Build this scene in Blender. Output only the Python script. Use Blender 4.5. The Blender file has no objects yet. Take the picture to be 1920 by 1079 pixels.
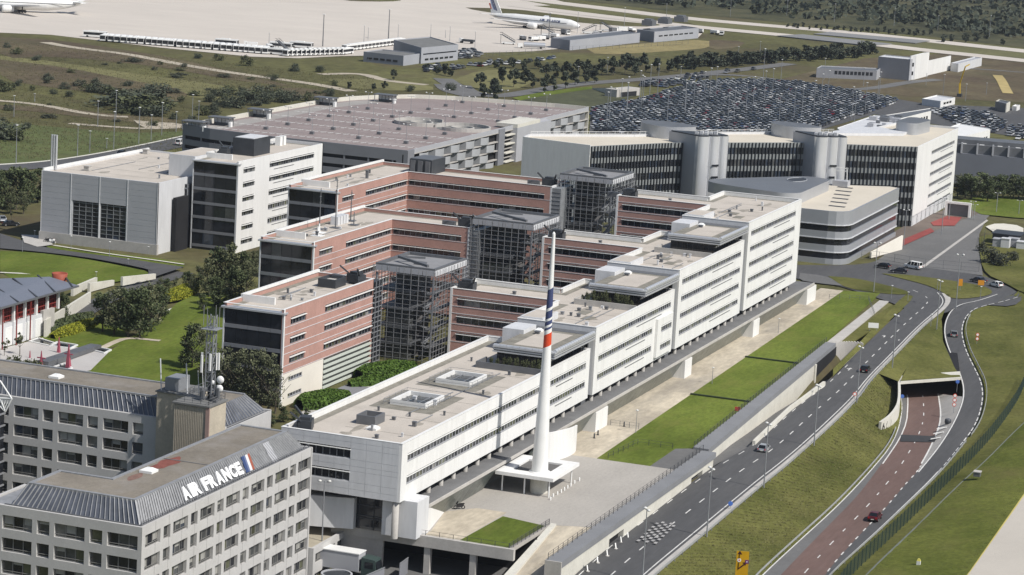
import bpy, bmesh, math, random
from math import sin, cos, pi, radians
from mathutils import Vector, Matrix
random.seed(7)
scn = bpy.context.scene
COL = scn.collection

# ------------------------------------------------------------------ camera
CAM_F = 4874.988                      # focal length in pixels of a 1920-wide frame
CAM_T = Vector((-363.167, -148.834, 103.488))
CAM_R = (Matrix.Rotation(-1.22144680, 3, 'Z') @ Matrix.Rotation(1.39776727, 3, 'X')
         @ Matrix.Rotation(0.0571004683, 3, 'Z'))
cd = bpy.data.cameras.new('camera'); cam = bpy.data.objects.new('camera', cd); COL.objects.link(cam)
cam.matrix_world = Matrix.Translation(CAM_T) @ CAM_R.to_4x4()
cd.sensor_width = 36.0; cd.lens = CAM_F/1920*36; cd.clip_start = 5; cd.clip_end = 30000
scn.camera = cam
# ------------------------------------------------------------------ sky, sun, exposure
SUN_AZ = Vector((-0.265, -0.964, 0))   # horizontal direction towards the sun
SUN_EL = radians(48)
w = bpy.data.worlds.new('World'); scn.world = w; w.use_nodes = True
nt = w.node_tree; bg = nt.nodes['Background']; sk = nt.nodes.new('ShaderNodeTexSky')
sk.sky_type = 'NISHITA'; sk.sun_disc = False; sk.sun_elevation = SUN_EL
sk.sun_rotation = math.atan2(SUN_AZ.x, SUN_AZ.y); sk.altitude = 100; sk.air_density = 1.0; sk.dust_density = 1.5
nt.links.new(sk.outputs[0], bg.inputs[0]); bg.inputs[1].default_value = 0.085
sd = bpy.data.lights.new('sun', 'SUN'); so = bpy.data.objects.new('sun', sd); COL.objects.link(so)
sd.energy = 4.2; sd.angle = radians(0.5); sd.color = (1.0, 0.965, 0.91)
sdir = Vector((SUN_AZ.x*cos(SUN_EL), SUN_AZ.y*cos(SUN_EL), sin(SUN_EL)))
so.rotation_euler = sdir.to_track_quat('Z', 'Y').to_euler(); so.location = (0, 0, 400)
scn.view_settings.view_transform = 'Standard'; scn.view_settings.look = 'None'
scn.view_settings.exposure = 0.12; scn.view_settings.gamma = 1.0
scn.cycles.max_bounces = 5; scn.cycles.diffuse_bounces = 2; scn.cycles.glossy_bounces = 3
scn.cycles.transparent_max_bounces = 8; scn.cycles.caustics_reflective = False; scn.cycles.caustics_refractive = False

# ------------------------------------------------------------------ survey helpers: sight lines met with a level or a wall plane
def ray(u, v): return CAM_R @ Vector(((u-960)/CAM_F, (539.5-v)/CAM_F, -1.0))
def G(u, v, z=-6.0):
    r = ray(u, v); return CAM_T + r*((z-CAM_T.z)/r.z)
def FY(u, v, y):
    r = ray(u, v); return CAM_T + r*((y-CAM_T.y)/r.y)
def FX(u, v, x):
    r = ray(u, v); return CAM_T + r*((x-CAM_T.x)/r.x)
def row_of(p):
    q = CAM_R.transposed() @ (Vector(p)-CAM_T); return 539.5-CAM_F*q.y/-q.z
def HT(u, v, vt, z):                      # height of a thing whose foot is at (u,v) on level z and whose top is at row vt
    b = G(u, v, z); lo, hi = 0.0, 200.0
    for _ in range(40):
        m = (lo+hi)/2
        if row_of((b.x, b.y, z+m)) > vt: lo = m
        else: hi = m
    return lo

# ------------------------------------------------------------------ materials
MATS = {}
def mat(name, col, rough=0.8, var=0.12, scale=0.25, metal=0.0, spec=0.3, col2=None, bump=0.0, fine=0.0, fscale=6.0, stretch=None, dirt=0.0, dirtcol=(0.10,0.09,0.075), dscale=0.08, haze=0):
    if name in MATS: return MATS[name]
    m = bpy.data.materials.new(name); m.use_nodes = True; n = m.node_tree; b = n.nodes['Principled BSDF']
    b.inputs['Roughness'].default_value = rough; b.inputs['Metallic'].default_value = metal
    b.inputs['Specular IOR Level'].default_value = spec
    geo = n.nodes.new('ShaderNodeNewGeometry'); src = geo.outputs['Position']
    if stretch:
        mp = n.nodes.new('ShaderNodeMapping'); mp.inputs['Scale'].default_value = stretch
        n.links.new(src, mp.inputs[0]); src = mp.outputs[0]
    def noise(sc, det=4, ro=0.6):
        t = n.nodes.new('ShaderNodeTexNoise'); t.inputs['Scale'].default_value = sc
        t.inputs['Detail'].default_value = det; t.inputs['Roughness'].default_value = ro
        n.links.new(src, t.inputs['Vector']); return t.outputs['Fac']
    def ramp(fac, a, bb, lo=0.3, hi=0.7):
        r = n.nodes.new('ShaderNodeValToRGB'); r.color_ramp.elements[0].position = lo; r.color_ramp.elements[1].position = hi
        r.color_ramp.elements[0].color = (*a, 1); r.color_ramp.elements[1].color = (*bb, 1)
        n.links.new(fac, r.inputs[0]); return r.outputs[0]
    c2 = col2 or col
    a = tuple(max(0, x*(1-var)) for x in col); bb = tuple(min(1, x*(1+var)) for x in c2)
    out = ramp(noise(scale), a, bb)
    def mix(fac, c1, c2_, typ='MIX', f=None):
        x = n.nodes.new('ShaderNodeMixRGB'); x.blend_type = typ
        if fac is None: x.inputs[0].default_value = f
        else: n.links.new(fac, x.inputs[0])
        n.links.new(c1, x.inputs[1])
        if isinstance(c2_, tuple): x.inputs[2].default_value = (*c2_, 1)
        else: n.links.new(c2_, x.inputs[2])
        return x.outputs[0]
    if fine > 0:
        f = ramp(noise(fscale, 3, 0.7), (1-fine,)*3, (1+fine*0.6,)*3, 0.3, 0.7)
        out = mix(None, out, f, 'MULTIPLY', 1.0)
    if dirt > 0:
        d = ramp(noise(dscale, 6, 0.65), (0, 0, 0), (dirt,)*3, 0.5, 0.72)
        out = mix(d, out, dirtcol)
    n.links.new(out, b.inputs['Base Color'])
    if bump > 0:
        bp = n.nodes.new('ShaderNodeBump'); bp.inputs['Strength'].default_value = bump; bp.inputs['Distance'].default_value = 0.3
        n.links.new(noise(fscale, 4, 0.7), bp.inputs['Height']); n.links.new(bp.outputs[0], b.inputs['Normal'])
    MATS[name] = m; return m
def glass(name, col, rough=0.06, spec=0.5):
    return mat(name, col, rough=rough, var=0.5, scale=0.35, spec=spec)

WHITE = mat('white_panel', (0.77, 0.765, 0.745), 0.55, 0.035, 0.3, fine=0.04, fscale=1.2, dirt=0.22, dirtcol=(0.52,0.50,0.46), dscale=0.5, stretch=(1,1,.16))
WHITE2 = mat('white_panel_grey', (0.63, 0.635, 0.645), 0.5, 0.05, 0.3, fine=0.05, fscale=1.2, dirt=0.22, dirtcol=(0.42,0.42,0.42), dscale=.5, stretch=(1,1,.2))
CREAM = mat('cream_render', (0.74, 0.70, 0.62), 0.8, 0.05, 0.2, dirt=0.15, dirtcol=(0.5,0.46,0.4))
BRICK = mat('terracotta_panel', (0.45, 0.265, 0.22), 0.75, 0.10, 0.25, fine=0.10, fscale=2.5, dirt=0.25, dirtcol=(0.37,0.225,0.19), dscale=0.3)
GRAVEL = mat('roof_gravel', (0.52, 0.47, 0.41), 0.95, 0.08, 0.12, fine=0.12, fscale=5, dirt=0.5, dirtcol=(0.37,0.335,0.29), dscale=0.16)
GRAVELD = mat('roof_edge_weathered', (0.235, 0.22, 0.185), 0.95, 0.2, 0.6, fine=0.15, fscale=4)
ROOFDK = mat('roof_felt_dark', (0.17, 0.17, 0.165), 0.9, 0.15, 0.3, fine=0.1)
CONC = mat('concrete', (0.46, 0.44, 0.41), 0.9, 0.08, 0.3, fine=0.08, fscale=3, dirt=0.3, dirtcol=(0.27,0.25,0.22), dscale=0.35)
CONCL = mat('concrete_pale', (0.62, 0.60, 0.53), 0.9, 0.06, 0.2, fine=0.08, fscale=2, dirt=0.35, dirtcol=(0.40,0.37,0.31), dscale=0.3)
CONCG = mat('precast_concrete_grey', (0.50, 0.49, 0.475), 0.85, 0.05, 0.25, fine=0.06, fscale=3, dirt=0.2, dirtcol=(0.36,0.35,0.33), dscale=0.4)
CONCT = mat('tan_board_concrete', (0.48, 0.425, 0.335), 0.9, 0.08, 0.5, fine=0.1, fscale=3, dirt=0.2)
CONCD = mat('concrete_dark', (0.20, 0.195, 0.19), 0.9, 0.12, 0.3, fine=0.1, fscale=3)
G1 = glass('glass_dark', (0.018, 0.020, 0.025))
G2 = glass('glass_mid', (0.075, 0.078, 0.078), 0.12)
G3 = glass('glass_blind', (0.24, 0.235, 0.22), 0.35)
G4 = glass('glass_blue', (0.035, 0.046, 0.066), 0.1)
G5 = glass('glass_olive_reflection', (0.10, 0.105, 0.065), 0.12)  # olive tint stands in for grass mirrored in the panes
CORE = mat('interior_dark', (0.018, 0.018, 0.02), 0.9, 0.2)  # near-black colour stands in for the shade inside openings
ALU = mat('brushed_aluminium', (0.62, 0.63, 0.65), 0.38, 0.04, 0.2, metal=0.45, spec=0.5)
SILVER = mat('silver_cladding', (0.47, 0.485, 0.515), 0.36, 0.04, 0.25, metal=0.45, spec=0.5)
STEEL = mat('grey_steel', (0.30, 0.31, 0.325), 0.5, 0.1, 0.3, metal=0.3)
STEELD = mat('dark_steel', (0.055, 0.06, 0.068), 0.5, 0.15, 0.4, metal=0.2)
STEELM = mat('mid_steel', (0.16, 0.165, 0.175), 0.5, 0.12, 0.4, metal=0.3)
SLATE = mat('zinc_mansard_dark', (0.115, 0.125, 0.15), 0.45, 0.25, 0.5, metal=0.2, dirt=0.3, dirtcol=(0.25,0.26,0.28), dscale=0.4)
ZINC = mat('zinc_mansard', (0.29, 0.295, 0.305), 0.55, 0.14, 0.5, metal=0.15, fine=0.1, fscale=2)
GRAYP = mat('grey_cladding', (0.215, 0.22, 0.24), 0.6, 0.06, 0.2)
GRAYL = mat('grey_cladding_light', (0.40, 0.405, 0.425), 0.6, 0.05, 0.2)
PAINT = mat('white_paint', (0.78, 0.78, 0.76), 0.45, 0.04, 0.4)
REDP = mat('red_paint', (0.62, 0.07, 0.025), 0.45, 0.05, 0.3)
NAVYP = mat('navy_paint', (0.055, 0.07, 0.16), 0.45, 0.05, 0.3)
BLUEP = mat('blue_paint', (0.08, 0.17, 0.50), 0.45, 0.05, 0.3)
BLACK = mat('black_rubber', (0.012, 0.012, 0.013), 0.6, 0.2)

# ------------------------------------------------------------------ mesh builder
class MB:
    def __init__(s): s.v = []; s.f = []; s.m = []; s.cur = 0; s.sm = set()
    def quad(s, a, b, c, d):
        i = len(s.v); s.v += [tuple(a), tuple(b), tuple(c), tuple(d)]; s.f.append((i, i+1, i+2, i+3)); s.m.append(s.cur)
    def hexa(s, p):           # 8 corner points: bottom ring ccw, top ring ccw
        i = len(s.v); s.v += [tuple(q) for q in p]
        for f in ((3,2,1,0),(4,5,6,7),(0,1,5,4),(1,2,6,5),(2,3,7,6),(3,0,4,7)):
            s.f.append(tuple(i+k for k in f)); s.m.append(s.cur)
        return s
    def box(s, x0, x1, y0, y1, z0, z1):
        return s.hexa([(x0,y0,z0),(x1,y0,z0),(x1,y1,z0),(x0,y1,z0),(x0,y0,z1),(x1,y0,z1),(x1,y1,z1),(x0,y1,z1)])
    def prism(s, poly, z0, z1, cap=True, bottom=True):
        i = len(s.v); n = len(poly)
        s.v += [(p[0], p[1], z0 if not callable(z0) else z0(*p[:2])) for p in poly]
        s.v += [(p[0], p[1], z1 if not callable(z1) else z1(*p[:2])) for p in poly]
        for k in range(n):
            s.f.append((i+k, i+(k+1)%n, i+n+(k+1)%n, i+n+k)); s.m.append(s.cur)
        if cap: s.f.append(tuple(i+n+k for k in range(n))); s.m.append(s.cur)
        if bottom: s.f.append(tuple(i+n-1-k for k in range(n))); s.m.append(s.cur)
        return s
    def flat(s, poly, z):
        i = len(s.v); s.v += [(p[0], p[1], z if len(p) < 3 else p[2]) for p in poly]
        s.f.append(tuple(range(i, i+len(poly)))); s.m.append(s.cur); return s
    def tube(s, p0, p1, r0, r1=None, n=6, cap=True):
        r1 = r0 if r1 is None else r1; p0 = Vector(p0); p1 = Vector(p1); d = (p1-p0).normalized()
        a = d.orthogonal().normalized(); b = d.cross(a); i = len(s.v)
        for (p, r) in ((p0, r0), (p1, r1)):
            for k in range(n):
                t = 2*pi*k/n; s.v.append(tuple(p+a*(r*cos(t))+b*(r*sin(t))))
        for k in range(n):
            s.f.append((i+k, i+(k+1)%n, i+n+(k+1)%n, i+n+k)); s.m.append(s.cur)
        if cap:
            s.f.append(tuple(i+n-1-k for k in range(n))); s.m.append(s.cur)
            s.f.append(tuple(i+n+k for k in range(n))); s.m.append(s.cur)
        return s
    def bar(s, p0, p1, w, h=None):      # square bar between two points
        p0 = Vector(p0); p1 = Vector(p1); d = (p1-p0).normalized()
        up = Vector((0,0,1)) if abs(d.z) < 0.95 else Vector((0,1,0))
        a = d.cross(up).normalized()*(w/2); b = a.cross(d).normalized()*((h or w)/2)
        return s.hexa([p0-a-b, p0+a-b, p1+a-b, p1-a-b, p0-a+b, p0+a+b, p1+a+b, p1-a+b])
    def lathe(s, prof, c=(0,0), n=24, z=0.0, smooth=True):
        i = len(s.v); k0 = len(s.f)
        for (r, h) in prof:
            for k in range(n): t = 2*pi*k/n; s.v.append((c[0]+r*cos(t), c[1]+r*sin(t), z+h))
        for j in range(len(prof)-1):
            for k in range(n):
                s.f.append((i+j*n+k, i+j*n+(k+1)%n, i+(j+1)*n+(k+1)%n, i+(j+1)*n+k)); s.m.append(s.cur)
        if smooth: s.sm.update(range(k0, len(s.f)))
        s.f.append(tuple(i+(len(prof)-1)*n+k for k in range(n))); s.m.append(s.cur)
        return s
    def strip(s, A, B):                 # quads between two equally long point lists
        i = len(s.v); n = len(A); s.v += [tuple(p) for p in A]+[tuple(p) for p in B]
        for k in range(n-1): s.f.append((i+k, i+k+1, i+n+k+1, i+n+k)); s.m.append(s.cur)
        return s
    def fb(s, F, u0, u1, z0, z1, d0, d1):   # box in facade coordinates
        o, u, n = F
        P = lambda a, z, d: (o[0]+u[0]*a+n[0]*d, o[1]+u[1]*a+n[1]*d, z)
        return s.hexa([P(u0,z0,d1),P(u1,z0,d1),P(u1,z0,d0),P(u0,z0,d0),P(u0,z1,d1),P(u1,z1,d1),P(u1,z1,d0),P(u0,z1,d0)])
    def mesh(s, name, mats, off=(0,0,0), smooth=False):
        me = bpy.data.meshes.new(name)
        me.from_pydata([(a[0]-off[0], a[1]-off[1], a[2]-off[2]) for a in s.v] if any(off) else s.v, [], s.f)
        if not isinstance(mats, (list, tuple)): mats = [mats]
        for q in mats: me.materials.append(q)
        if len(mats) > 1: me.polygons.foreach_set('material_index', s.m)
        if smooth: me.polygons.foreach_set('use_smooth', [True]*len(s.f))
        elif s.sm: me.polygons.foreach_set('use_smooth', [k in s.sm for k in range(len(s.f))])
        me.update(); return me
    def build(s, name, mats, parent=None, smooth=False, off=None, **kw):
        if off is None: off = world_loc(parent) if parent else (0,0,0)
        o = bpy.data.objects.new(name, s.mesh(name, mats, off, smooth)); COL.objects.link(o); o.parent = parent
        return tag(o, **kw)
def world_loc(o):
    l = Vector((0,0,0))
    while o: l = l+o.location; o = o.parent
    return l
def tag(o, label=None, cat=None, group=None, kind=None):
    if label: o['label'] = label
    if cat: o['category'] = cat
    if group: o['group'] = group
    if kind: o['kind'] = kind
    return o
def thing(name, loc, label, cat, group=None, rz=0.0):
    o = bpy.data.objects.new(name, None); COL.objects.link(o); o.location = loc; o.rotation_euler.z = rz
    o.empty_display_size = 0.5
    return tag(o, label, cat, group)
def obj(name, me, parent=None, loc=(0,0,0), rz=0.0, **kw):
    o = bpy.data.objects.new(name, me); COL.objects.link(o); o.parent = parent; o.location = loc; o.rotation_euler.z = rz
    return tag(o, **kw)
KIDS = {}
def copy_tree(o, parent=None):
    c = o.copy(); COL.objects.link(c); c.parent = parent
    for ch in kids_of(o): copy_tree(ch, c)
    return c
def kids_of(o):
    if o.name not in KIDS: KIDS[o.name] = list(o.children)
    return KIDS[o.name]
def frame(p0, p1):                      # wall from p0 to p1, building on the left, outside on the right
    u = Vector((p1[0]-p0[0], p1[1]-p0[1])); L = u.length; u /= L
    return ((p0[0], p0[1]), (u.x, u.y), (u.y, -u.x)), L
def inset(poly, t):
    n = len(poly); r = []
    for i in range(n):
        a = Vector(poly[i-1][:2]); b = Vector(poly[i][:2]); c = Vector(poly[(i+1)%n][:2])
        d1 = (b-a).normalized(); d2 = (c-b).normalized()
        n1 = Vector((-d1.y, d1.x)); n2 = Vector((-d2.y, d2.x)); k = n1+n2
        k = k/max(0.3, k.dot(n1)); p = b+k*t; r.append((p.x, p.y))
    return r
# ================================================================== generic walls, windows, roofs
def skin(mb, F, L, z0, z1, rows, t=0.4, u0=0.0):
    z = z0
    for (zb, zt, ops) in sorted(rows, key=lambda r: r[0]):
        if zb > z+1e-3: mb.fb(F, u0, L, z, zb, -t, 0)
        u = u0
        for op in sorted(ops, key=lambda o: o[0]):
            if op[0] > u+1e-3: mb.fb(F, u, op[0], zb, zt, -t, 0)
            u = op[1]
        if L > u+1e-3: mb.fb(F, u, L, zb, zt, -t, 0)
        z = zt
    if z1 > z+1e-3: mb.fb(F, u0, L, z, z1, -t, 0)
def gpick(r=random):
    x = r.random(); return G1 if x < .55 else G2 if x < .82 else G5 if x < .9 else G4 if x < .94 else G3
GL = [G1, G2, G3, G4, G5]
def win_strip(parent, F, u0, u1, zb, zt, n, shade=True, frame_m=None, glassw=(.30,.38,.05,.03,.24), d=-0.2, shadow_ledge=None):
    g = MB()
    for k in range(n):
        g.cur = random.choices(range(5), glassw)[0]
        a = u0+(u1-u0)*k/n; b = u0+(u1-u0)*(k+1)/n
        g.fb(F, a, b, zb, zt, d-.05, d)
    w_ = g.build('window', GL, parent)
    f = MB()
    for k in range(n+1):
        a = u0+(u1-u0)*k/n; a0 = max(u0, a-.07); f.fb(F, a0, min(u1, a0+.14), zb, zt, d, d+.12)
    f.fb(F, u0, u1, zb, zb+.09, d, d+.28); f.fb(F, u0, u1, zt-.07, zt, d, d+.1)
    f.build('mullion_frame', frame_m or GRAYL, w_)
    if shade:
        s = MB(); s.fb(F, u0-.05, u1+.05, zt-.24, zt-.16, d+.05, .1); s.build('sunshade', PAINT, w_)
    if shadow_ledge:
        s = MB(); s.fb(F, shadow_ledge[0], shadow_ledge[1], zb-.62, zb-.5, 0.0, .08); s.build('shadow_ledge', STEELM, w_)  # dark steel bar stands in for the thin shadow line
    return w_
def win_panes(parent, F, u0, u1, zb, zt, n, shade=True, rail=False, frame_m=None, d=-0.3, wts=None, tw=.1, blinds=0):
    f = MB(); fm = frame_m or STEEL
    for k in range(n+1):
        a = u0+(u1-u0)*k/n; a0 = min(max(u0, a-tw/2), u1-tw); f.fb(F, a0, a0+tw, zb, zt, d, d+.12)
    f.fb(F, u0, u1, zb, zb+tw, d, d+.13); f.fb(F, u0, u1, zt-tw, zt, d, d+.13)
    if rail: f.fb(F, u0, u1, zb+.42, zb+.5, d+.3, d+.36)
    w_ = f.build('window', fm, parent)
    for k in range(n):
        a = u0+(u1-u0)*k/n; b = u0+(u1-u0)*(k+1)/n
        p = MB(); p.fb(F, a+tw/2, b-tw/2, zb+tw, zt-tw, d-.04, d+.02)
        m = random.choices(GL, wts)[0] if wts else gpick()
        p.build('pane', m, w_)
        if random.random() < blinds:
            bl = MB(); bl.fb(F, a+tw/2+.02, b-tw/2-.02, zt-tw-(zt-zb)*random.uniform(.2,.75), zt-tw, d+.025, d+.04); bl.build('blind', mat('roller_blind', (.34,.335,.31), .8, .08, .5), w_)
    if shade:
        s = MB(); s.fb(F, u0-.05, u1+.05, zt-.34, zt-.24, d+.1, .22); s.build('sunshade', PAINT, w_)
    return w_
def roof_on(parent, poly, top, drop=0.9, t=0.4, m=None, edging=1.5, edm=None):
    r = MB(); r.flat(inset(poly, t*.5), top-drop); r.build('roof', m or GRAVEL, parent)
    if edging:
        a = inset(poly, t+.02); b = inset(poly, t+edging); e = MB(); n = len(a)
        for k in range(n): e.flat([a[k], a[(k+1)%n], b[(k+1)%n], b[k]], top-drop+.006)
        e.build('roof_edging', edm or GRAVELD, parent)
def coping(parent, poly, top, t=.4, m=None, hgt=.08):
    a = inset(poly, -.06); b = inset(poly, t+.05); e = MB(); n = len(a)
    for k in range(n):
        k2 = (k+1) % n; z0, z1 = top, top+hgt
        e.hexa([(*a[k],z0),(*a[k2],z0),(*b[k2],z0),(*b[k],z0),(*a[k],z1),(*a[k2],z1),(*b[k2],z1),(*b[k],z1)])
    e.build('parapet_coping', m or WHITE, parent)
def core_in(parent, poly, z0, z1, t=.5): MB().prism(inset(poly, t), z0, z1).build('inner_core', CORE, parent)
def small_vent(parent, x, y, z, s=1.0, h=.7, m=None):
    b = MB(); b.box(x-s/2, x+s/2, y-s/2, y+s/2, z, z+h); b.box(x-s*.6, x+s*.6, y-s*.6, y+s*.6, z+h, z+h+.15); b.build('roof_vent', m or STEELM, parent)
def dome_light(parent, x, y, z, s=1.5):
    b = MB(); b.box(x-s/2, x+s/2, y-s/2, y+s/2, z, z+.35); b.hexa([(x-s*.45,y-s*.45,z+.35),(x+s*.45,y-s*.45,z+.35),(x+s*.45,y+s*.45,z+.35),(x-s*.45,y+s*.45,z+.35),(x-s*.2,y-s*.2,z+.65),(x+s*.2,y-s*.2,z+.65),(x+s*.2,y+s*.2,z+.65),(x-s*.2,y+s*.2,z+.65)])
    b.build('rooflight', PAINT, parent)
STAIN = mat('roof_stain', (0.33,0.30,0.255), .95, .15, .6, fine=.2)
def roof_clutter(parent, x0, x1, y0, y1, z, seed, n=5):
    r = random.Random(seed)
    for k in range(n):
        x, y = r.uniform(x0+2, x1-2), r.uniform(y0+1.5, y1-1.5); a, b = r.uniform(.8, 3.2), r.uniform(.4, 1.2); ph = r.uniform(0, 6)
        q = MB(); q.flat([(x+a*cos(t_)*(1+.25*sin(3*t_+ph)), y+b*sin(t_)*(1+.25*cos(2*t_+ph))) for t_ in [j*pi/8 for j in range(16)]], z+.007+.001*k); q.build('puddle_stain', STAIN, parent)
    for k in range(max(2, n//2)):
        y = r.uniform(y0+1.5, y1-1.5); a = r.uniform(x0+2, (x0+x1)/2); q = MB(); q.bar((a, y, z+.12), (a+r.uniform(6, (x1-x0)*.45), y, z+.12), .12)
        q.build('cable_tray', STEEL, parent)
    for k in range(n): small_vent(parent, r.uniform(x0+2, x1-2), r.uniform(y0+1.5, y1-1.5), z, r.uniform(.25, .6), r.uniform(.3, .9), r.choice((STEELM, STEEL, WHITE2)))
    xs_ = x0+8
    while xs_ < x1-4: q = MB(); q.box(xs_, xs_+.1, y0+.5, y1-.5, z+.003, z+.02); q.build('membrane_seam', GRAVELD, parent); xs_ += r.uniform(7, 12)
def facade_cradle(x, y, z, label, rz=0.0):     # dark window-cleaning unit parked on a roof
    t = thing('cleaning_cradle', (x, y, z), label, 'roof crane', 'facade cleaning units on the roofs', rz)
    b = MB(); b.box(-1.6,1.6,-1.1,1.1,.35,1.9); b.box(-1.0,1.0,-.8,.8,1.9,2.4); b.build('body', STEELD, t, off=(0,0,0))
    b = MB()
    for sx in (-1.2, 1.2):
        for sy in (-.8, .8): b.box(sx-.25,sx+.25,sy-.2,sy+.2,0,.38)
    b.build('wheel_base', STEELM, t, off=(0,0,0))
    for s in (-1, 1):
        b = MB(); b.bar((s*1.3,.3,1.6),(s*2.4,2.2,3.4),.32); b.build('arm', STEELD, t, off=(0,0,0))
    b = MB(); b.box(2.2,5.2,.6,1.6,.1,1.3); b.build('gondola', STEELM, t, off=(0,0,0))
    return t

# ================================================================== the long white office building: four stepped blocks (E)
EB = [(0.0, 90.1, 2), (92.84, 143.1, 3), (145.8, 195.5, 4), (198.57, 246.4, 5)]
EH, EC = 3.6, 2.17
ELAB = ['white two-storey office block nearest the spire, with two square rooflight wells',
        'white three-storey stepped block with one projecting bay beside the slim joint',
        'white four-storey stepped block second from the roundabout',
        'tallest white five-storey stepped block at the roundabout end']
ETOP = []
for k, (x0, x1, n) in enumerate(EB):
    top = n*EH+EC; ETOP.append(top)
    T_ = thing('white_office_block', (x0, 0, -1.6), ELAB[k], 'office block', 'stepped white office blocks')
    if k == 0: poly = [(x0,0),(x1,0),(x1,20.7),(x0,20.7)]
    else:
        wx0 = (115.1, 168.5, 219.8)[k-1]; wx1 = wx0+13.4
        poly = [(x0,0),(x1,0),(x1,19.8),(wx1,19.8),(wx1,38.4),(wx0,38.4),(wx0,15.8),(x0,15.8)]
    wall = MB(); N = len(poly)
    for i in range(N):
        p0, p1 = poly[i], poly[(i+1) % N]; F, L = frame(p0, p1); rows = []; Lt = L-.4; z0 = 0.0
        wall.cur = 0
        if i == 0:
            for r in range(n):
                zt = top-1.95-EH*r; zb = zt-1.33; u0 = 2.35; u1 = (x1-x0)-2.1
                if k == 3: u1 = (x1-x0)-5.2
                if k == 1 and r > 0: u1 = 36.2
                ops = [(u0, u1)]
                led = None if k == 0 and r == 0 else (u0+(u1-u0)*.5, u0+(u1-u0)*.86)
                if k == 0: led = (71.5, 80.5)
                win_strip(T_, F, u0, u1, zb, zt, int((u1-u0)/1.35), shadow_ledge=led)
                rows.append((zb, zt, ops))
            skin(wall, F, Lt, 0, top, rows)
        elif k == 0 and i == 3:
            wall.cur = 1  # end face in greyer white: its shade is put into the colour
            for r in range(2):
                zt = top-1.75-EH*r; zb = zt-1.75
                win_panes(T_, F, 1.2, 12.0, zb, zt, 9, shade=True, wts=(.85,.1,.02,.02,.01)); rows.append((zb, zt, [(1.2, 12.0)]))
            skin(wall, F, Lt, 0, top, rows)
            zs = [0,1.05,2.15,3.95,4.75,5.8,7.55,8.5,9.37]; us = [0,1.2,3.9,6.6,9.3,12.0,14.7,17.4,20.25]
            for a in range(len(us)-1):
                for b in range(len(zs)-1):
                    zc = (zs[b]+zs[b+1])/2
                    if us[a] >= 1.2 and us[a+1] <= 12.01 and any(r[0]-.3 < zc < r[1]+.3 for r in rows): continue
                    q = MB(); q.fb(F, us[a]+.025, us[a+1]-.025, zs[b]+.025, zs[b+1]-.025, .004, .04); q.build('cladding_panel', WHITE2, T_)
        elif k > 0 and i == 5:          # red wing face looking at the court
            wall.cur = 2; z0 = -2
            for r in range(n+1):
                zt = top-1.75-EH*r; zb = zt-1.7
                if zb < -1: break
                if r <= 2+k//2: win_panes(T_, F, 1.5, L-.3, zb, zt, 13, shade=True, wts=(.75,.15,.02,.05,.03))
                else: win_strip(T_, F, 1.5, L-.3, zb, zt, 13)
                rows.append((zb, zt, [(1.5, L-.35)]))
                for zz in (zb-.12, zt+.35):
                    q = MB(); q.fb(F, .45, L, zz-.06, zz+.06, 0, .06); q.build('string_course', WHITE2, T_)
            skin(wall, F, L, z0, top, rows)
            q = MB(); q.fb(F, -.06, .45, z0, top, .003, .09); q.build('corner_post', WHITE, T_)
        else:
            wall.cur = 1 if i in (N-1,) else 0  # left end takes the greyer white as painted shade
            skin(wall, F, L-.4, -2 if i not in (1, N-1) else 0, top, [])
    wall.build('wall', [WHITE, WHITE2, BRICK], T_)
    core_in(T_, poly, .1, top-1.1)
    sf = MB(); sf.prism(inset(poly, .42), 0.0, .08); sf.build('soffit', CONCD, T_)
    roof_on(T_, poly, top); coping(T_, poly, top, m=WHITE)
    # recessed ground floor and columns
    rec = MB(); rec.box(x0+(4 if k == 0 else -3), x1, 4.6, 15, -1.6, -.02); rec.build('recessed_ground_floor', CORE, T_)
    X = 8.79 if k == 0 else 8.79+math.ceil((x0-8.79)/5.4)*5.4
    cm = None
    while X < x1-.5:
        c = MB(); c.lathe([(.42, -1.6), (.42, 0)], (X, 1.0), 10); c.build('column', CONC, T_); X += 5.4
    zr = top-.9
    roof_clutter(T_, x0+1.5, x1-(21 if k < 3 else 1), 1.5, 14.5, zr, 40+k, 7)
    if k == 0:
        for (cx, cy) in ((53.2, 11.3), (32.9, 11.2)):       # rooflight wells with railings
            e = MB(); e.flat([(cx-7.6,cy-5.6),(cx+7.6,cy-5.6),(cx+7.6,cy+5.6),(cx-7.6,cy+5.6)], zr+.012); e.build('walkway_border', GRAVELD, T_)
            wl = MB()
            for (a0,a1,b0,b1) in ((-4.2,4.2,-3.2,-2.8),(-4.2,4.2,2.8,3.2),(-4.2,-3.8,-2.8,2.8),(3.8,4.2,-2.8,2.8)): wl.box(cx+a0,cx+a1,cy+b0,cy+b1,zr,zr+.8)
            wo = wl.build('rooflight_well', WHITE, T_)
            g_ = MB(); g_.box(cx-3.8,cx+3.8,cy-2.8,cy+2.8,zr,zr+.12); g_.build('well_glass', G2, wo)
            ml = MB()
            for a in (-2, 0, 2): ml.box(cx+a-.05,cx+a+.05,cy-2.8,cy+2.8,zr+.2,zr+.3)
            for b in (-1, 1): ml.box(cx-3.8,cx+3.8,cy+b*1.1-.05,cy+b*1.1+.05,zr+.3,zr+.38)
            ml.build('glazing_bars', STEEL, wo)
            rl = MB()
            for (a,b,c_,d_) in ((-5,-4,5,-4),(-5,4,5,4),(-5,-4,-5,4),(5,-4,5,4)):
                for hh in (.55, 1.05): rl.bar((cx+a,cy+b,zr+hh),(cx+c_,cy+d_,zr+hh),.05)
            for a in (-5,-2.5,0,2.5,5):
                for b in (-4, 4): rl.bar((cx+a,cy+b,zr),(cx+a,cy+b,zr+1.05),.05)
            rl.build('railing', STEEL, wo)
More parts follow.
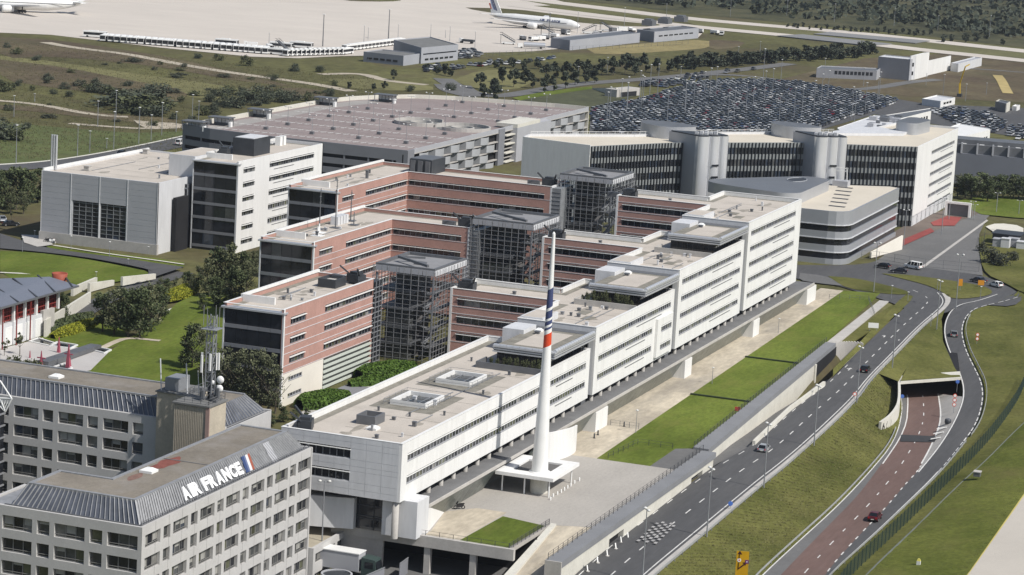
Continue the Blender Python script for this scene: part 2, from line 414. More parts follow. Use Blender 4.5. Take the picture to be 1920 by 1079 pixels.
        ex = MB()
        for (a0,a1,b0,b1) in ((12.3,16.3,10.0,10.3),(12.3,16.3,13.0,13.3),(12.3,12.6,10.3,13.0),(16,16.3,10.3,13.0)): ex.box(a0,a1,b0,b1,zr,zr+1.5)
        ex.build('vent_housing', STEELM, T_); fl = MB(); fl.box(12.6,16,10.3,13,zr,zr+.5); fl.build('vent_floor', CONC, T_)
        dome_light(T_, 10.2, 9.4, zr, 1.8); small_vent(T_, 18.2, 9.2, zr, .5, .4); small_vent(T_, 4.8, 6.4, zr, .5, .5)
        for (a, b) in ((22,8),(23,14),(26,3.5),(70,16),(45,4)): small_vent(T_, a, b, zr, .3, .6)
    else:
        dome_light(T_, x0+4, 12.4, zr, 1.8)
        for (a, b) in ((13, 8), (19, 10), (24, 6), (wx0-x0+6, 27)): small_vent(T_, x0+a, b, zr, .6, .5)
        pad = MB(); pad.box(x0+11,x0+14.5,5,7,zr+.006,zr+.1); pad.box(x0+16,x0+19.5,7.5,9.5,zr+.006,zr+.1); pad.build('roof_pad', GRAVELD, T_)
        ra = MB(); ra.box(x0+.4, x0+9, 10.8, 15.4, zr, zr+1.3); ra.build('raised_roof_box', WHITE2, T_)
        rt = MB(); rt.box(x0+.8, x0+8.6, 11.2, 15.0, zr+1.3, zr+1.34); rt.build('raised_roof_box_top', GRAVEL, T_)
        facade_cradle(wx0+3.4, 36.2, zr, ['dark cleaning crane on the nearest court wing of the white building','dark cleaning crane on the middle court wing of the white building','dark cleaning crane on the farthest court wing of the white building'][k-1], pi/2)
    # glass pavilion on the end of the roof, against the next taller block
    if k < 3:
        px0, px1, py0, py1 = x1-20.3, x1+2.2, .2, 11.7; pz = top+2.75
        gl = MB(); gl.box(px0+1.0, px1-.2, py0+1.1, py1-.3, zr, pz-.9); g_ = gl.build('pavilion_glass', G1, T_)
        ml = MB()
        for a in range(9): ml.box(px0+.94, px0+1.0, py0+1.3+a*1.2, py0+1.36+a*1.2, zr, pz-.9)
        for a in range(15): ml.box(px0+1.4+a*1.4, px0+1.46+a*1.4, py0+1.04, py0+1.1, zr, pz-.9)
        ml.build('mullion_frame', STEELD, g_)
        fa = MB()
        def ring(z0, z1, o):
            fa.box(px0-o, px1, py0-o, py0+.35, z0, z1); fa.box(px0-o, px0+.35, py0+.35, py1+o*.3, z0, z1)
        ring(pz-.34, pz, .42); ring(pz-.78, pz-.5, .3); ring(pz-1.2, pz-.98, .42)
        fa.build('cornice', ALU, T_)
        dk = MB(); dk.box(px0, px1, py0, py1, pz-1.3, pz-.25); dk.build('cornice_core', STEELM, T_)
        rf = MB(); rf.box(px0+.35, px1, py0+.35, py1, pz-.25, pz-.2); rf.build('pavilion_roof', GRAVELD, T_)
        rf = MB(); rf.box(px0+3.5, px1-4, py0+2.8, py1-2.5, pz-.2, pz-.17); rf.build('pavilion_roof_centre', GRAVEL, T_)
        ed = MB()          # lobed metal roof edge facing the plaza
        for a in range(18): ed.tube((px0+.2+a*1.2, py0-.1, pz+.05), (px0+1.3+a*1.2, py0-.1, pz+.05), .42, n=10)
        for a in range(9): ed.tube((px0-.1, py0+.3+a*1.25, pz), (px0-.1, py0+1.48+a*1.25, pz), .3, n=8)
        ed.build('lobed_roof_edge', ALU, T_, smooth=False)
        small_vent(T_, px1-7, 9, pz-.2, .8, .4); dome_light(T_, px1-4.5, 9.6, pz-.2, 1.4)
        bx_ = MB(); bx_.box(px1-9, px1-2.2, 11.0, 15.2, zr, pz+.6); bx_.build('lift_housing', WHITE2, T_)
        tw = MB(); tw.box(px0-4.4, px0-4.1, .45, 13.4, zr, zr+1.15); tw.box(px0-4.1, px0+.6, 13.1, 13.4, zr, zr+1.15); tw.build('terrace_wall', STEELM if k == 0 else CONC, T_)
        if k < 2:           # planted roof terrace
            bedr = MB(); bedr.box(px0-4.1, px0-2.4, .8, 13.0, zr, zr+.7); bedr.build('planter', CONCD, T_)
        # slim recessed joint between this block and the next
        jn = MB(); jn.box(x1, EB[k+1][0], 1.3, 15, -1.6, top+2.6); jn.build('joint_glazing', STEELM, T_)
    if k == 1:              # projecting bay with its two windows
        F = ((131.0, -.55), (1, 0), (0, -1)); by = MB(); rows = []
        for zb, zt in ((1.9, 3.3), (5.6, 7.0)):
            win_strip(T_, F, 2.4, 9.6, zb, zt, 6, d=-.25); rows.append((zb, zt, [(2.4, 9.6)]))
        skin(by, F, 10.4, .7, 8.6, rows, t=.53); by.build('projecting_bay', WHITE, T_)
    if k == 0:              # plaza-end base walls under the overhang
        b = MB(); b.box(1.8, 6.6, -2.3, 3.6, -6, -.02); b.build('base_wall', WHITE2, T_)  # grey here, white on the wedge: shade and sun put into colour
        b = MB(); b.prism([(6.6,-2.3),(19.5,.1),(6.6,.1)], -6, lambda x, y: -1.6 if x < 10 else -5.9); b.build('wedge_wall', WHITE, T_)
        b = MB(); b.lathe([(.55,-6),(.55,0)], (.7, .9), 12); b.build('corner_column', CONC, T_)
        b = MB(); b.box(3.2, 20, 3.7, 13.2, -6, -.02); b.build('entrance_glass', G1, T_)
        b = MB()
        for z_ in (-4.3, -3.9, -2.2): b.box(3.1, 3.2, 3.9, 13, z_, z_+.18)
        for y_ in (5.5, 8, 10.5): b.box(3.1, 3.19, y_, y_+.14, -6, 0)
        b.build('entrance_frame', STEELD, T_)
        b = MB(); b.hexa([(2.2,8.6,-6),(6,8.6,-6),(6,15.5,-6),(.2,15.5,-6),(2.2,8.6,-1),(6,8.6,-1),(6,15.5,-1),(.2,15.5,-1)]); b.build('base_wall', WHITE2, T_)
        b = MB(); b.box(4,18,15.8,20.4,-6,-.02); b.build('recessed_wall', STEELM, T_)
facade_cradle(3.2, 18.0, ETOP[0]-.9, 'dark cleaning crane at the near roof corner of the lowest white block', 0.3)

# podium deck along the white building with its outward leaning glass-clad wall
pod = thing('podium', (0, 0, -6), 'grey podium deck with leaning stone-glass wall under the white building', 'podium')
b = MB(); b.box(4.0, 256.5, -2.05, 4.6, -2.0, -1.6); b.build('deck', mat('deck_asphalt', (0.165,0.165,0.165), .9, .12, .3, fine=.15), pod)
b = MB(); b.box(6.6, 256.5, -2.3, -2.05, -2.0, -1.52); b.build('deck_edge', CONC, pod)
b = MB(); b.box(6.6, 256.5, .6, 4.6, -6.2, -2.0); b.build('inner_wall', CONCD, pod)
LEAN = mat('green_glass_stone', (0.15,0.17,0.158), .3, .35, .6, fine=.4, fscale=1.6, dirt=.6, dirtcol=(.07,.082,.078), dscale=.35)
X = 7.0
while X < 256:
    x2 = min(X+4.95, 256.4)
    if not (32 < X < 56):
        q = MB(); q.hexa([(X,.12,-6),(x2,.12,-6),(x2,.55,-6),(X,.55,-6),(X,-2.2,-2.0),(x2,-2.2,-2.0),(x2,-1.7,-2.0),(X,-1.7,-2.0)]); q.build('leaning_panel', LEAN, pod)
    X += 5
wb = [(88.5, 95.5), (146, 151), (199.5, 204.8), (249, 258)]
for i, (a, c) in enumerate(wb):
    t = thing('stair_housing', (a, 0, -6), ['white block housing nearest the spire against the leaning wall','second white block housing from the spire against the leaning wall','third white block housing from the spire against the leaning wall','white block housing at the roundabout end of the leaning wall'][i], 'stair housing', 'white housings along the podium')
    q = MB(); q.box(a, c, -2.45, .5, -6, -2.25); q.build('wall', WHITE, t)
    q = MB(); q.box(a+.15, c-.15, -2.3, .4, -2.25, -2.12); q.build('coping', CONC, t)
t = thing('curved_wall', (62, -2, -6), 'tall curved white wall standing behind the spire', 'wall')
q = MB(); n = 14; A = []; 
for i in range(n+1):
    a = -0.2+i/n*2.3; A.append((69.0-7.5*math.cos(a)*1.0+0, -1.2-3.4*sin(a)))
for i in range(n):
    p0, p1 = A[i], A[i+1]; h0 = -2.6+ -0.0*i; 
    zt = lambda i: -1.3+0.6*sin(i/n*pi)
    q.hexa([(*p0,-6),(*p1,-6),(p1[0],p1[1]+.35,-6),(p0[0],p0[1]+.35,-6),(*p0,zt(i)),(*p1,zt(i+1)),(p1[0],p1[1]+.35,zt(i+1)),(p0[0],p0[1]+.35,zt(i))])
q.build('shell', WHITE, t)

# ================================================================== the spire on the plaza
sp = thing('spire', (40.6, -8.6, -6), 'tall tapering white spire with navy chevrons and a red band', 'spire')
def rad(z):
    pts = [(-2.4,1.42),(8.6,1.08),(18.7,.70),(29.2,.47),(38.5,.26)]
    for (a, ra), (b, rb) in zip(pts, pts[1:]):
        if z <= b: return ra+(rb-ra)*max(0, z-a)/(b-a)
    return .26
segs = [(-2.4, 19.2, PAINT), (19.2, 21.4, REDP), (21.4, 22.1, PAINT), (22.1, 22.5, NAVYP), (22.5, 22.9, PAINT), (22.9, 23.6, NAVYP), (23.6, 24.0, PAINT), (24.0, 25.3, NAVYP), (25.3, 25.8, PAINT), (25.8, 29.0, NAVYP), (29.0, 38.3, PAINT)]
def skew(a): return .45*abs(((a+1.2)/pi) % 2-1)*2-.45      # chevron edge height offset round the shaft
nn = 32
for i, (z0, z1, m) in enumerate(segs):
    q = MB(); A = []; Bv = []
    for k in range(nn+1):
        a = 2*pi*k/nn
        c0 = 0 if i == 0 else skew(a); c1 = 0 if i == len(segs)-1 else skew(a)
        if i == 1: c1 = skew(a)
        A.append((40.6+rad(z0+c0)*cos(a), -8.6+rad(z0+c0)*sin(a), z0+c0)); Bv.append((40.6+rad(z1+c1)*cos(a), -8.6+rad(z1+c1)*sin(a), z1+c1))
    q.strip(A, Bv); q.build('shaft' if i == 0 else 'painted_band', m, sp, smooth=True)
q = MB(); q.lathe([(.26, 38.3), (.05, 38.6)], (40.6, -8.6), 12); q.build('tip', PAINT, sp)
q = MB(); q.lathe([(1.5, -6), (1.5, -2.6)], (40.6, -8.6), 28); q.build('foot', CONCL, sp)
q = MB(); q.lathe([(1.85, -2.75), (1.85, -2.4), (1.45, -2.3)], (40.6, -8.6), 28); q.build('collar', PAINT, sp)
cn = thing('canopy', (43.8, -7.1, -6), 'square white canopy round the foot of the spire on thin posts', 'canopy')
cx0, cx1, cy0, cy1 = 37.1, 50.5, -12.3, -1.9
q = MB()
for (a0,a1,b0,b1) in ((cx0,cx1,cy0,cy0+2.1),(cx0,cx1,cy1-2.1,cy1),(cx0,cx0+2.6,cy0+2.1,cy1-2.1),(cx1-2.6,cx1,cy0+2.1,cy1-2.1)): q.box(a0,a1,b0,b1,-3.05,-2.45)
q.build('border', WHITE, cn)
q = MB(); q.box(cx0+2.6,cx1-2.6,cy0+2.1,cy1-2.1,-3.0,-2.75); q.build('felt_panel', mat('canopy_felt', (.13,.125,.12), .9, .15, .5), cn)
for (a, b_) in ((cx0+1,cy0+1),(cx1-1,cy0+1),(cx0+1,cy1-1),(cx1-1,cy1-1),(cx0+1,-6.9)):
    q = MB(); q.tube((a,b_,-6),(a,b_,-3.05),.14,n=8); q.build('post', PAINT, cn)

# ================================================================== red wings and the white block on the garden side (W)
def w_end(T_, F, L, zlo, ztop, n):      # dark glass end wall: panes and spandrel panels one by one
    z = ztop-.35; first = True
    while z > zlo+.5:
        zb = max(zlo, z-(2.85 if first else 2.85)); 
        for k in range(n):
            a = .25+(L-.5)*k/n; c = .25+(L-.5)*(k+1)/n
            q = MB(); q.fb(F, a+.05, c-.05, zb+.03, z-.03, -.25, -.12); q.build('pane', random.choices([G1,G2,G4],[.9,.06,.04])[0], T_)
            if zb-.7 > zlo:
                q = MB(); q.fb(F, a+.03, c-.03, zb-.72, zb-.03, -.2, -.02); q.build('spandrel_panel', mat('spandrel_grey', (.20,.205,.22), .5, .08, .3), T_)
        z = zb-.75; first = False
    q = MB(); q.fb(F, -.02, .25, zlo, ztop, -.4, .03); q.fb(F, L-.25, L+.02, zlo, ztop, -.4, .03); q.build('edge_post', WHITE2, T_)
    q = MB(); q.fb(F, .25, L-.25, zlo, ztop-.3, -.45, -.3); q.build('curtain_backing', CORE, T_)
    q = MB(); o, u, nn_ = F
    q.fb(F, -.3, L+.3, ztop-.34, ztop-.02, -1.2, .5); q.build('metal_eaves', ALU, T_)
def wbar(name, label, x0, x1, y0, y1, top, gz, brick, wing=None, lower=0, npan=4, cream_to=None):
    T_ = thing(name, (x0, y0, gz), label, 'office block', 'stepped garden wings')
    if wing: wx1, wy = wing; poly = [(x0,y0),(x1,y0),(x1,wy),(wx1,wy),(wx1,y1-.6),(wx1,y1),(x0,y1)]; poly = [(x0,y0),(x1,y0),(x1,wy),(wx1,wy),(wx1,y1),(x0,y1)]
    else: poly = [(x0,y0),(x1,y0),(x1,y1),(x0,y1)]
    bm_ = 2 if brick else 0
    wall = MB(); N = len(poly)
    et = top-.55
    for i in range(N):
        p0, p1 = poly[i], poly[(i+1) % N]; F, L = frame(p0, p1); rows = []; wall.cur = bm_
        if i == 0:
            r = 0
            lim = (cream_to+1 if cream_to is not None else gz+2)
            while True:
                zt = top-1.8-3.6*r; zb = zt-1.5
                if zb < lim: break
                ops = [(3.0, 9.6), (18.0 if not wing else 16.6, L-.3 if (wing or brick) else L-5.6)]
                win_panes(T_, F, 3.0, 9.6, zb, zt, 5, wts=(.5,.3,.08,.02,.1))
                if r < 3: win_panes(T_, F, *ops[1], zb, zt, int((ops[1][1]-ops[1][0])/1.4), wts=(.5,.3,.08,.02,.1))
                else: win_strip(T_, F, *ops[1], zb, zt, int((ops[1][1]-ops[1][0])/1.4))
                if not brick:
                    q = MB(); q.fb(F, 20.5, 32.5, zb-.62, zb-.5, 0, .08); q.build('shadow_ledge', STEELM, T_)  # dark bar painted in as the shadow line below each strip
                rows.append((zb, zt, ops)); r += 1
                if brick:
                    for zz in (zb-.1, zb-1.45):
                        if zz > lim-1.2: q = MB(); q.fb(F, .45, L, zz-.05, zz+.05, 0, .05); q.build('string_course', WHITE2, T_)
            if cream_to is not None:
                skin(wall, F, L, cream_to, top, rows)
                wall.cur = 3; lo = []
                for zb, zt in ((2.45, 3.25), (-.65, .1)): win_strip(T_, F, 3.0, 8.9, zb, zt, 5, shade=False); lo.append((zb, zt, [(3.0, 8.9)]))
                skin(wall, F, 18.2, gz, cream_to, lo)
                z = gz+.4; gl = MB(); gl.fb(F, 18.2, L, gz, cream_to, -.45, -.35); gw_ = gl.build('louvred_glazing', G2, T_)
                while z < cream_to-.3:
                    q = MB(); q.fb(F, 18.3, L-.2, z, z+.45, -.2, .1); q.build('louvre_band', mat('pale_green_white', (.56,.60,.54), .5, .05, .3), gw_); z += 1.0
            else: skin(wall, F, L, gz, top, rows)
            q = MB(); q.fb(F, -.05, .42, gz, top, .003, .08); q.build('corner_post', WHITE, T_)
        elif wing and i == 1:
            r = 0
            while True:
                zt = top-1.8-3.6*r; zb = zt-1.5
                if zb < gz+1 or r > 3: break
                if r < 2: win_panes(T_, F, .35, L-1.9, zb, zt, int(L/1.55), wts=(.75,.15,.02,.05,.03))
                else: win_strip(T_, F, .35, L-1.9, zb, zt, int(L/1.55))
                rows.append((zb, zt, [(.35, L-1.9)])); r += 1
                for zz in (zb-.1,): q = MB(); q.fb(F, 0.05, L, zz-.05, zz+.05, 0, .05); q.build('string_course', WHITE2, T_)
            skin(wall, F, L-.4, gz, top, rows)
        elif i == N-1:
            w_end(T_, F, L, gz, et, npan)
        else:
            wall.cur = 1 if not brick else (1 if (wing and i == 2) else bm_)
            skin(wall, F, L-.4, gz, top, [])
    wall.build('wall', [WHITE, WHITE2, BRICK, CREAM], T_)
    core_in(T_, poly, gz, top-1.1)
    # front lower roof over the glass end, then main roof
    zr = top-.75
    roof_on(T_, poly, top, .75); 
    pc = MB(); F, L = frame(poly[-2], poly[-1]); pc.box(x0+7, poly[-2][0], y1-.45, y1, top, top+.6); pc.build('back_parapet', WHITE, T_)
    pc = MB(); pc.box(x0+6.8, x0+7.3, y0+5.2, y1-.45, zr, top+.6); pc.build('cross_parapet', WHITE, T_)
    if brick: coping(T_, poly, top, m=WHITE, hgt=.06)
    return T_, zr
W1, zr = wbar('red_wing', 'nearest red-clad wing with cream ground floor and dark glass end', 57.1, 97.9, 47.8, 60.0, 16.2, -2.2, True, cream_to=4.1, npan=5)
facade_cradle(94.5, 50.2, zr, 'dark cleaning crane on the nearest red wing beside its lattice tower', 1.2)
for (a, b) in ((70, 54), (80, 53)): small_vent(W1, a, b, zr, .5, .5)
q = MB()
for (a0,a1,b0,b1) in ((86.5,91.5,51,51.3),(86.5,91.5,54.4,54.7),(86.5,86.8,51.3,54.4),(91.2,91.5,51.3,54.4)): q.box(a0,a1,b0,b1,zr,zr+1.7)
q.build('plant_enclosure', STEELD, W1); q = MB(); q.box(86.8,91.2,51.3,54.4,zr,zr+1.1); q.build('plant_floor', CONC, W1)
W2, zr = wbar('red_wing', 'middle red-clad L-shaped wing with roof masts and dark glass end', 125.8, 167.4, 73.8, 86.2, 16.95, -3, True, wing=(179.6, 55.2), npan=5)
facade_cradle(172, 57.8, zr, 'dark cleaning crane on the middle red wing', pi/2)
for i, (a, b, hh) in enumerate(((147.5,82.5,9),(151.5,80.5,11),(163,82,7),(158,79,3))):
    q = MB(); q.tube((a,b,zr),(a,b,zr+hh),.14,.08,n=6)
    for c in range(3): q.bar((a-.5,b,zr+hh-.6-c*1.2),(a+.5,b,zr+hh-.6-c*1.2),.09)
    q.box(a-1,a+1,b-1,b+1,zr,zr+.15); q.build('roof_mast', STEELM, W2)
for i in range(4):
    q = MB(); q.box(155+i*1.5,156.2+i*1.5,81.5,83.3,zr,zr+1.9); q.build('air_conditioner', WHITE2, W2)
for (a, b) in ((139,79),(143,80.5)): q = MB(); q.box(a-1.2,a+1.2,b-1.2,b+1.2,zr+.01,zr+.12); q.tube((a,b,zr+.1),(a,b,zr+2.0),.3,.15,n=8); q.build('roof_vent_cowl', PAINT, W2)
W3, zr = wbar('red_wing', 'farthest red-clad L-shaped wing in front of the car park', 186.3, 228.7, 95.9, 108.5, 19.3, -4, True, wing=(241.8, 57.9), npan=4)
facade_cradle(234, 60.5, zr, 'dark cleaning crane at the end of the farthest red wing', pi/2)
q = MB(); q.box(232,241,91,97,zr,zr+3.6); q.build('plant_room', STEELD, W3); q = MB(); q.box(232.2,240.8,91.2,96.8,zr+3.6,zr+3.75); q.build('plant_room_roof', STEELM, W3)
q = MB()
for a in range(3): q.box(231.6,232,91.4+a*2,92.6+a*2,zr,zr+3.3)
q.build('plant_louvre', STEELM, W3); roof_clutter(W1, 66, 96, 49, 59, 15.45, 61); roof_clutter(W2, 134, 166, 75, 85, 16.2, 62); roof_clutter(W3, 195, 227, 97, 107, zr, 63); small_vent(W3, 247, 99, zr, 2, .9, WHITE); small_vent(W3, 215, 101, zr, .6, 1.8)
W4, zr = wbar('white_garden_block', 'white six-storey block with dark glass end beside the grey hall', 215.7, 266.2, 136.2, 148.8, 19.1, -5.5, False, npan=4)
q = MB(); q.box(233,242.5,140.5,146.5,zr,zr+4.4); q.build('plant_room', STEELD, W4); q = MB(); q.box(233.4,242.1,140.9,146.1,zr+4.4,zr+4.55); q.build('plant_room_roof', WHITE2, W4)
facade_cradle(228.5, 146.5, zr, 'dark cleaning crane on the white six-storey garden block', 0.2)
for a in range(2): q = MB(); q.box(258+a*2.2,259.4+a*2.2,145,146.5,zr,zr+2.4); q.build('air_conditioner', PAINT, W4)
# raised white rear part of the white garden block
q = MB(); q.box(218.5, 236, 148.85, 157, -5.5, 18.9); q.build('stair_wing', WHITE2, W4)
q = MB(); q.box(218.9, 235.6, 149.2, 156.6, 18.9, 18.93); q.build('stair_wing_roof', GRAVEL, W4)
q = MB(); q.box(214.8, 218.45, 149.5, 154, -5.5, 12.2); ob = q.build('glazed_stair', G1, W4)
q = MB()
for z_ in range(-4, 13, 3):
    q.box(214.6,214.75,149.4,154.1,z_,z_+.35)
for y_ in (149.4, 151.7, 153.9): q.box(214.55,214.8,y_,y_+.2,-5.5,12.4)
q.build('stair_frame', STEEL, ob)

# ================================================================== steel lattice lift towers between the wings
def tower(x0, x1, y0, y1, z0, z1, label):
    t = thing('lattice_tower', (x0, y0, z0), label, 'lift tower', 'lattice lift towers')
    q = MB(); q.box(x0+.5,x1-.5,y0+.5,y1-.5,z1-1.3,z1-.7); q.build('roof_slab', STEELM, t)
    q = MB(); q.box(x0,x1,y0,y1,z1-.7,z1-.55); q.build('roof', mat('tower_roof_grey', (.25,.25,.255), .8, .1, .4), t)
    for nm, a in (('fascia_panel', 0), ('fascia_panel', 1)):
        n = int((x1-x0)/2.2) if a == 0 else int((y1-y0)/2.2)
        for k in range(n):
            q = MB()
            if a == 0: q.box(x0+.06+(x1-x0)*k/n, x0-.06+(x1-x0)*(k+1)/n, y0-.12, y0-.02, z1-1.45, z1-.35)
            else: q.box(x0-.12, x0-.02, y0+.06+(y1-y0)*k/n, y0-.06+(y1-y0)*(k+1)/n, z1-1.45, z1-.35)
            q.build(nm, WHITE2 if a == 0 else GRAYL, t)  # side fascia in darker grey: its shade is put into the colour
    q = MB()
    for (a0,a1,b0,b1) in ((x0,x1,y0,y0+.5),(x0,x1,y1-.5,y1),(x0,x0+.5,y0+.5,y1-.5),(x1-.5,x1,y0+.5,y1-.5)): q.box(a0,a1,b0,b1,z1-.55,z1+.05)
    q.build('parapet', STEELM, t)
    q = MB(); q.box(x0+6,x0+8,y0+5,y0+7,z1-.5,z1-.1); q.bar((x0+1.2,y0+2,z1+.3),(x0+7,y1-2,z1+.5),.5); q.bar((x0+7,y1-2,z1+.5),(x0+9.5,y0+6,z1+.4),.4); q.build('roof_gear', STEELM, t)
    # outer lattice grid on the two visible faces and the two others
    gx = 1.5; lat = MB(); LATM = mat('lattice_grey', (.27,.275,.285), .5, .1, .4, metal=.2)
    n = int((x1-x0)/gx); nz = int((z1-z0)/1.0)
    for k in range(n+1):
        for y in (y0-.5, y1+.5): lat.bar((x0+(x1-x0)*k/n, y, z0), (x0+(x1-x0)*k/n, y, z1-.3), .10)
    for k in range(nz):
        z = z0+1.0*k
        for y in (y0-.5, y1+.5): lat.bar((x0-.5, y, z), (x1+.5, y, z), .075)
    lat.build('lattice_screen', LATM, t, kind='stuff'); lat = MB()
    n = int((y1-y0)/gx)
    for k in range(n+1):
        for x in (x0-.5, x1+.5): lat.bar((x, y0+(y1-y0)*k/n, z0), (x, y0+(y1-y0)*k/n, z1-.3), .10)
    for k in range(nz):
        z = z0+1.0*k
        for x in (x0-.5, x1+.5): lat.bar((x, y0-.5, z), (x, y1+.5, z), .075)
    lat.build('lattice_screen', LATM, t, kind='stuff')
    # floors, stairs, lift shaft and corner columns inside
    z = z0+3.2; k = 0
    while z < z1-3:
        q = MB(); q.box(x0+1,x1-5.5,y0+4.8,y1-.6,z,z+.45); q.box(x0+1,x1-1,y0+1,y0+2.1,z+.05,z+.3); q.build('gallery', STEELM, t)
        s = 1 if k % 2 else -1; xm = (x0+x1)/2
        q = MB(); q.bar((xm-s*5,y0+3.2,z-3.2),(xm+s*5,y0+3.2,z),.9,.25); q.bar((xm-s*5,y0+2.8,z-2.2),(xm+s*5,y0+2.8,z+1),.12); q.bar((xm+s*5,y0+4.0,z-2.6),(xm-s*5,y0+4.0,z+.4),.3,.3); q.build('stair_flight', STEEL, t)
        z += 3.6; k += 1
    q = MB(); q.box(x0+6.5,x1-4,y0+6,y1-2,z0,z1-2.2); q.build('lift_shaft', mat('tower_inner', (.14,.135,.135), .7, .4, .5), t)
    q = MB(); q.box(x0+1.5,x0+4,y0+5.8,y1-2,z0,z0+(z1-z0)*.55); q.build('smoked_glass_box', G2, t)
    for (a, b) in ((x0+.3,y0+.3),(x1-.3,y0+.3),(x0+.3,y1-.3),(x1-.3,y1-.3)):
        q = MB(); q.tube((a,b,z0),(a,b,z1-1.9),.24,n=8); q.build('corner_column', STEEL, t)
    return t
tower(109.0, 126.0, 39.6, 52.4, -2.2, 17.4, 'nearest grey steel lattice lift tower beside the nearest red wing')
tower(167.6, 184.6, 40.4, 54.6, -3, 19.4, 'middle grey steel lattice lift tower between two red wings')
tower(232.5, 249.0, 43.8, 57.4, -4, 22.3, 'farthest grey steel lattice lift tower in front of the silver building')
t = thing('stair_link', (98, 48, -2.2), 'narrow dark glazed stair link between the nearest red wing and its tower', 'stair link')
q = MB(); q.box(98.3,103,48.4,57,-2.2,15.2); q.build('glass', G1, t)
q = MB()
for z_ in range(-2, 15): q.box(98.2,103.1,48.2,48.35,z_,z_+.12)
for k in range(4): q.box(98.25+k*1.6,98.4+k*1.6,48.15,48.3,-2.2,15.3)
q.build('frame', STEEL, t)
for (x, y0_, y1_, zz, z0_) in ((167.5,52.9,55.15,16.6,-3),(228.8,55.6,57.85,19,-4)):
    t = thing('stair_link', (x, y0_, z0_), 'pale glazed stair strip at the end of the %s red wing' % ('middle' if x < 200 else 'farthest'), 'stair link')
    q = MB(); q.box(x,x+9,y0_,y1_,z0_,zz); q.build('glass', mat('pale_stair_glass', (.24,.25,.26), .3, .2, .8), t)
    q = MB()
    for k in range(int(zz-z0_)): q.box(x-.1,x,y0_,y1_,z0_+k,z0_+k+.08)
    q.build('frame', STEEL, t)

# ================================================================== grey hall with the tall grid windows
hg = thing('grey_hall', (200.4, 150, -4.3), 'large pale grey panelled hall with two tall dark grid windows', 'hall')
hx0, hx1, hy0, hy1, hz, hb = 200.8, 256, 150.4, 183.1, 13.9, -1.45
F, L = frame((hx0, hy1), (hx0, hy0))
rows = [(hb, 7.8, [(8.9, 16.3), (16.75, 24.0)])]
wl = MB(); skin(wl, F, L, hb, hz, rows)
for a, b in (((hx0,hy0),(hx1,hy0)), ((hx1,hy0),(hx1,hy1)), ((hx1,hy1),(hx0,hy1))):
    f2, l2 = frame(a, b); skin(wl, f2, l2-.4, -4.5, hz, [])
wl.build('wall', WHITE2, hg); core_in(hg, [(hx0,hy0),(hx1,hy0),(hx1,hy1),(hx0,hy1)], -4.4, hz-1)
us = [0, 8.4, 16.5, 24.3, L]
for a in range(4):
    z = hb
    while z < hz-.2:
        z2 = min(z+1.45, hz); u0, u1 = us[a]+.06, us[a+1]-.06
        if not (a in (1, 2) and z < 7.2): q = MB(); q.fb(F, u0, u1, z+.03, z2-.03, .004, .05); q.build('cladding_panel', GRAYL, hg)
        z = z2
for a in us: q = MB(); q.fb(F, max(0,a-.09), min(L,a+.09), hb, hz, .0, .14); q.build('cladding_rib', WHITE2, hg)
for (u0, u1) in ((8.9, 16.3), (16.75, 24.0)):
    q = MB(); q.fb(F, u0, u1, hb, 7.8, -.4, -.34); wo = q.build('window', CORE, hg)
    for r in range(9):
        for c in range(4):
            a = u0+(u1-u0)*c/4; b = u0+(u1-u0)*(c+1)/4; z = hb+9.25*r/9
            q = MB(); q.fb(F, a+.09, b-.09, z+.07, z+9.25/9-.07, -.34, -.28); q.build('pane', random.choices([G1,G2,G4],[.86,.09,.05])[0], wo)
    q = MB()
    for c in range(5): a = u0+(u1-u0)*c/4; a = min(max(a-.06,u0),u1-.12); q.fb(F, a, a+.12, hb, 7.8, -.28, -.15)
    for r in range(10): z = hb+9.25*r/9; z = min(z, 7.7); q.fb(F, u0, u1, z, z+.1, -.28, -.17)
    q.build('glazing_bars', STEEL, wo)
q = MB(); q.fb(F, -.3, L+.3, -5.5, hb, -.5, .28); q.build('plinth', CONC, hg)
q = MB(); q.flat(inset([(hx0,hy0),(hx1,hy0),(hx1,hy1),(hx0,hy1)], .4), hz-.45); q.build('roof', GRAVEL, hg)
q = MB(); q.box(hx0+.5,hx1,hy1-.35,hy1+.1,hz,hz+.55); q.build('side_parapet', WHITE, hg)
for k in range(3):
    q = MB(); q.tube((206, 182.2+k*.65, hz-.4),(206, 182.2+k*.65, 22.4),.28,n=10); q.build('flue', ALU, hg)
roof_clutter(hg, 202, 254, 151.5, 182, hz-.45, 70, 6)
for (a, b) in ((211,176),(251,181)): small_vent(hg, a, b, hz-.4, 1.4, 1.1, CONC)
q = MB(); q.box(222,238,157,159.4,hz-.44,hz-.2); q.build('roof_walkway', STEELM, hg)
q = MB(); q.box(204,214.5,145.5,150.2,-5,-4.2); q.box(208,214.4,149.0,150.0,-4.5,9.5); q.build('dark_link', CORE, hg)
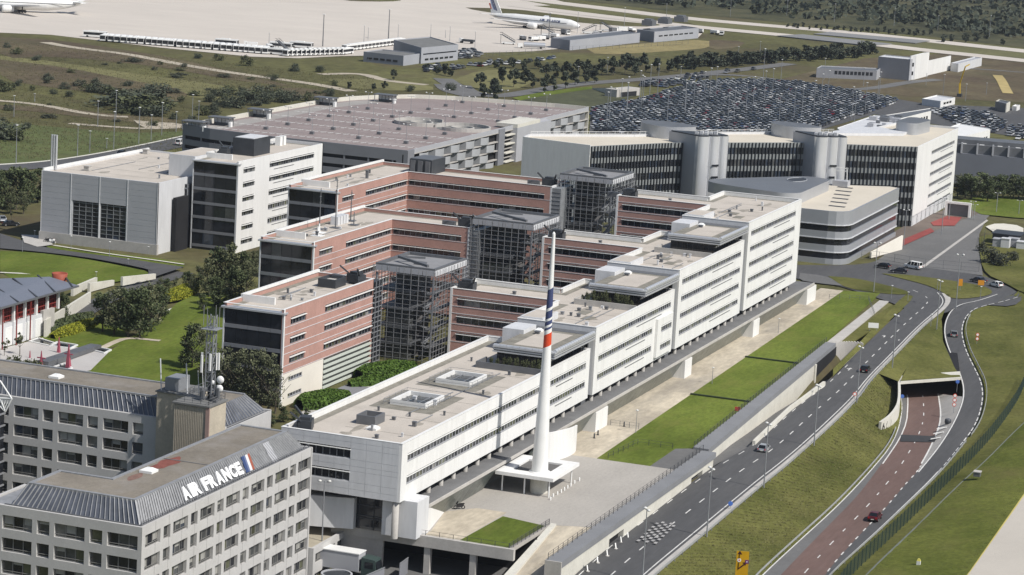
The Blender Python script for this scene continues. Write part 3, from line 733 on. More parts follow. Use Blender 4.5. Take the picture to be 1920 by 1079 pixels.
# ================================================================== foreground precast-concrete offices with the airline sign
def concrete_rows(T_, wall, F, L, wide, narrow, nrow, z1, z0, first_u, t=.6, parts=True):
    rows = []
    for r in range(nrow):
        zt = 7.65-3.2*r; zb = zt-1.95; ops = []
        for (a, b) in wide: ops.append((a, b)); win_panes(T_, F, a, b, zb, zt, 3, shade=False, rail=True, frame_m=mat('grey_window_frame', (.22,.215,.205), .6, .1, .5), d=-.55, wts=(.36,.42,.06,.06,.10), tw=.13, blinds=.3)  # lighter glass mix paints grey reflections into the panes
        for (a, b) in narrow: ops.append((a, b)); win_panes(T_, F, a, b, zb, zt, 1, shade=False, rail=True, frame_m=MATS['grey_window_frame'], d=-.55, wts=(.38,.44,.06,.04,.08), tw=.13, blinds=.25)
        rows.append((zb, zt, ops))
    skin(wall, F, L, z0, z1, rows, t=t)
def mansard(T_, a, b, c, d, m, nribs, ribm):    # a,b base ends; c,d top ends above b,a
    q = MB(); q.quad(a, b, c, d); q.build('mansard_slope', m, T_)
    q = MB(); a, b, c, d = map(Vector, (a, b, c, d)); nrm = (b-a).cross(d-a).normalized()
    for k in range(nribs+1):
        s = k/nribs; q.bar(a.lerp(b, s)+nrm*.06, d.lerp(c, s)+nrm*.06, .09, .2)
    q.build('standing_seams', ribm, T_, kind='stuff')
aX0, aX1, aY0, aY1 = -62.4, -8.1, 11.5, 24.6
A_ = thing('concrete_office', (aX0, aY0, -15), 'grey precast concrete office block carrying the AIR FRANCE sign', 'office block')
wall = MB()
F, L = frame((aX0, aY0), (aX1, aY0))
concrete_rows(A_, wall, F, L-.6, [(-13.1-8.05*k-aX0, -8.75-8.05*k-aX0) for k in range(7)], [(-15.9-8.05*k-aX0, -13.95-8.05*k-aX0) for k in range(6)], 6, 9, -16, 0)
yl1 = 36.5
F, L = frame((aX0, yl1), (aX0, aY0)); wall.cur = 0
concrete_rows(A_, wall, F, L-.6, [(yl1-16.75-8.15*k, yl1-12.05-8.15*k) for k in range(3)], [(yl1-19.45-8.15*k, yl1-17.5-8.15*k) for k in range(2)], 4, 9, -16, 0)
for p0, p1 in (((aX1,aY0),(aX1,aY1)), ((aX1,aY1),(-50.5,aY1)), ((-50.5,aY1),(-50.5,yl1)), ((-50.5,yl1),(aX0,yl1))):
    f2, l2 = frame(p0, p1); skin(wall, f2, l2-.6 if p0[1] != aY1 else l2, -16, 9, [])
wall.build('wall', CONCG, A_)
MB().prism(inset([(aX0,aY0),(aX1,aY0),(aX1,aY1),(-50.5,aY1),(-50.5,yl1),(aX0,yl1)], .75), -16, 8.6).build('inner_core', CORE, A_)
q = MB()
for k in range(14): q.box(aX0+3.87*k+.0, aX0+3.87*k+.04, aY0-.012, aY0+.01, -16, 9)
q.build('panel_joints', CONCD, A_)
RO = mat('old_roof_felt', (.215,.19,.155), .95, .2, .12, fine=.15, fscale=2, dirt=.6, dirtcol=(.29,.27,.25), dscale=.18)
gut = MB(); gut.flat(inset([(aX0,aY0),(aX1,aY0),(aX1,aY1),(-50.5,aY1),(-50.5,yl1),(aX0,yl1)], .5), 8.75); gut.build('gutter_roof', ZINC, A_)
rt = [(-59.9,14.0),(-12.0,14.2),(-12.0,22.2),(-51.4,22.3),(-51.4,30.6),(-59.7,30.6)]; zt_ = 11.8
q = MB(); q.flat(rt, zt_); q.build('roof', RO, A_)
ed = MB(); a = inset(rt, -.1); b = inset(rt, .45)
for k in range(6):
    k2 = (k+1) % 6; ed.hexa([(*a[k],zt_-.25),(*a[k2],zt_-.25),(*b[k2],zt_-.25),(*b[k],zt_-.25),(*a[k],zt_+.16),(*a[k2],zt_+.16),(*b[k2],zt_+.16),(*b[k],zt_+.16)])
ed.build('roof_edge', ZINC, A_)
mansard(A_, (-61.6,12.3,8.9), (-9.6,12.3,8.9), (-12,14.1,zt_), (-59.9,14.0,zt_), ZINC, 78, ZINC)  # sunlit slope takes the paler zinc, so light sits in the colour
mansard(A_, (-61.6,32.0,8.9), (-61.6,12.3,8.9), (-59.9,14.0,zt_), (-59.7,30.6,zt_), SLATE, 26, ZINC)
mansard(A_, (-9.6,12.3,8.9), (-9.6,23.6,8.9), (-12,22.2,zt_), (-12,14.1,zt_), SLATE, 10, ZINC)
mansard(A_, (-9.6,23.6,8.9), (-50.3,23.6,8.9), (-51.4,22.3,zt_), (-12,22.2,zt_), SLATE, 40, ZINC)
mansard(A_, (-50.3,32,8.9), (-61.6,32,8.9), (-59.7,30.6,zt_), (-51.4,30.6,zt_), SLATE, 10, ZINC)
q = MB(); q.quad((-50.3,23.6,8.9),(-50.3,32,8.9),(-51.4,30.6,zt_),(-51.4,22.3,zt_)); q.build('mansard_slope', SLATE, A_)
q = MB(); q.quad((-20.6,12.24,8.95),(-18.6,12.24,8.95),(-18.9,13.95,zt_),(-20.9,13.95,zt_)); q.build('mended_sheet', GRAYL, A_)
q = MB()
for x_ in (-61.5, ):
    q.bar((-61.9,33,9.1),(-61.9,11.9,9.1),.12); q.bar((-61.9,11.9,9.1),(-8.6,11.9,9.1),.12); q.bar((-61.9,11.9,9.5),(-8.6,11.9,9.5),.07)
for k in range(28): q.bar((-61.9+k*1.97,11.9,8.9),(-61.9+k*1.97,11.9,9.5),.06)
q.build('gutter_rail', STEELM, A_)
q = MB(); q.flat([(-39.3+4.3*cos(a)*(1+.15*sin(3*a)), 20.2+1.25*sin(a)*(1+.2*cos(5*a))) for a in [k*pi/12 for k in range(24)]], zt_+.012); q.build('red_patch', mat('red_oxide_felt', (.22,.075,.058), .9, .25, .6, fine=.3), A_)
q = MB(); q.flat([(-48.6+2.2*cos(a)*(1+.25*sin(2*a)), 20.2+.8*sin(a)) for a in [k*pi/9 for k in range(18)]], zt_+.012); q.build('red_patch', mat('red_felt_faded', (.21,.125,.10), .9, .25, .6, fine=.3), A_)
dome_light(A_, -45.2, 19.9, zt_+.02, 2.0)
q = MB(); q.box(-37.2,-37.0,14.5,21.9,zt_,zt_+.1); q.build('roof_joint', CONCD, A_)
# sign letters on the slope
sl = Vector((0, 1.75, 2.87)).normalized(); sn = Vector((0, -2.87, 1.75)).normalized()
def letter_mesh(ch, wid, hgt, dep):
    cu = bpy.data.curves.new('letter', 'FONT'); cu.body = ch; cu.size = 1; cu.extrude = .06; cu.offset = .055; cu.resolution_u = 3
    o = bpy.data.objects.new('tmp', cu); COL.objects.link(o); dg = bpy.context.evaluated_depsgraph_get()
    me = bpy.data.meshes.new_from_object(o.evaluated_get(dg)); bpy.data.objects.remove(o)
    xs = [v.co.x for v in me.vertices]; ys = [v.co.y for v in me.vertices]; zs = [v.co.z for v in me.vertices]
    for v in me.vertices:
        x = (v.co.x-min(xs))/(max(xs)-min(xs))*wid; y = (v.co.y-min(ys))/(max(ys)-min(ys))*hgt; z = (v.co.z-min(zs))/(max(zs)-min(zs))*dep
        c = Vector((x,0,0))+sl*y+sn*z; v.co = c
    me.materials.clear(); me.materials.append(mat('sign_white', (.85,.85,.85), .4, .02)); return me
x = -48.45; al = world_loc(A_)
for ch, wd in zip('AIR FRANCE', (1.2,.5,1.15,.42,.98,1.15,1.2,1.15,1.02,.98)):
    wd *= 1.9
    if ch != ' ':
        p = Vector((x, 12.55, 9.3))+sn*.12; obj('sign_letter', letter_mesh(ch, wd*.9, 1.95, .22), A_, p-al)
    x += wd
for k, (w_, m_) in enumerate(((.75,mat('sign_blue1', (.04,.065,.16), .5, .05)),(.5,mat('sign_blue2', (.12,.15,.26), .5, .05)),(.75,WHITE2),(.7,mat('sign_red1', (.30,.085,.05), .5, .05)))):
    x0_ = -29.2+sum((.75,.5,.75,.7)[:k]); q = MB(); p = lambda a, y, z: Vector((a,12.45,9.1))+sl*y+sn*z
    q.hexa([p(x0_,.15,.1),p(x0_+w_,.15,.1),p(x0_+w_,.15,.22),p(x0_,.15,.22),p(x0_+.55,2.6,.1),p(x0_+w_+.55,2.6,.1),p(x0_+w_+.55,2.6,.22),p(x0_+.55,2.6,.22)]); q.build('sign_stripe', m_, A_)
# lower annex
N_ = thing('concrete_annex', (-8, 10.7, -16), 'low flat-roofed concrete annex at the end of the sign building', 'annex')
F, L = frame((-7.9, 10.7), (6.2, 10.7)); wall = MB(); rows = []
for r in range(3):
    zt = -8.1-3.2*r; zb = zt-1.6
    for (a, b, n) in ((.8,5.5,3),(6.1,8.1,1),(9.0,13.4,3)): win_panes(N_, F, a, b, zb, zt, n, shade=False, rail=True, frame_m=MATS['grey_window_frame'], d=-.5, wts=(.3,.4,.2,.05,.05), tw=.12)
    rows.append((zb, zt, [(.8,5.5),(6.1,8.1),(9.0,13.4)]))
skin(wall, F, L-.4, -18, -7.05, rows, t=.55)
for p0, p1 in (((6.2,10.7),(6.2,19)),((6.2,19),(-7.9,19)),((-7.9,19),(-7.9,10.7))):
    f2, l2 = frame(p0, p1); skin(wall, f2, l2-.55, -18, -7.05, [])
wall.build('wall', CONCG, N_); q = MB(); q.flat([(-7.6,11),(5.9,11),(5.9,18.7),(-7.6,18.7)], -7.6); q.build('roof', mat('annex_roof', (.40,.36,.28), .95, .12, .3, fine=.1), N_)
MB().box(-7.3,5.6,11.3,18.4,-18,-7.7).build('inner_core', CORE, N_)
# rear wing, concrete cores, lattice mast
R_ = thing('concrete_wing', (-4, 28, -15), 'grey concrete rear wing with slate-blue mansard roof at the left edge', 'office block')
F, L = frame((-4.0, 90), (-4.0, 28)); wall = MB()
u_ = lambda y: 90-y
wide = [(u_(66.65-8.2*k), u_(62.1-8.2*k)) for k in range(-2, 3)]; nar = [(u_(61.3-8.2*k), u_(59.4-8.2*k)) for k in range(-2, 3)]
concrete_rows(R_, wall, F, L-.6, wide, nar, 5, 9, -16, 0)
for p0, p1 in (((-4,28),(11.5,28)),((11.5,28),(11.5,90)),((11.5,90),(-4,90))):
    f2, l2 = frame(p0, p1); skin(wall, f2, l2-.4, -16, 9 if p0 != (-4,28) else 8.8, [])
wall.build('wall', CONCG, R_); MB().box(-3.2,10.8,28.8,89,-16,8.5).build('inner_core', CORE, R_)
mansard(R_, (-3.3,90,8.9), (-3.3,29,8.9), (-1.9,31,zt_), (-1.9,90,zt_), SLATE, 68, ZINC)
mansard(R_, (-3.3,29,8.9), (10.8,29,8.9), (7.6,31,zt_), (-1.9,31,zt_), SLATE, 14, ZINC)
q = MB(); q.quad((10.8,29,8.9),(10.8,90,8.9),(7.6,90,zt_),(7.6,31,zt_)); q.build('mansard_slope', SLATE, R_)
q = MB(); q.flat([(-1.9,31),(7.6,31),(7.6,90),(-1.9,90)], zt_); q.build('roof', RO, R_)
q = MB(); q.box(-2.1,-1.6,31,90,zt_-.15,zt_+.14); q.box(7.3,7.8,31,90,zt_-.15,zt_+.22); q.build('roof_edge', ZINC, R_)
q = MB(); q.flat([(-3.4,28.6),(11,28.6),(11,89),(-3.4,89)], 8.8); q.build('gutter_roof', ZINC, R_)
dome_light(R_, 1.2, 62, zt_+.02, 1.9)
C_ = thing('concrete_core', (-10.7, 28.1, -15), 'tan corrugated concrete stair tower carrying the antenna mast', 'stair tower')
q = MB(); q.box(-10.7,-4.9,28.1,34.2,-16,13.5); q.build('shaft', CONCT, C_)
q = MB()
for k in range(20): y_ = 28.25+k*.3; q.box(-10.78,-10.7,y_,y_+.13,-16,13.4)
q.build('board_ribs', CONCT, C_, kind='stuff')
q = MB(); q.box(-4.85,1.8,34.3,40.3,-16,13.4); q.build('rear_shaft', CONCT, C_)
q = MB(); q.box(-11,-4.6,27.9,34.4,13.5,13.75); q.box(-5.1,2.0,34.1,40.5,13.4,13.6); q.build('cap', ROOFDK, C_)
q = MB(); q.box(-10.9,-10.7,27.95,28.6,-10,13.45); q.build('corner_strip', mat('faded_red_strip', (.40,.27,.23), .9, .1), C_)
q = MB(); q.box(-3.6,.2,37.2,39.6,13.6,15.6); q.build('plant_box', STEEL, C_)
for (a, b, h_) in ((-4.2,39.9,5.2),(-4.2,35.3,5.0),(-2,33.6,4.0),(-5.4,32.6,4.4)): q = MB(); q.tube((a,b,13.5),(a-.2,b+.25,13.5+h_),.10 if h_ > 4.6 else .05,n=6); q.build('aerial_pole', WHITE2, C_)
q = MB()
for (p, p2) in (((-4.8,28.4),(-4.8,34)),((-10.3,28.4),(-10.3,34)),((-10.3,28.4),(-4.8,28.4)),((-4.7,34.6),(1.6,34.6))):
    for z_ in (14.2, 14.7): q.bar((*p,z_),(*p2,z_),.06)
    for s in range(5): a = Vector((*p,13.6)).lerp(Vector((*p2,13.6)), s/4); q.bar(a, a+Vector((0,0,1.1)), .06)
q.build('railing', STEELM, C_)
ms = thing('antenna_mast', (-6.6, 30.2, 13.7), 'grey lattice antenna mast with white panel aerials and two round dishes', 'antenna mast')
mx, my, mz0, mz1 = -6.6, 30.2, 13.7, 27.2
q = MB(); hw = .55
for sx in (-1, 1):
    for sy in (-1, 1): q.bar((mx+sx*hw,my+sy*hw,mz0),(mx+sx*hw,my+sy*hw,mz1),.16)
z_ = mz0; s_ = 1
while z_ < mz1-.1:
    for (a, b, c, d) in ((-1,-1,1,-1),(1,-1,1,1),(1,1,-1,1),(-1,1,-1,-1)):
        q.bar((mx+a*hw,my+b*hw,z_),(mx+c*hw,my+d*hw,z_),.1); q.bar((mx+a*hw,my+b*hw,z_),(mx+c*hw,my+d*hw,min(mz1,z_+1.5)),.08)
    z_ += 1.5
q.build('lattice', STEEL, ms)
q = MB(); q.box(mx-.2,mx+.2,my-.2,my+.2,mz0,mz0+7); q.build('cable_duct', STEELD, ms)
q = MB()
for k in range(9): a = k*.7; q.box(mx-1.6+.35*(k%5),mx-1.0+.35*(k%5),my-2+.45*(k%7),my-1.6+.45*(k%7),mz0+.1*k,mz0+.5+.25*k)
q.build('cabinets', STEELM, ms)
for k, (a, b, z_) in enumerate(((-1.25,.9,18.2),(.25,-1.25,18.6),(1.2,-.3,18.3),(-.4,1.3,18.5),(-1.2,-.5,18.6))): q = MB(); q.box(mx+a-.14,mx+a+.14,my+b-.14,my+b+.14,z_,z_+2.7); q.build('panel_aerial', PAINT, ms)
for k, (a, b, z_) in enumerate(((-1.1,1.3,25.6),(-1.1,-1.3,25.8),(1.1,-1,25.2),(.2,1.2,25.0))): q = MB(); q.tube((mx+a*.8,my+b*.8,z_),(mx+a*.8,my+b*.8,z_+3.2),.045,n=6); q.build('whip_aerial', STEEL, ms)
q = MB(); q.box(mx-1.3,mx+1.3,my-1.3,my+1.3,25.0,25.12); q.build('platform', STEEL, ms)
for (b, z_, r_) in ((-1.9,17.2,.62),(-1.8,15.8,.62),(-.6,16.6,.36),(-1.2,15.0,.3)):
    q = MB(); n = 14; prof = [(r_*cos(t_), -.25+r_*.5*sin(t_)) for t_ in (0,.4,.8,1.2,1.5)]; prof = [(r_,-.35)]+prof
    i0 = len(q.v); q.lathe(prof, (0,0), n); q.v = [(mx-.55-h_, my+b+x_, z_+y_) for (x_,y_,h_) in q.v]; q.build('dish', PAINT, ms, smooth=True)

# ================================================================== glass lattice tower sliver and tubular truss at the left edge
t = thing('glazed_stair_tower', (-8, 68, -15), 'sliver of a dark glazed stair tower at the left frame edge', 'stair tower')
q = MB(); q.box(-12,-4.2,68.3,80,-16,7.6); q.build('glass', G1, t)
q = MB()
for z_ in range(-16, 8, 2): q.box(-12.2,-4.1,68.1,80,z_,z_+.25)
for k in range(6): q.box(-12.25,-12.0,68.2+k*2,68.35+k*2,-16,7.6)
q.build('frame', STEEL, t)
t = thing('white_truss', (-14, 67, 7), 'white tubular roof truss poking in at the left frame edge', 'roof truss')
q = MB(); P = [FX(u, v, -14) for (u, v) in ((0,747),(22,748),(10,772),(0,762),(0,714))]
for a, b in ((0,1),(1,2),(2,3),(4,1),(0,2)): q.tube(P[a],P[b],.14,n=8)
for k in range(1, 4): q.tube(P[0].lerp(P[1],k/4),P[3].lerp(P[2],k/4),.1,n=6)
q.build('tubes', PAINT, t, off=(-14,67,7))

# ================================================================== multi-storey car park
gz1 = 8.0
gpoly = [(351,147),(519,147),(519,160),(516,178),(512,196),(505,209),(492,218),(479,223),(460,226),(359,226.5),(355,215),(351.5,192)]
P_ = thing('car_park_building', (351, 147, -5), 'multi-storey grey car park with red-brown roof deck and spiral ramps', 'car park')
ASPH_R = mat('red_roof_asphalt', (.265,.218,.208), .9, .10, .06, fine=.14, fscale=1.5, dirt=.6, dirtcol=(.33,.295,.28), dscale=.06, stretch=(1,.4,1))
q = MB(); q.flat(gpoly, 6.9); q.build('roof_deck', ASPH_R, P_)
wall = MB(); n = len(gpoly)
for i in range(n):
    F, L = frame(gpoly[i], gpoly[(i+1) % n])
    if i == 0: continue
    back = 1 <= i <= 8
    if back: wall.cur = 1; skin(wall, F, L, -6, 8.3, [], t=.5)
    else:
        wall.cur = 0; rows = []
        for r in range(4): zb = 3.7-2.93*r; rows.append((zb, zb+1.15, [(1.0 if i == 9 else 0, L-(3.5 if i == 11 else 0))]))
        skin(wall, F, L, -6, 8.2, rows, t=.5)
        for r in range(4):
            q = MB(); u = 0
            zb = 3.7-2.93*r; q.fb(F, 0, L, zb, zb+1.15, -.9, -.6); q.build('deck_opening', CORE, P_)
            k = 8.0; c = MB()
            while k < L: c.fb(F, k, k+.5, zb, zb+1.15, -.4, -.1); k += 8
            if L > 8: c.build('pillars', GRAYP, P_)
wall.build('wall', [GRAYP, CONCL], P_)
F, L = frame(gpoly[0], gpoly[1]); X2U = lambda x: x-351
q = MB(); q.fb(F, 0, L, -6, 6.8, -1.6, -1.2); q.build('inner_wall', CORE, P_)
for r in range(5):
    q = MB(); z_ = 6.9-2.93*r; q.fb(F, 5, L, z_-.32, z_, -1.2, .05); q.build('deck_edge', CONC, P_)
q = MB(); q.fb(F, 5, L, 6.9, 8.15, -.35, 0); q.build('roof_parapet', GRAYL, P_)
q = MB(); q.fb(F, 0, 5, -6, 8.1, -.6, .2); q.build('corner_wall', GRAYP, P_)
PANB = mat('perforated_panel', (.52,.53,.55), .45, .05, .3, metal=.35); PAND = mat('panel_shade_grey', (.20,.205,.215), .5, .1, .3, metal=.3)
def bulge(F, u0, u1, z0, z1, m, n=8, dep=.9):
    q = MB(); o, u, nn_ = F; A = []; B = []
    for k in range(n+1):
        s = k/n; d = dep*(1-(2*s-1)**2)*1.0; a = u0+(u1-u0)*s
        A.append((o[0]+u[0]*a+nn_[0]*d, o[1]+u[1]*a+nn_[1]*d, z0)); B.append((o[0]+u[0]*a+nn_[0]*d, o[1]+u[1]*a+nn_[1]*d, z1))
    q.strip(A, B); return q.build('bulging_panel', m, P_, smooth=True)
for r in range(5):
    zt = 6.45-2.93*r; zb = zt-2.35; u = 9.5+(0 if r % 2 == 0 else 5.6); k = 0
    while u < L-5:
        if not (76 < u+6 and u < 124): bulge(F, u, u+7.0, zb, zt, PANB); q = MB()
        elif 70 < u < 78: pass
        if not (70 < u+12.6 and u+7.0 < 124) and u+13 < L: bulge(F, u+7.0, u+12.85, zb-.0, zt, PAND, 6, -.7)
        u += 12.85
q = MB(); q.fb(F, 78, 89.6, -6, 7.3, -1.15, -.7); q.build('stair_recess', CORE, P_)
q = MB(); q.fb(F, 76.6, 82, -6, 7.9, -.6, .3); q.build('stair_wall', GRAYP, P_)
for r in range(5): q = MB(); q.fb(F, 82, 90, 5.2-2.93*r, 5.55-2.93*r, -.7, 1.0); q.build('stair_balcony', CONCL, P_)
q = MB(); q.fb(F, 90, 123, -6, 7.4, -.9, 1.6); q.build('flat_grey_wall', GRAYL, P_)
q = MB(); q.fb(F, 90, 112, 7.4, 8.6, -6, 1.6); q.build('ramp_head_wall', CONCL, P_)
# painted bays on the roof deck
q = MB(); X = 368.5
while X < 512:
    ymax = 222 if X < 455 else 214-(X-455)*.9; y = 150.5
    while y < ymax-2:
        if not (405 < X < 450 and 150 < y < 182): q.box(X-2.6, X+2.6, y, y+.16, 6.93, 6.94)
        y += 2.6
    y = 150
    while y < ymax:
        if not (405 < X < 450 and 150 < y < 182): q.box(X-.42, X+.42, y, y+1.9, 6.945, 6.955)
        y += 2.6
    X += 15.7
q.build('bay_markings', mat('road_paint', (.66,.65,.62), .7, .15, 1.0, fine=.2), P_, kind='stuff')
PV = mat('roof_lane_grey', (.33,.31,.29), .9, .08, .1, fine=.1)
q = MB(); q.flat([(358,223.5),(459,223.5),(478,220.5),(491,215.5),(487,211),(455,216.5),(358,216.5)], 6.915); q.build('roof_lane', PV, P_)
# two spiral ramp mouths
def ring_wall(cx, cy, r, a0, a1, z0, z1, m, nm):
    q = MB(); n = 28
    for k in range(n):
        t0 = a0+(a1-a0)*k/n; t1 = a0+(a1-a0)*(k+1)/n; ri, ro = r-.25, r+.25
        P = lambda rr, t, z: (cx+rr*cos(t), cy+rr*sin(t), z)
        q.hexa([P(ro,t0,z0),P(ro,t1,z0),P(ri,t1,z0),P(ri,t0,z0),P(ro,t0,z1),P(ro,t1,z1),P(ri,t1,z1),P(ri,t0,z1)])
    return q.build(nm, m, P_)
for (cx, cy, a0, a1) in ((431, 175.5, -.5, 4.9), (427.5, 159.5, -3.6, 1.9)):
    ring_wall(cx, cy, 9.0, a0, a1, 6.9, 8.0, CONC, 'ramp_wall')
    ring_wall(cx, cy, 3.6, 0, 2*pi, 6.2, 7.6, CONC, 'ramp_core_wall')
    q = MB(); n = 28; q.v = []; 
    q.flat([(cx+8.7*cos(2*pi*k/n), cy+8.7*sin(2*pi*k/n)) for k in range(n)], 6.93); q.build('ramp_well_shade', ROOFDK, P_)  # flat dark disc stands in for the shaded ramp hole
# stair shelters on the roof edge
for i, (x_, y_) in enumerate(((375,221.2),(405.5,222.5),(457,222.3),(484,211.5),(358.5,222))):
    s = thing('roof_shelter', (x_, y_, 6.9), ['grey glazed stair shelter nearest the left corner of the car park roof edge','second glazed stair shelter along the left edge of the car park roof','third glazed stair shelter along the left edge of the car park roof','glazed stair shelter at the far curve of the car park roof','half-hidden stair shelter on the very corner of the car park roof'][i], 'stair shelter', 'stair shelters on the car park roof')
    q = MB(); q.box(-2.2,2.2,-3.8,3.8,2.5,2.8); q.build('roof', STEELM, s, off=(0,0,0))
    q = MB(); q.box(1.6,1.9,-3.4,3.4,0,2.5); q.build('back_wall', STEELM, s, off=(0,0,0))
    for k in range(5): q = MB(); q.box(1.45,1.58,-3.1+k*1.3,-2.0+k*1.3,.8,2.2); q.build('pane', mat('pale_pane', (.75,.76,.76), .4, .05), s, off=(0,0,0))  # pale opaque panes along the back wall
    q = MB()
    for y2 in (-3.5,3.3): q.box(-2,-1.8,y2,y2+.2,0,2.5)
    q.build('posts', STEEL, s, off=(0,0,0)); q = MB(); q.box(-2.6,-1.2,-4.6,-3.9,0,1.6); q.build('ticket_box', PAINT, s, off=(0,0,0))

# ================================================================== silver research building with fins and cylinder towers
S_ = thing('silver_building', (325, 81, -7), 'long silver office building with black fins, metal cylinder towers and white end wall', 'office building')
st = 18.0
sf = [(330,103),(325.8,81.2),(353.8,65.3),(384.6,35.7),(403.3,4.2),(468,4.6),(468,24),(440,27),(420,34),(393,58.5),(362,80),(338,104)]
q = MB(); q.flat(inset(sf, .2), st-.35); q.build('roof', mat('cream_roof', (.60,.545,.45), .95, .05, .1, fine=.05, dirt=.2, dirtcol=(.45,.4,.33)), S_)
MB().prism(inset(sf, .8), -7, st-.5).build('inner_core', CORE, S_)
wall = MB(); n = len(sf); SPG = mat('spandrel_grey_green', (.24,.255,.255), .45, .06, .3); FIN = mat('black_fin', (.03,.033,.038), .5, .1); CYL = mat('polished_drum', (.78,.79,.81), .3, .03, .2, metal=.5, spec=.6)
for i in range(n):
    F, L = frame(sf[i], sf[(i+1) % n])
    if i in (1, 2, 3):
        for r in range(7):
            zt = st-1.45-3.48*r; zb = zt-1.95
            q = MB(); m_ = int(L/1.15)
            for k in range(m_):
                q.cur = random.choices([0,1,2],[.7,.15,.15])[0]; q.fb(F, L*k/m_, L*(k+1)/m_, zb, zt, -.5, -.1)
            q.build('window_band', [G1, G2, G4], S_)
            q = MB(); q.fb(F, 0, L, zt, min(st, zt+1.53) if r else st, -.5, -.06); q.build('spandrel_band', SPG, S_)
        u = .4
        while u < L-.1:
            q = MB(); q.fb(F, u, u+.2, -6.5, st-.03, -.06, .32); q.build('fin', FIN, S_); u += 1.18
    elif i == 4:
        wall.cur = 0; rows = []
        for r in range(6):
            zt = 14.6-3.38*r; zb = zt-1.0; win_strip(S_, F, 22.5, 60, zb, zt, 26, shade=False, shadow_ledge=(37,57)); rows.append((zb, zt, [(22.5, 60)]))
        skin(wall, F, L, -3.0, st, rows)
        wall.cur = 1; skin(wall, F, L, -6.5, -3.0, [], t=2.2)
        for k in range(9): q = MB(); q.fb(F, 3+k*6.6, 5.2+k*6.6, -6.5, -3.3, -.3, -.1); q.build('ground_window', G2, S_)
        for k in range(10): q = MB(); q.fb(F, .5+k*6.6, 1.6+k*6.6, -6.5, -3.0, -.4, 0); q.build('pier', WHITE2, S_)
    else:
        wall.cur = 0 if i in (0,) else 1; skin(wall, F, L, -6.5, st+.35, [])
wall.build('wall', [WHITE, WHITE2], S_)
q = MB()
for a, b in (((338,103.5),(362,80)),((393,58.5),(362,80)),((393,58.5),(420,34))):
    a = Vector((*a, st)); b = Vector((*b, st)); nseg = int((b-a).length/2)
    for k in range(nseg): p = a.lerp(b, k/nseg); q.bar(p, p+Vector((0,0,1.1)), .08)
    q.bar(a+Vector((0,0,1.1)), b+Vector((0,0,1.1)), .08); q.bar(a+Vector((0,0,.6)), b+Vector((0,0,.6)), .06)
q.build('roof_rail', PAINT, S_)
def smooth_poly(pts, n=6):     # rounded closed outline
    r = []; m = len(pts)
    for i in range(m):
        p, c, q_ = Vector(pts[i-1]), Vector(pts[i]), Vector(pts[(i+1) % m])
        d1 = (p-c); d2 = (q_-c); rr = min(d1.length, d2.length)*.45
        a = c+d1.normalized()*rr; b = c+d2.normalized()*rr
        for k in range(n+1): t_ = k/n; r.append(tuple(a*(1-t_)**2+c*2*t_*(1-t_)+b*t_*t_))
    return r
def rounded(name, pts, z0, z1, m, parent, n=6, top=None):
    q = MB(); poly = smooth_poly(pts, n); q.prism(poly, z0, z1, cap=False, bottom=False); o = q.build(name, m, parent, smooth=True)
    q = MB(); q.flat(poly, z1-.02); q.build(name+'_top', top or STEELM, parent); return o
for (fl, fc, fr_) in (((359.6,68.6),(353,58.2),(361.6,51.3)), ((389.8,39.2),(381,30.2),(387.7,22.3))):
    c_ = (Vector(fc)+Vector(fr_))/2; dv = (Vector(fr_)-Vector(fc)); WL = dv.length; dv.normalize(); nv = Vector((dv.y, -dv.x)); nv = -nv if nv.x > 0 else nv   # outwards, towards the plaza
    P2 = lambda a, d: tuple(c_+dv*a+nv*d)
    q = MB(); A = []
    # flat grey flank, then three metal lobes
    A.append(fl); A.append(P2(-WL/2, -.6))
    for (c0, r_) in ((-WL*.30, WL*.19), (WL*.06, WL*.16), (WL*.36, WL*.14)):
        for k in range(13): t_ = pi-pi*k/12; A.append(P2(c0+r_*cos(t_), r_*sin(t_)*.72))
    A.append(P2(WL/2+.1, -6.5))
    A = A[::1]; ar = sum(A[i-1][0]*A[i][1]-A[i][0]*A[i-1][1] for i in range(len(A)))
    if ar < 0: A = A[::-1]
    lob = [p for p in A if p != fl and p != P2(WL/2+.1, -6.5)]
    q.strip([(*p,-6.5) for p in lob], [(*p,20.6) for p in lob]); q.build('cylinder_tower', CYL, S_, smooth=True); q = MB(); n_A = len(A)
    for k in range(n_A):
        a_, b_ = A[k], A[(k+1) % n_A]
        if not (a_ in lob and b_ in lob and abs(lob.index(a_)-lob.index(b_)) == 1): q.quad((*a_,-6.5),(*b_,-6.5),(*b_,20.6),(*a_,20.6))
    q.build('tower_flank', GRAYL, S_); q = MB(); q.flat(A, 20.58); q.build('tower_top', STEELM, S_)
    q = MB(); q.prism(inset(A, .3), 20.6, 20.9); q.build('tower_rim', STEELD, S_)
    for z_ in (12.2, 8.8): q = MB(); p = Vector((*P2(WL*.06, WL*.16*.72+.05), z_)); q.bar(p-Vector((*dv*1.1,0)), p+Vector((*dv*1.1,0)), .3, .55); q.build('slot_window', G1, S_)
    for k in range(7):
        q = MB(); p = P2(-3.5+k*1.1, -3+.8*(k % 3)); q.box(p[0]-.5,p[0]+.5,p[1]-.5,p[1]+.5,20.9,21.5+.3*(k % 2)); q.build('roof_unit', WHITE2, S_)
for pts in ([(369.5,81),(361.6,71),(371.5,62),(379,72),(377,82)], [(401,49.5),(394,41),(401,31.5),(409,41),(408,50)], [(439.4,19.6),(437,12.2),(455,10.4),(459,18.4)]):
    rounded('penthouse', pts, st-.4, 21.3, SILVER, S_, 5, STEELM)
q = MB(); q.prism([(414,33),(432,15),(438,15),(446,27),(440,27.5),(421,34.5)], st-.3, st+.5, bottom=False); q.build('sunken_court_kerb', WHITE2, S_)
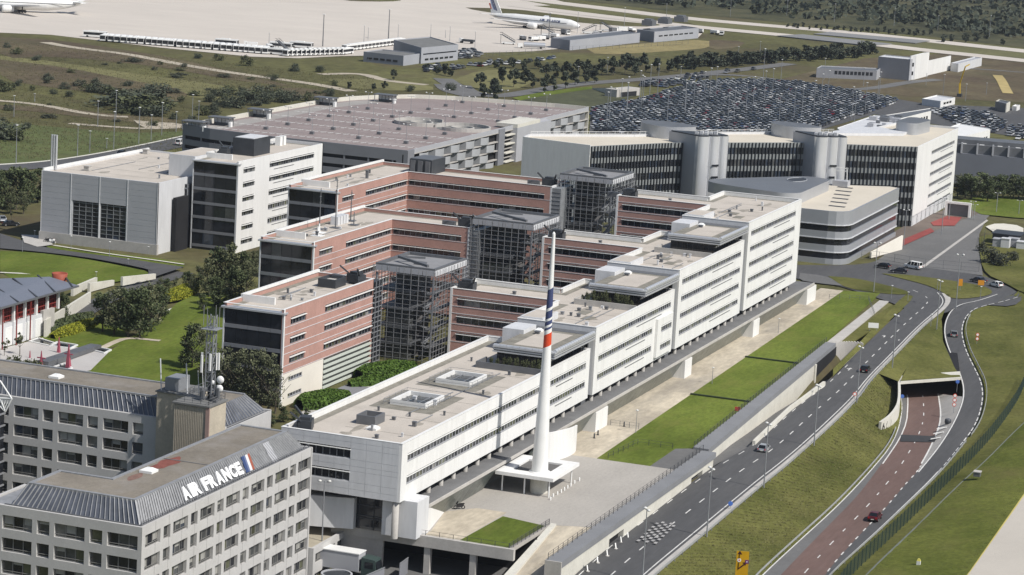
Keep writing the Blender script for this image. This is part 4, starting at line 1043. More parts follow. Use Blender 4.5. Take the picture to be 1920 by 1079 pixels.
# banded round-cornered block in front
B_ = thing('banded_block', (317, 5, -7), 'low silver block with rounded corner and dark glass bands by the roundabout', 'office building')
bp = [(316.6,34),(316.3,20),(316.4,9.5),(316.9,7.4),(318.2,5.6),(320.2,4.5),(322.5,4.1),(379.6,3.9),(381,7),(374,19),(372,34)]
for (z0, z1, m_, o_) in ((4.3,8.2,SILVER,0),(2.6,4.3,G1,.35),(.6,2.6,SILVER,0),(-1.1,.6,G1,.35),(-3.1,-1.1,SILVER,0),(-4.8,-3.1,G1,.35),(-7,-4.8,SILVER,0)):
    q = MB(); pp = inset(bp, o_) if o_ else bp
    q.prism(pp, z0, z1, cap=True); q.build('glass_band' if m_ is G1 else 'metal_band', m_, B_, smooth=False)
    if m_ is not G1: q = MB(); q.prism(inset(bp, -.18), z0, z0+.22); q.build('band_lip', WHITE2, B_)
q = MB(); q.flat(inset(bp, .5), 8.206); q.build('roof', MATS['cream_roof'], B_)
for k in range(6): q = MB(); x_ = 326+k*8.2; q.box(x_,x_+1.6,7.5+k*1.5,12+k*1.5,8.21,8.3); q.build('roof_slot', STEELD, B_)
q = MB(); q.bar((316.6,32,8.5),(372,32,8.5),.1); q.build('roof_rail', WHITE2, B_)
D_ = thing('wedge_pavilion', (322, 20, 8.2), 'dark silver wedge-shaped rooftop pavilion with oval rooflight', 'rooftop pavilion')
tp = [(328.5,53),(320.5,24),(323.5,19.6),(360,19.6),(362.3,27)]
rounded('shell', tp, 8.2, 11.2, SILVER, D_, 5, mat('wedge_roof', (.19,.20,.215), .5, .05, .2, metal=.3))
q = MB(); q.flat([(351.5+5*cos(2*pi*k/24), 27.5+2.6*sin(2*pi*k/24)) for k in range(24)], 11.2); q.build('oval_rooflight', STEELD, D_)
ri = MB()
for k in range(24):
    a0, a1 = 2*pi*k/24, 2*pi*(k+1)/24; ri.bar((351.5+5*cos(a0),27.5+2.6*sin(a0),11.28),(351.5+5*cos(a1),27.5+2.6*sin(a1),11.28),.16)
ri.build('rooflight_ring', ALU, D_)
t = thing('roof_frame', (374, 12, 8.2), 'white steel frame gantry on the roof beside the silver cylinder', 'gantry')
q = MB()
for y_ in (17.5, 21): q.bar((371,y_,8.2),(371,y_+.3,13.5),.25)
q.bar((371,17.5,13.4),(371,21.3,13.4),.25); q.bar((371,17.6,12.6),(371,21.2,12.6),.2); q.build('legs', PAINT, t); q = MB(); q.box(369.5,373,17,21.5,8.2,9.8); q.build('base_unit', GRAYL, t)
# ================================================================== ground, lawns, roads
def sst(a, b, x):
    t_ = min(1, max(0, (x-a)/(b-a))); return t_*t_*(3-2*t_)
def zt(x, y):
    west = -2-2*sst(110, 190, x)
    west = -12+(west+12)*sst(9, 15, x)
    east = -12.2+5.9*sst(60, 68, x)
    east = east+2.3*sst(490, 620, x)
    yw = -24.7 if x < 85 else (-22.4+3.2*(x-85)/118 if x < 203 else -19.2-3*sst(203, 215, x))
    if x < 300: east = east-(east+17)*sst(yw, yw-4.5, y)*(1-sst(262, 290, x))
    y0, y1 = (14, 20) if x < 247 else (24, 60)
    k = sst(y0, y1, y); return east+(west-east)*k
GR = mat('field_grass', (.098,.09,.042), .95, .25, .012, col2=(.118,.116,.046), fine=.35, fscale=.22, dirt=.9, dirtcol=(.098,.076,.05), dscale=.016, spec=.1)
LAWN = mat('mown_lawn', (.098,.135,.02), .95, .22, .08, col2=(.122,.155,.028), fine=.25, fscale=1.4, dirt=.6, dirtcol=(.155,.155,.042), dscale=.2, spec=.1, bump=.15, stretch=(.45,1,1))
HILL = mat('hillside_grass', (.09,.115,.02), .95, .22, .04, col2=(.125,.135,.03), fine=.3, fscale=1.0, dirt=.75, dirtcol=(.145,.13,.045), dscale=.05, spec=.1, bump=.2)
VERGE = mat('rough_verge', (.09,.10,.025), .95, .2, .06, col2=(.132,.13,.04), fine=.3, fscale=1.1, dirt=.5, dirtcol=(.15,.135,.052), dscale=.07, spec=.1, bump=.25)
ASPH = mat('asphalt', (.088,.088,.090), .85, .1, .08, fine=.14, fscale=1.2, dirt=.45, dirtcol=(.118,.116,.113), dscale=.16, spec=.25, stretch=(.16,1,1))
ASPL = mat('asphalt_worn', (.15,.148,.145), .88, .1, .08, fine=.12, fscale=1.2, dirt=.4, dirtcol=(.11,.11,.11), dscale=.06, spec=.25)
ASPB = mat('brown_asphalt', (.15,.098,.084), .85, .1, .12, fine=.14, fscale=1.5, dirt=.4, dirtcol=(.17,.125,.11), dscale=.25, spec=.25, stretch=(.16,1,1))
PAVE = mat('plaza_paving', (.39,.365,.33), .9, .07, .1, fine=.1, fscale=1.5, dirt=.4, dirtcol=(.34,.32,.29), dscale=.12, stretch=(.6,1.4,1))
SAND = mat('sandy_ground', (.46,.40,.31), .95, .12, .15, col2=(.52,.46,.36), fine=.15, fscale=1.2, dirt=.75, dirtcol=(.27,.245,.21), dscale=.13, stretch=(.35,1,1))
APRON = mat('apron_concrete', (.56,.51,.45), .9, .04, .01, fine=.06, fscale=.06, dirt=.5, dirtcol=(.44,.40,.355), dscale=.012, stretch=(1.0,.4,1))
SCRUB = mat('dark_scrub_ground', (.055,.058,.034), .95, .3, .03, col2=(.08,.08,.04), fine=.4, fscale=.25, dirt=.6, dirtcol=(.10,.085,.055), dscale=.03, spec=.1)
HEATH = mat('brown_heath', (.112,.082,.058), .95, .2, .02, col2=(.125,.105,.06), fine=.3, fscale=.3, dirt=.6, dirtcol=(.075,.075,.04), dscale=.03, spec=.1)
TRACK = mat('pale_track', (.42,.37,.29), .95, .1, .05, fine=.15, fscale=.4)
YELG = mat('dry_yellow_grass', (.26,.215,.095), .95, .18, .03, fine=.25, fscale=.3)
RPAINT = MATS['road_paint']
xs = [-3000,-1500,-700,-400,-250,-170]+[-120+5*k for k in range(130)]+[540+40*k for k in range(45)]+[2600,3600,6000,10000]
ys = [-5000,-2500,-1200,-700,-420,-300,-220,-170]+[-120+5*k for k in range(65)]+[215+25*k for k in range(32)]+[1200,1800,3000,5000]
q = MB(); q.v = [(x, y, zt(x, y)) for y in ys for x in xs]; nx = len(xs)
for j in range(len(ys)-1):
    for i in range(nx-1): q.f.append((j*nx+i, j*nx+i+1, (j+1)*nx+i+1, (j+1)*nx+i)); q.m.append(0)
gnd = q.build('ground', GR, smooth=True, kind='structure')

def P3(pts, dz=0): return [G(u, v, z)+Vector((0,0,dz)) for (u, v, z) in pts]
def resample(P, n):
    d = [0]
    for a, b in zip(P, P[1:]): d.append(d[-1]+(b-a).length)
    r = []; j = 0
    for k in range(n+1):
        s = d[-1]*k/n
        while j < len(P)-2 and d[j+1] < s: j += 1
        r.append(P[j].lerp(P[j+1], min(1, (s-d[j])/max(1e-6, d[j+1]-d[j]))))
    return r
def smoothline(P, it=2):
    for _ in range(it):
        Q = [P[0]]
        for a, b in zip(P, P[1:]): Q += [a.lerp(b, .25), a.lerp(b, .75)]
        P = Q+[P[-1]]
    return P
def loft(name, A, B, m, n=60, across=4, kind='structure', dz=0, bulge_=0.0, parent=None, jitter=0.0):
    A = resample(A, n); B = resample(B, n); q = MB(); rows = []
    for k in range(across+1):
        s = k/across; row = []
        for a, b in zip(A, B):
            p = a.lerp(b, s); z = p.z+dz+bulge_*4*s*(1-s)+(random.uniform(-jitter, jitter) if 0 < k < across else 0); row.append((p.x, p.y, z))
        rows.append(row)
    for a, b in zip(rows, rows[1:]): q.strip(a, b)
    o = q.build(name, m, parent, smooth=True, kind=kind if not parent else None)
    return o
def patch(name, px, z, m, kind='structure', dz=0.0, follow=False, sm=0, parent=None):
    P = [G(u, v, z) for (u, v) in px]
    if sm: P = smoothline(P+[P[0]], sm)[:-1]
    pts = [(p.x, p.y, (zt(p.x, p.y) if follow else z)+dz) for p in P]
    q = MB(); bm = bmesh.new(); vs = [bm.verts.new(p) for p in pts]; f = bm.faces.new(vs); f.normal_update()
    if f.normal.z < 0: f.normal_flip()
    bmesh.ops.triangulate(bm, faces=[f]); me = bpy.data.meshes.new(name); bm.to_mesh(me); bm.free(); me.materials.append(m)
    return obj(name, me, parent, **({} if parent else {'kind': kind}))
def ribbon(name, px, wid, m, kind='structure', dz=.05, parent=None, follow=True, z=-4, sm=2):
    P = [G(*p[:2], p[2] if len(p) > 2 else z) for p in px]; P = smoothline(P, sm); A = []; B = []
    for i, p in enumerate(P):
        d = (P[min(i+1, len(P)-1)]-P[max(i-1, 0)]); d.z = 0; d.normalize(); s = Vector((-d.y, d.x, 0))*wid/2
        zz = (lambda v: (zt(v.x, v.y) if follow else v.z)+dz)
        a, b = p+s, p-s; A.append((a.x, a.y, zz(a))); B.append((b.x, b.y, zz(b)))
    q = MB(); q.strip(A, B); return q.build(name, m, parent, **({} if parent else {'kind': kind}))
def dash_line(name, P, wid, on, off, m, dz=.02, parent=None, kind='structure', start=0):
    d = 0; q = MB(); P = resample(P, max(2, int(sum((b-a).length for a, b in zip(P, P[1:]))/1.0)))
    acc = start; 
    for a, b in zip(P, P[1:]):
        L = (b-a).length
        if off == 0 or acc % (on+off) < on:
            dr = (b-a).normalized(); s = Vector((-dr.y, dr.x, 0)).normalized()*wid/2; u = Vector((0,0,dz))
            q.quad(a-s+u, b-s+u, b+s+u, a+s+u)
        acc += L
    return q.build(name, m, parent, **({} if parent else {'kind': kind}))

# ---- plaza level, east side (level -6)
ZP = -6.0
def rect(name, pts, z, m, th=.25, kind='structure'):
    q = MB(); q.prism(pts, z-th, z); return q.build(name, m, kind=kind)
rect('plaza', [(4.0,-17.3),(21.6,-17.6),(24.2,-24.2),(69,-24.2),(69,.6),(4.0,.6)], ZP, PAVE, .5)
rect('sandy_path', [(69,-9.4),(276,-5.3),(276,.6),(69,.6)], ZP, SAND, .4)
rect('sandy_strip', [(4.4,-8.3),(25,-8.8),(25,-3.6),(20,.2),(8,-2.4),(4.4,-2.4)], ZP+.012, SAND, .1)
rect('lawn_strip', [(69,-19.4),(84.5,-19.4),(86.5,-22.0),(203,-18.3),(278.5,-14.2),(276,-5.3),(69,-9.4)], ZP+.02, LAWN, .4)
rect('lawn_strip', [(4.3,-16.4),(20.5,-16.9),(22.3,-9.1),(4.3,-8.4)], ZP+.06, LAWN, .2)
rect('lawn_edge_path', [(69,-24.3),(86.5,-24.3),(86.5,-22.0),(84.5,-19.4),(69,-19.4)], ZP+.005, ASPL, .4)
# lawn frames, cross drains
for i, (x_, wy0, wy1) in enumerate(((131.5,-20.4,-8.1),(176,-18.9,-7.2))):
    q = MB(); q.box(x_,x_+.6,wy0,wy1,ZP+.02,ZP+.3); q.build('clipped_hedge', mat('dark_hedge', (.03,.045,.018), .9, .3, .8, fine=.4, fscale=4), label=['low dark hedge crossing the lawn strip nearer the spire','low dark hedge crossing the lawn strip nearer the roundabout'][i], cat='hedge', group='low hedges across the lawn')
# retaining wall with walkway slab
zs = -5.5
wl = thing('retaining_wall', (0, -24, -10), 'long pale concrete retaining wall with grey walkway slab above the road', 'wall')
ow = [(.2,-24.4),(84,-24.6)]; 
q = MB(); q.prism([(.2,-27.0),(84,-27.3),(84,-24.6),(.2,-24.4)], -6.5, zs); q.build('slab', mat('slab_grey', (.215,.22,.23), .85, .08, .2, fine=.1), wl)
q = MB()
for (a, b) in ((.4,24),(31.5,70),(77,83.8)): q.box(a, b, -26.9, -25.2, -11, -6.5)
q.box(24,31.5,-26.9,-26.6,-7.6,-6.5); q.box(70,77,-26.9,-26.6,-7.4,-6.5)
q.build('wall_face', CONCL, wl)
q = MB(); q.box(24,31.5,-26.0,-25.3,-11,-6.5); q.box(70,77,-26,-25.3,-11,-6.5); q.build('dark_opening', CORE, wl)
q = MB(); q.prism([(.1,-27.05),(.35,-27.05),(.35,-24.35),(.1,-24.35)], -11, zs+.02); q.build('end_wall', CONC, wl)
W2a = [(92,-22.4),(150,-20.6),(200,-18.9)]
q = MB(); q.prism([(86,-25.3),(203,-20.9),(203,-18.6),(86,-22.3)], -6.6, zs-.1); q.build('slab', MATS['slab_grey'], wl)
q = MB(); q.prism([(86,-25.2),(181,-21.65),(181,-20),(86,-22.4)], -12.5, -6.6); q.build('wall_face', CONCL, wl)
def fence(name, pts, h, post, m, label, group=None, rails=(1.0,), pr=.05, rr=.035, infill=None):
    t = thing(name, pts[0], label, 'fence', group)
    P = resample([Vector(p) for p in pts], max(1, int(sum((Vector(b)-Vector(a)).length for a, b in zip(pts, pts[1:]))/post)))
    pm = MB().tube((0,0,0),(0,0,h),pr,n=5).mesh('post', m); o = Vector(pts[0])
    for p in P: obj('post', pm, t, p-o)
    q = MB()
    for a, b in zip(P, P[1:]):
        for r in rails: q.bar(a+Vector((0,0,h*r)), b+Vector((0,0,h*r)), rr)
        if infill:
            k = 0; n = int((b-a).length/infill)
            for j in range(1, n): c = a.lerp(b, j/n); q.bar(c, c+Vector((0,0,h)), .02)
    q.build('rails', m, t); return t
fence('railing', [(.6,-24.7,zs),(84,-24.8,zs)], 1.1, 2.2, STEELD, 'dark railing along the walkway slab beside the plaza', rails=(1,.66,.33))
fence('railing', [(86,-22.5,zs-.1),(203,-18.7,zs-.1)], 1.1, 2.4, STEELD, 'dark railing along the slab beside the long lawn', rails=(1,.66,.33))
fence('railing', [(4.1,11,ZP),(4.1,-17,ZP)], 1.05, 2.2, STEELD, 'dark railing along the plaza edge above the service yard', rails=(1,.5))
fence('railing', [(4.3,-17,ZP),(21.5,-17.4,ZP)], 1.05, 1.6, STEELD, 'dense dark railing beside the small square lawn', rails=(1,.66,.33), infill=.3)
fence('railing', [(84,-19,ZP),(84,-12.4,ZP),(70,-11.2,ZP)], 1.05, 2.2, STEELD, 'dark railing closing the near end of the long lawn', rails=(1,.5))
fence('railing', [(96,-8.6,ZP),(96,-3,ZP)], 1.1, 1.6, STEELM, 'short barrier across the sandy path near the spire', rails=(1,.5))
fence('railing', [(262,-5,ZP),(266,-14,ZP),(246,-20,ZP)], 1.1, 2.4, STEELM, 'grey railing round the roundabout end of the long lawn', rails=(1,.5))
# plaza edge over the service yard
pe = thing('plaza_edge', (4, 0, -11), 'concrete plaza edge beam over the dark service entrance', 'edge beam')
q = MB(); q.box(3.5,4.3,-18,13,-7.5,-5.7); q.build('beam', CONC, pe)
q = MB()
for y_ in (-11.2,-3.5,8): q.box(3.8,4.7,y_-.5,y_+.5,-12.2,-7.5)
q.build('pillars', CONC, pe)
q = MB(); q.box(14,14.4,-18,12,-12.2,-6.5); q.build('inner_wall', CORE, pe)
q = MB(); q.box(3.7,4.2,4,12.5,-12.2,-7.5); q.build('side_wall', CONC, pe)
rect('service_yard', [(-40,-17.5),(14,-17.5),(14,10.5),(-40,10.5)], -11.9, ASPL, .2)
rw = thing('ramp_wall', (21, -17, -6), 'bright white-topped ramp wall sloping down from the plaza to the yard', 'wall')
a0, a1 = Vector((21.8,-17.6,-5.7)), Vector((-8,-18.6,-9.2))
q = MB(); q.hexa([(a1.x,a1.y-1.7,-14),(a0.x,a0.y-.9,-14),(a0.x,a0.y,-14),(a1.x,a1.y,-14),(a1.x,a1.y-1.7,a1.z),(a0.x,a0.y-.9,a0.z),(a0.x,a0.y,a0.z),(a1.x,a1.y,a1.z)]); q.build('wall', CONCL, rw)
q = MB(); q.quad((-8,-24.3,-9.6),(24,-24.3,-6.02),(22.2,-18.4,-6.02),(-8,-19.8,-9.6)); q.build('ramp_floor', SAND, kind='structure')
# bollards round the canopy
bp_ = MB().lathe([(.13,0),(.13,.5),(.08,.58)], (0,0), 10).mesh('bollard', PAINT)
for k, (u, v) in enumerate(((1032,938),(1037,932),(1045,928),(1052,924),(1058,920),(1064,916),(1070,912),(1077,907),(1086,902))): obj('bollard', bp_, None, G(u, v, ZP), label='white bollard in the row on the plaza beside the canopy', cat='bollard', group='white bollards by the canopy')

# ---- the road beside the wall, main carriageway
RL = P3([(1050,1105,-9.2),(1130,1030,-9.0),(1174,996,-8.8),(1277,919,-8.4),(1345,870,-8.1),(1413,834,-7.8),(1480,770,-7.4),(1545,722,-7.1),(1562,708,-7),(1625,645,-6.5),(1680,592,-6.1),(1708,567,-6),(1713,556,-6),(1700,546,-6),(1640,531,-6)])
RR = P3([(1175,1115,-9.2),(1225,1069,-9),(1280,1024,-8.8),(1370,949,-8.4),(1430,899,-8.1),(1467,871,-7.9),(1530,816,-7.5),(1603,746,-7),(1627,712,-6.8),(1675,664,-6.5),(1722,615,-6.2),(1752,590,-6),(1769,575,-6),(1774,563,-6),(1765,550,-6)])
RLs, RRs = smoothline(RL, 2), smoothline(RR, 2)
loft('road', RLs, RRs, ASPH, 90, 3, dz=.02)
def mid(A, B, s, n=80): return [a.lerp(b, s) for a, b in zip(resample(A, n), resample(B, n))]
dash_line('road_marking', mid(RLs[:], RRs, .5), .22, 3, 5.2, RPAINT, .05)
dash_line('road_marking', mid(RLs, RRs, .94), .22, 1, 0, RPAINT, .05)
dash_line('road_marking', mid(RLs, RRs, .06)[:52], .18, 3, 5, RPAINT, .05)
kb = [p+Vector((0,0,.0)) for p in RRs]
loft('verge_kerb', mid(RLs, RRs, 1.0), mid(RLs, RRs, 1.12), CONC, 80, 1, dz=.1)
# chequered rumble patch
q = MB(); cpx = (1232, 1000, -8.6); c = G(*cpx); d = (G(1277,958,-8.5)-c).normalized(); s = Vector((-d.y, d.x, 0)).normalized()
for i in range(12):
    for j in range(5):
        if (i+j) % 2 == 0:
            p = c+d*(i*1.15-6.5)+s*(j*.72-1.6); u = Vector((0,0,.06)); q.quad(p+u, p+d*1.05+u, p+d*1.05+s*.5+u, p+s*.5+u)
q.build('chequer_marking', mat('worn_paint', (.40,.39,.38), .8, .2, 1.0, fine=.3), kind='structure')
def arrow(u, v, z, along, size=3.2, flip=1):
    c = G(u, v, z); d = (G(*along, z)-c).normalized(); s = Vector((-d.y, d.x, 0)).normalized()*flip; up = Vector((0,0,.06)); q = MB()
    P = lambda a, b: c+d*a*size/3.2+s*b+up
    q.quad(P(-1.6,-.14),P(.6,-.14),P(.6,.14),P(-1.6,.14)); q.quad(P(.5,-.5),P(1.6,0),P(1.6,0),P(.5,.5)); q.quad(P(-.3,.1),P(.2,.75),P(.5,.6),P(0,.0))
    q.build('arrow_marking', RPAINT, kind='structure')
for (u, v) in ((1593,693),(1659,631),(1687,637)): arrow(u, v, -6.8 if v > 650 else -6.4, (u+60, v-55))
# side lane down to the underpass, and its separator
SL0 = P3([(1290,905,-8.5),(1333,842,-8.6),(1373,820,-9.4),(1440,783,-9.9),(1507,742,-9.9),(1530,722,-9.9)]); SL1 = P3([(1345,870,-8.1),(1413,836,-8.4),(1470,782,-9.2),(1520,744,-9.7),(1545,726,-9.9),(1560,708,-9.9)])
loft('side_lane', SL0, SL1, ASPL, 30, 3, dz=-.03)
A = P3([(1413,834,-7.75),(1480,770,-7.35),(1545,722,-7.0)]); 
sepw = thing('separator_wall', A[0], 'low pale concrete separator between the road and the sunken side lane', 'barrier')
q = MB()
for a, b in zip(resample(A, 20), resample(A, 20)[1:]):
    d = (b-a); s = Vector((-d.y, d.x, 0)).normalized()*.45
    q.hexa([a-s+Vector((0,0,-2.5)),b-s+Vector((0,0,-2.5)),b+s+Vector((0,0,-2.5)),a+s+Vector((0,0,-2.5)),a-s*.6+Vector((0,0,.75)),b-s*.6+Vector((0,0,.75)),b+s*.6+Vector((0,0,.75)),a+s*.6+Vector((0,0,.75))])
q.build('wall', CONCL, sepw)
# underpass mouth: slab continues, curved wing wall
up = thing('underpass_portal', (184, -23, -10), 'dark curved mouth of the underpass beneath the lawn edge', 'tunnel portal')
q = MB(); q.prism([(181,-21.7),(204,-20.9),(204,-19),(181,-20)], -12.5, -6.6); q.build('back_wall', CORE, up)  # near-black wall paints the darkness of the opening
n = 12; pc_ = [(203.5+4.5*sin(k/n*pi*.5), -20.8-5.2*(1-cos(k/n*pi*.5))) for k in range(n+1)]; q = MB()
for a, b in zip(pc_, pc_[1:]): q.hexa([(*a,-12),(*b,-12),(b[0]+.4,b[1],-12),(a[0]+.4,a[1],-12),(*a,-5.6),(*b,-5.9),(b[0]+.4,b[1],-5.9),(a[0]+.4,a[1],-5.6)])
q.build('curved_wall', CONC, up)
q = MB(); q.prism([(180.2,-22.0),(181.4,-22.0),(181.4,-20.6),(180.2,-20.6)], -11, -6.6); q.build('end_post', CONCL, up)
# grass between lane/road and lawn path (upper part)
GA = P3([(1562,692,-6),(1600,655,-6),(1640,612,-6),(1684,565,-6),(1700,552,-6)]); GB = P3([(1562,706,-6.95),(1625,643,-6.45),(1680,590,-6.1),(1706,566,-6),(1712,556,-6)])
loft('road_verge', GA, GB, VERGE, 30, 4, dz=.03)
rect('stone_strip', [(205,-20.9),(268,-18.7),(268,-16.4),(205,-18.4)], ZP+.03, CONC, .3)
rect('verge_fill', [(209,-23),(285,-24),(285,-16),(209,-18.2)], ZP-.35, VERGE, .3)
# grass slope down to the brown road
BL = smoothline(P3([(1405,1105,-11.2),(1427,1079,-11.2),(1500,1012,-11.2),(1567,952,-11.3),(1630,886,-11.5),(1677,829,-11.8),(1692,772,-12),(1688,739,-12.2)]), 2)
BB = smoothline(P3([(1440,1105,-11.2),(1463,1079,-11.2),(1547,992,-11.2),(1607,932,-11.3),(1647,879,-11.5),(1697,806,-11.9),(1701,752,-12.1),(1699,741,-12.2)]), 2)
BR = smoothline(P3([(1525,1105,-11.2),(1547,1079,-11.2),(1567,1052,-11.2),(1613,1002,-11.2),(1657,957,-11.2),(1703,902,-11.4),(1720,886,-11.5),(1750,832,-11.8),(1767,786,-12),(1760,739,-12.2)]), 2)
CR = smoothline(P3([(1535,1105,-11.2),(1553,1079,-11.2),(1630,1012,-11.2),(1697,949,-11.2),(1757,892,-11.1),(1803,836,-10.8),(1833,796,-10.3),(1845,752,-9.6),(1843,719,-9),(1830,693,-8.5),(1810,653,-7.6),(1803,613,-6.8),(1820,583,-6.2),(1850,573,-6),(1880,567,-6),(1913,557,-6)]), 2)
CL = smoothline(P3([(1720,886,-11.5),(1762,835,-11.0),(1793,782,-10.4),(1808,739,-9.7),(1798,697,-8.8),(1773,647,-7.7),(1768,613,-6.9),(1780,583,-6.2),(1800,570,-6),(1830,565,-6),(1868,552,-6)]), 2)
SLP = [p for p in mid(RLs, RRs, 1.12, 90) if True][:62]
portal_back = P3([(1683,712,-8.2)])[0]
loft('grass_bank', SLP, BL, VERGE, 70, 8, dz=.04, bulge_=-.25, jitter=.12)
loft('hard_shoulder', BL, BB, ASPL, 60, 1, dz=.02); loft('brown_road', BB, BR, ASPB, 70, 3, dz=.02)
dash_line('road_marking', mid(BB, BR, .5), .2, 2.6, 7, RPAINT, .05); dash_line('road_marking', mid(BB, BR, .03)[46:], .25, 1, 0, RPAINT, .05)
dash_line('road_marking', mid(BL, BB, .06), .22, 1, 0, RPAINT, .05); dash_line('road_marking', mid(BB, BR, 1.0)[:46], .22, 2, 3.5, RPAINT, .06); dash_line('road_marking', mid(BB, BR, .985)[46:], .3, 1, 0, RPAINT, .055)
half = [p for p in CR if row_of(p) > 884]; lowR = [p for p in BR if row_of(p) > 884]
loft('slip_road', lowR, half, ASPH, 40, 2, dz=.015)
upR = [p for p in CR if row_of(p) <= 889]; loft('slip_road', CL, upR, ASPH, 70, 3, dz=.015)
gore = [p for p in BR if row_of(p) <= 888]; gl_ = [p for p in CL if row_of(p) > 737]
loft('gore_paving', gore, gl_, CONC, 30, 2, dz=.01)
dash_line('road_marking', mid(CL, upR, .95), .22, 3, 1.5, RPAINT, .05); dash_line('road_marking', mid(CL, upR, .05), .25, 1, 0, RPAINT, .05)
dash_line('road_marking', [p.lerp(q_, .93) for p, q_ in zip(resample(lowR, 40), resample(half, 40))], .25, 1, 0, RPAINT, .05)
for (u, v, z) in ((1763,822,-11.3),(1768,812,-11.2),(1774,803,-11.1)):     # chevrons
    c = G(u, v, z); d = (G(1790,770,z)-c).normalized(); s = Vector((-d.y, d.x, 0)).normalized(); q = MB(); u_2 = Vector((0,0,.09))
    for sg in (-1, 1): q.quad(c+u_2, c+d*1.0+u_2, c+d*-1.6+s*sg*1.7+u_2, c+d*-2.6+s*sg*1.7+u_2)
    q.build('chevron_marking', RPAINT, kind='structure')
for poly in ([(1690,816),(1754,819),(1757,830),(1688,829)], [(1675,906),(1717,911),(1706,921),(1669,917)], [(1617,961),(1640,961),(1640,968),(1612,968)]):
    patch('tar_patch', poly, -11.55 if poly[0][1] > 850 else -11.75, mat('fresh_tar', (.045,.045,.047), .8, .15, .3), dz=.09)
# tunnel of the brown road
tn = thing('road_tunnel', P3([(1690,745,-12.2)])[0], 'concrete tunnel mouth swallowing the brown road under the roundabout', 'tunnel portal')
tl = P3([(1685,745,-12.2)])[0]; tr = P3([(1797,739,-12.2)])[0]; bk = Vector((32, 7, 0))
Pv = lambda p, z, k=0, o=Vector((0,0,0)): (p.x+bk.x*k+o.x, p.y+bk.y*k+o.y, z)
q = MB(); q.hexa([Pv(tl,-8.3,-.16),Pv(tr,-8.0,-.16),Pv(tr,-8.0,.05),Pv(tl,-8.3,.05),Pv(tl,-7.75,-.16),Pv(tr,-7.45,-.16),Pv(tr,-7.45,.05),Pv(tl,-7.75,.05)]); q.build('head_beam', CONCL, tn)  # beam juts forward, lengthened to push its shadow outward
q = MB(); q.quad(Pv(tl,-8.25,.03),Pv(tr,-7.95,.03),Pv(tr,-7.95,1),Pv(tl,-8.25,1)); q.quad(Pv(tl,-13,.0),Pv(tl,-8.2,.0),Pv(tl,-8.2,1),Pv(tl,-13,1)); q.quad(Pv(tr,-13,-.09),Pv(tr,-7.9,-.09),Pv(tr,-7.9,1),Pv(tr,-13,1)); q.quad(Pv(tl,-13,1),Pv(tr,-13,1),Pv(tr,-7.9,1),Pv(tl,-8.2,1)); q.build('bore', CORE, tn)  # lining coloured near-black to paint in the tunnel's darkness
q = MB(); q.quad(Pv(tl,-12.23,-.2),Pv(tr,-12.23,-.2),Pv(tr,-12.23,1),Pv(tl,-12.23,1)); q.build('bore_floor', ASPB, tn)
for f in ():
    c = tl.lerp(tr, f); q = MB(); q.box(c.x+1,c.x+2,c.y-.3,c.y+.3,-12.2,-8.7); q.build('pier', CONCD, tn)
WW = smoothline([Vector(Pv(tl,-8.0)), P3([(1684,768,-8.4)])[0], P3([(1678,784,-8.8)])[0], P3([(1651,775+6,-8.9)])[0]], 2)
WB = P3([(1685,745,-12.2),(1687,785,-12),(1672,805,-11.9),(1651,816,-11.7)])
q = MB(); AA = resample(smoothline([Vector((p.x,p.y,0)) for p in WB], 2), 16)
for i, (a, b) in enumerate(zip(AA, AA[1:])):
    z0 = -7.75-1.3*i/16; z1 = -7.75-1.3*(i+1)/16
    q.hexa([(a.x,a.y,-13),(b.x,b.y,-13),(b.x,b.y+.55,-13),(a.x,a.y+.55,-13),(a.x,a.y,z0),(b.x,b.y,z1),(b.x,b.y+.55,z1),(a.x,a.y+.55,z0)])
ww = q.build('wing_wall', CONCL, tn)
# graffiti on the wing wall end
q = MB(); e0 = AA[-5]; e1 = AA[-1]; dv = (e1-e0); nn_ = Vector((dv.y, -dv.x, 0)).normalized(); nn_ = nn_ if nn_.y < 0 else -nn_
for k in range(3):
    c = e0.lerp(e1, .35+.25*k)+nn_*.1; 
    for j in range(10):
        a0, a1 = 2*pi*j/10, 2*pi*(j+1)/10; r_ = .62
        f_ = lambda a: Vector((c.x,c.y,-10.4-.15*k))+dv.normalized()*(r_*cos(a))+Vector((0,0,r_*sin(a)))
        q.bar(f_(a0), f_(a1), .16)
    q.bar(Vector((c.x,c.y,-9.6)), Vector((c.x,c.y,-10.2))+dv.normalized()*.6, .16)
q.build('graffiti', BLACK, tn)
# ground over the tunnel, up to the roundabout
OA = [Vector(Pv(tl,-7.72,-.14)), P3([(1700,690,-7.4)])[0], P3([(1745,640,-6.6)])[0], P3([(1765,600,-6.1)])[0]]; OB = [Vector(Pv(tr,-7.42,-.14)), P3([(1790,690,-7.7)])[0], P3([(1768,640,-7.4)])[0], P3([(1766,605,-6.4)])[0]]
loft('grass_over_tunnel', OA, OB, VERGE, 30, 4, dz=.02)
OC = mid(RLs, RRs, 1.12, 90)[56:84]
loft('grass_over_tunnel', [Vector(Pv(tl,-7.74,-.14))+Vector((-.5,.3,0))]+OA[1:], OC, VERGE, 30, 4, dz=.0)
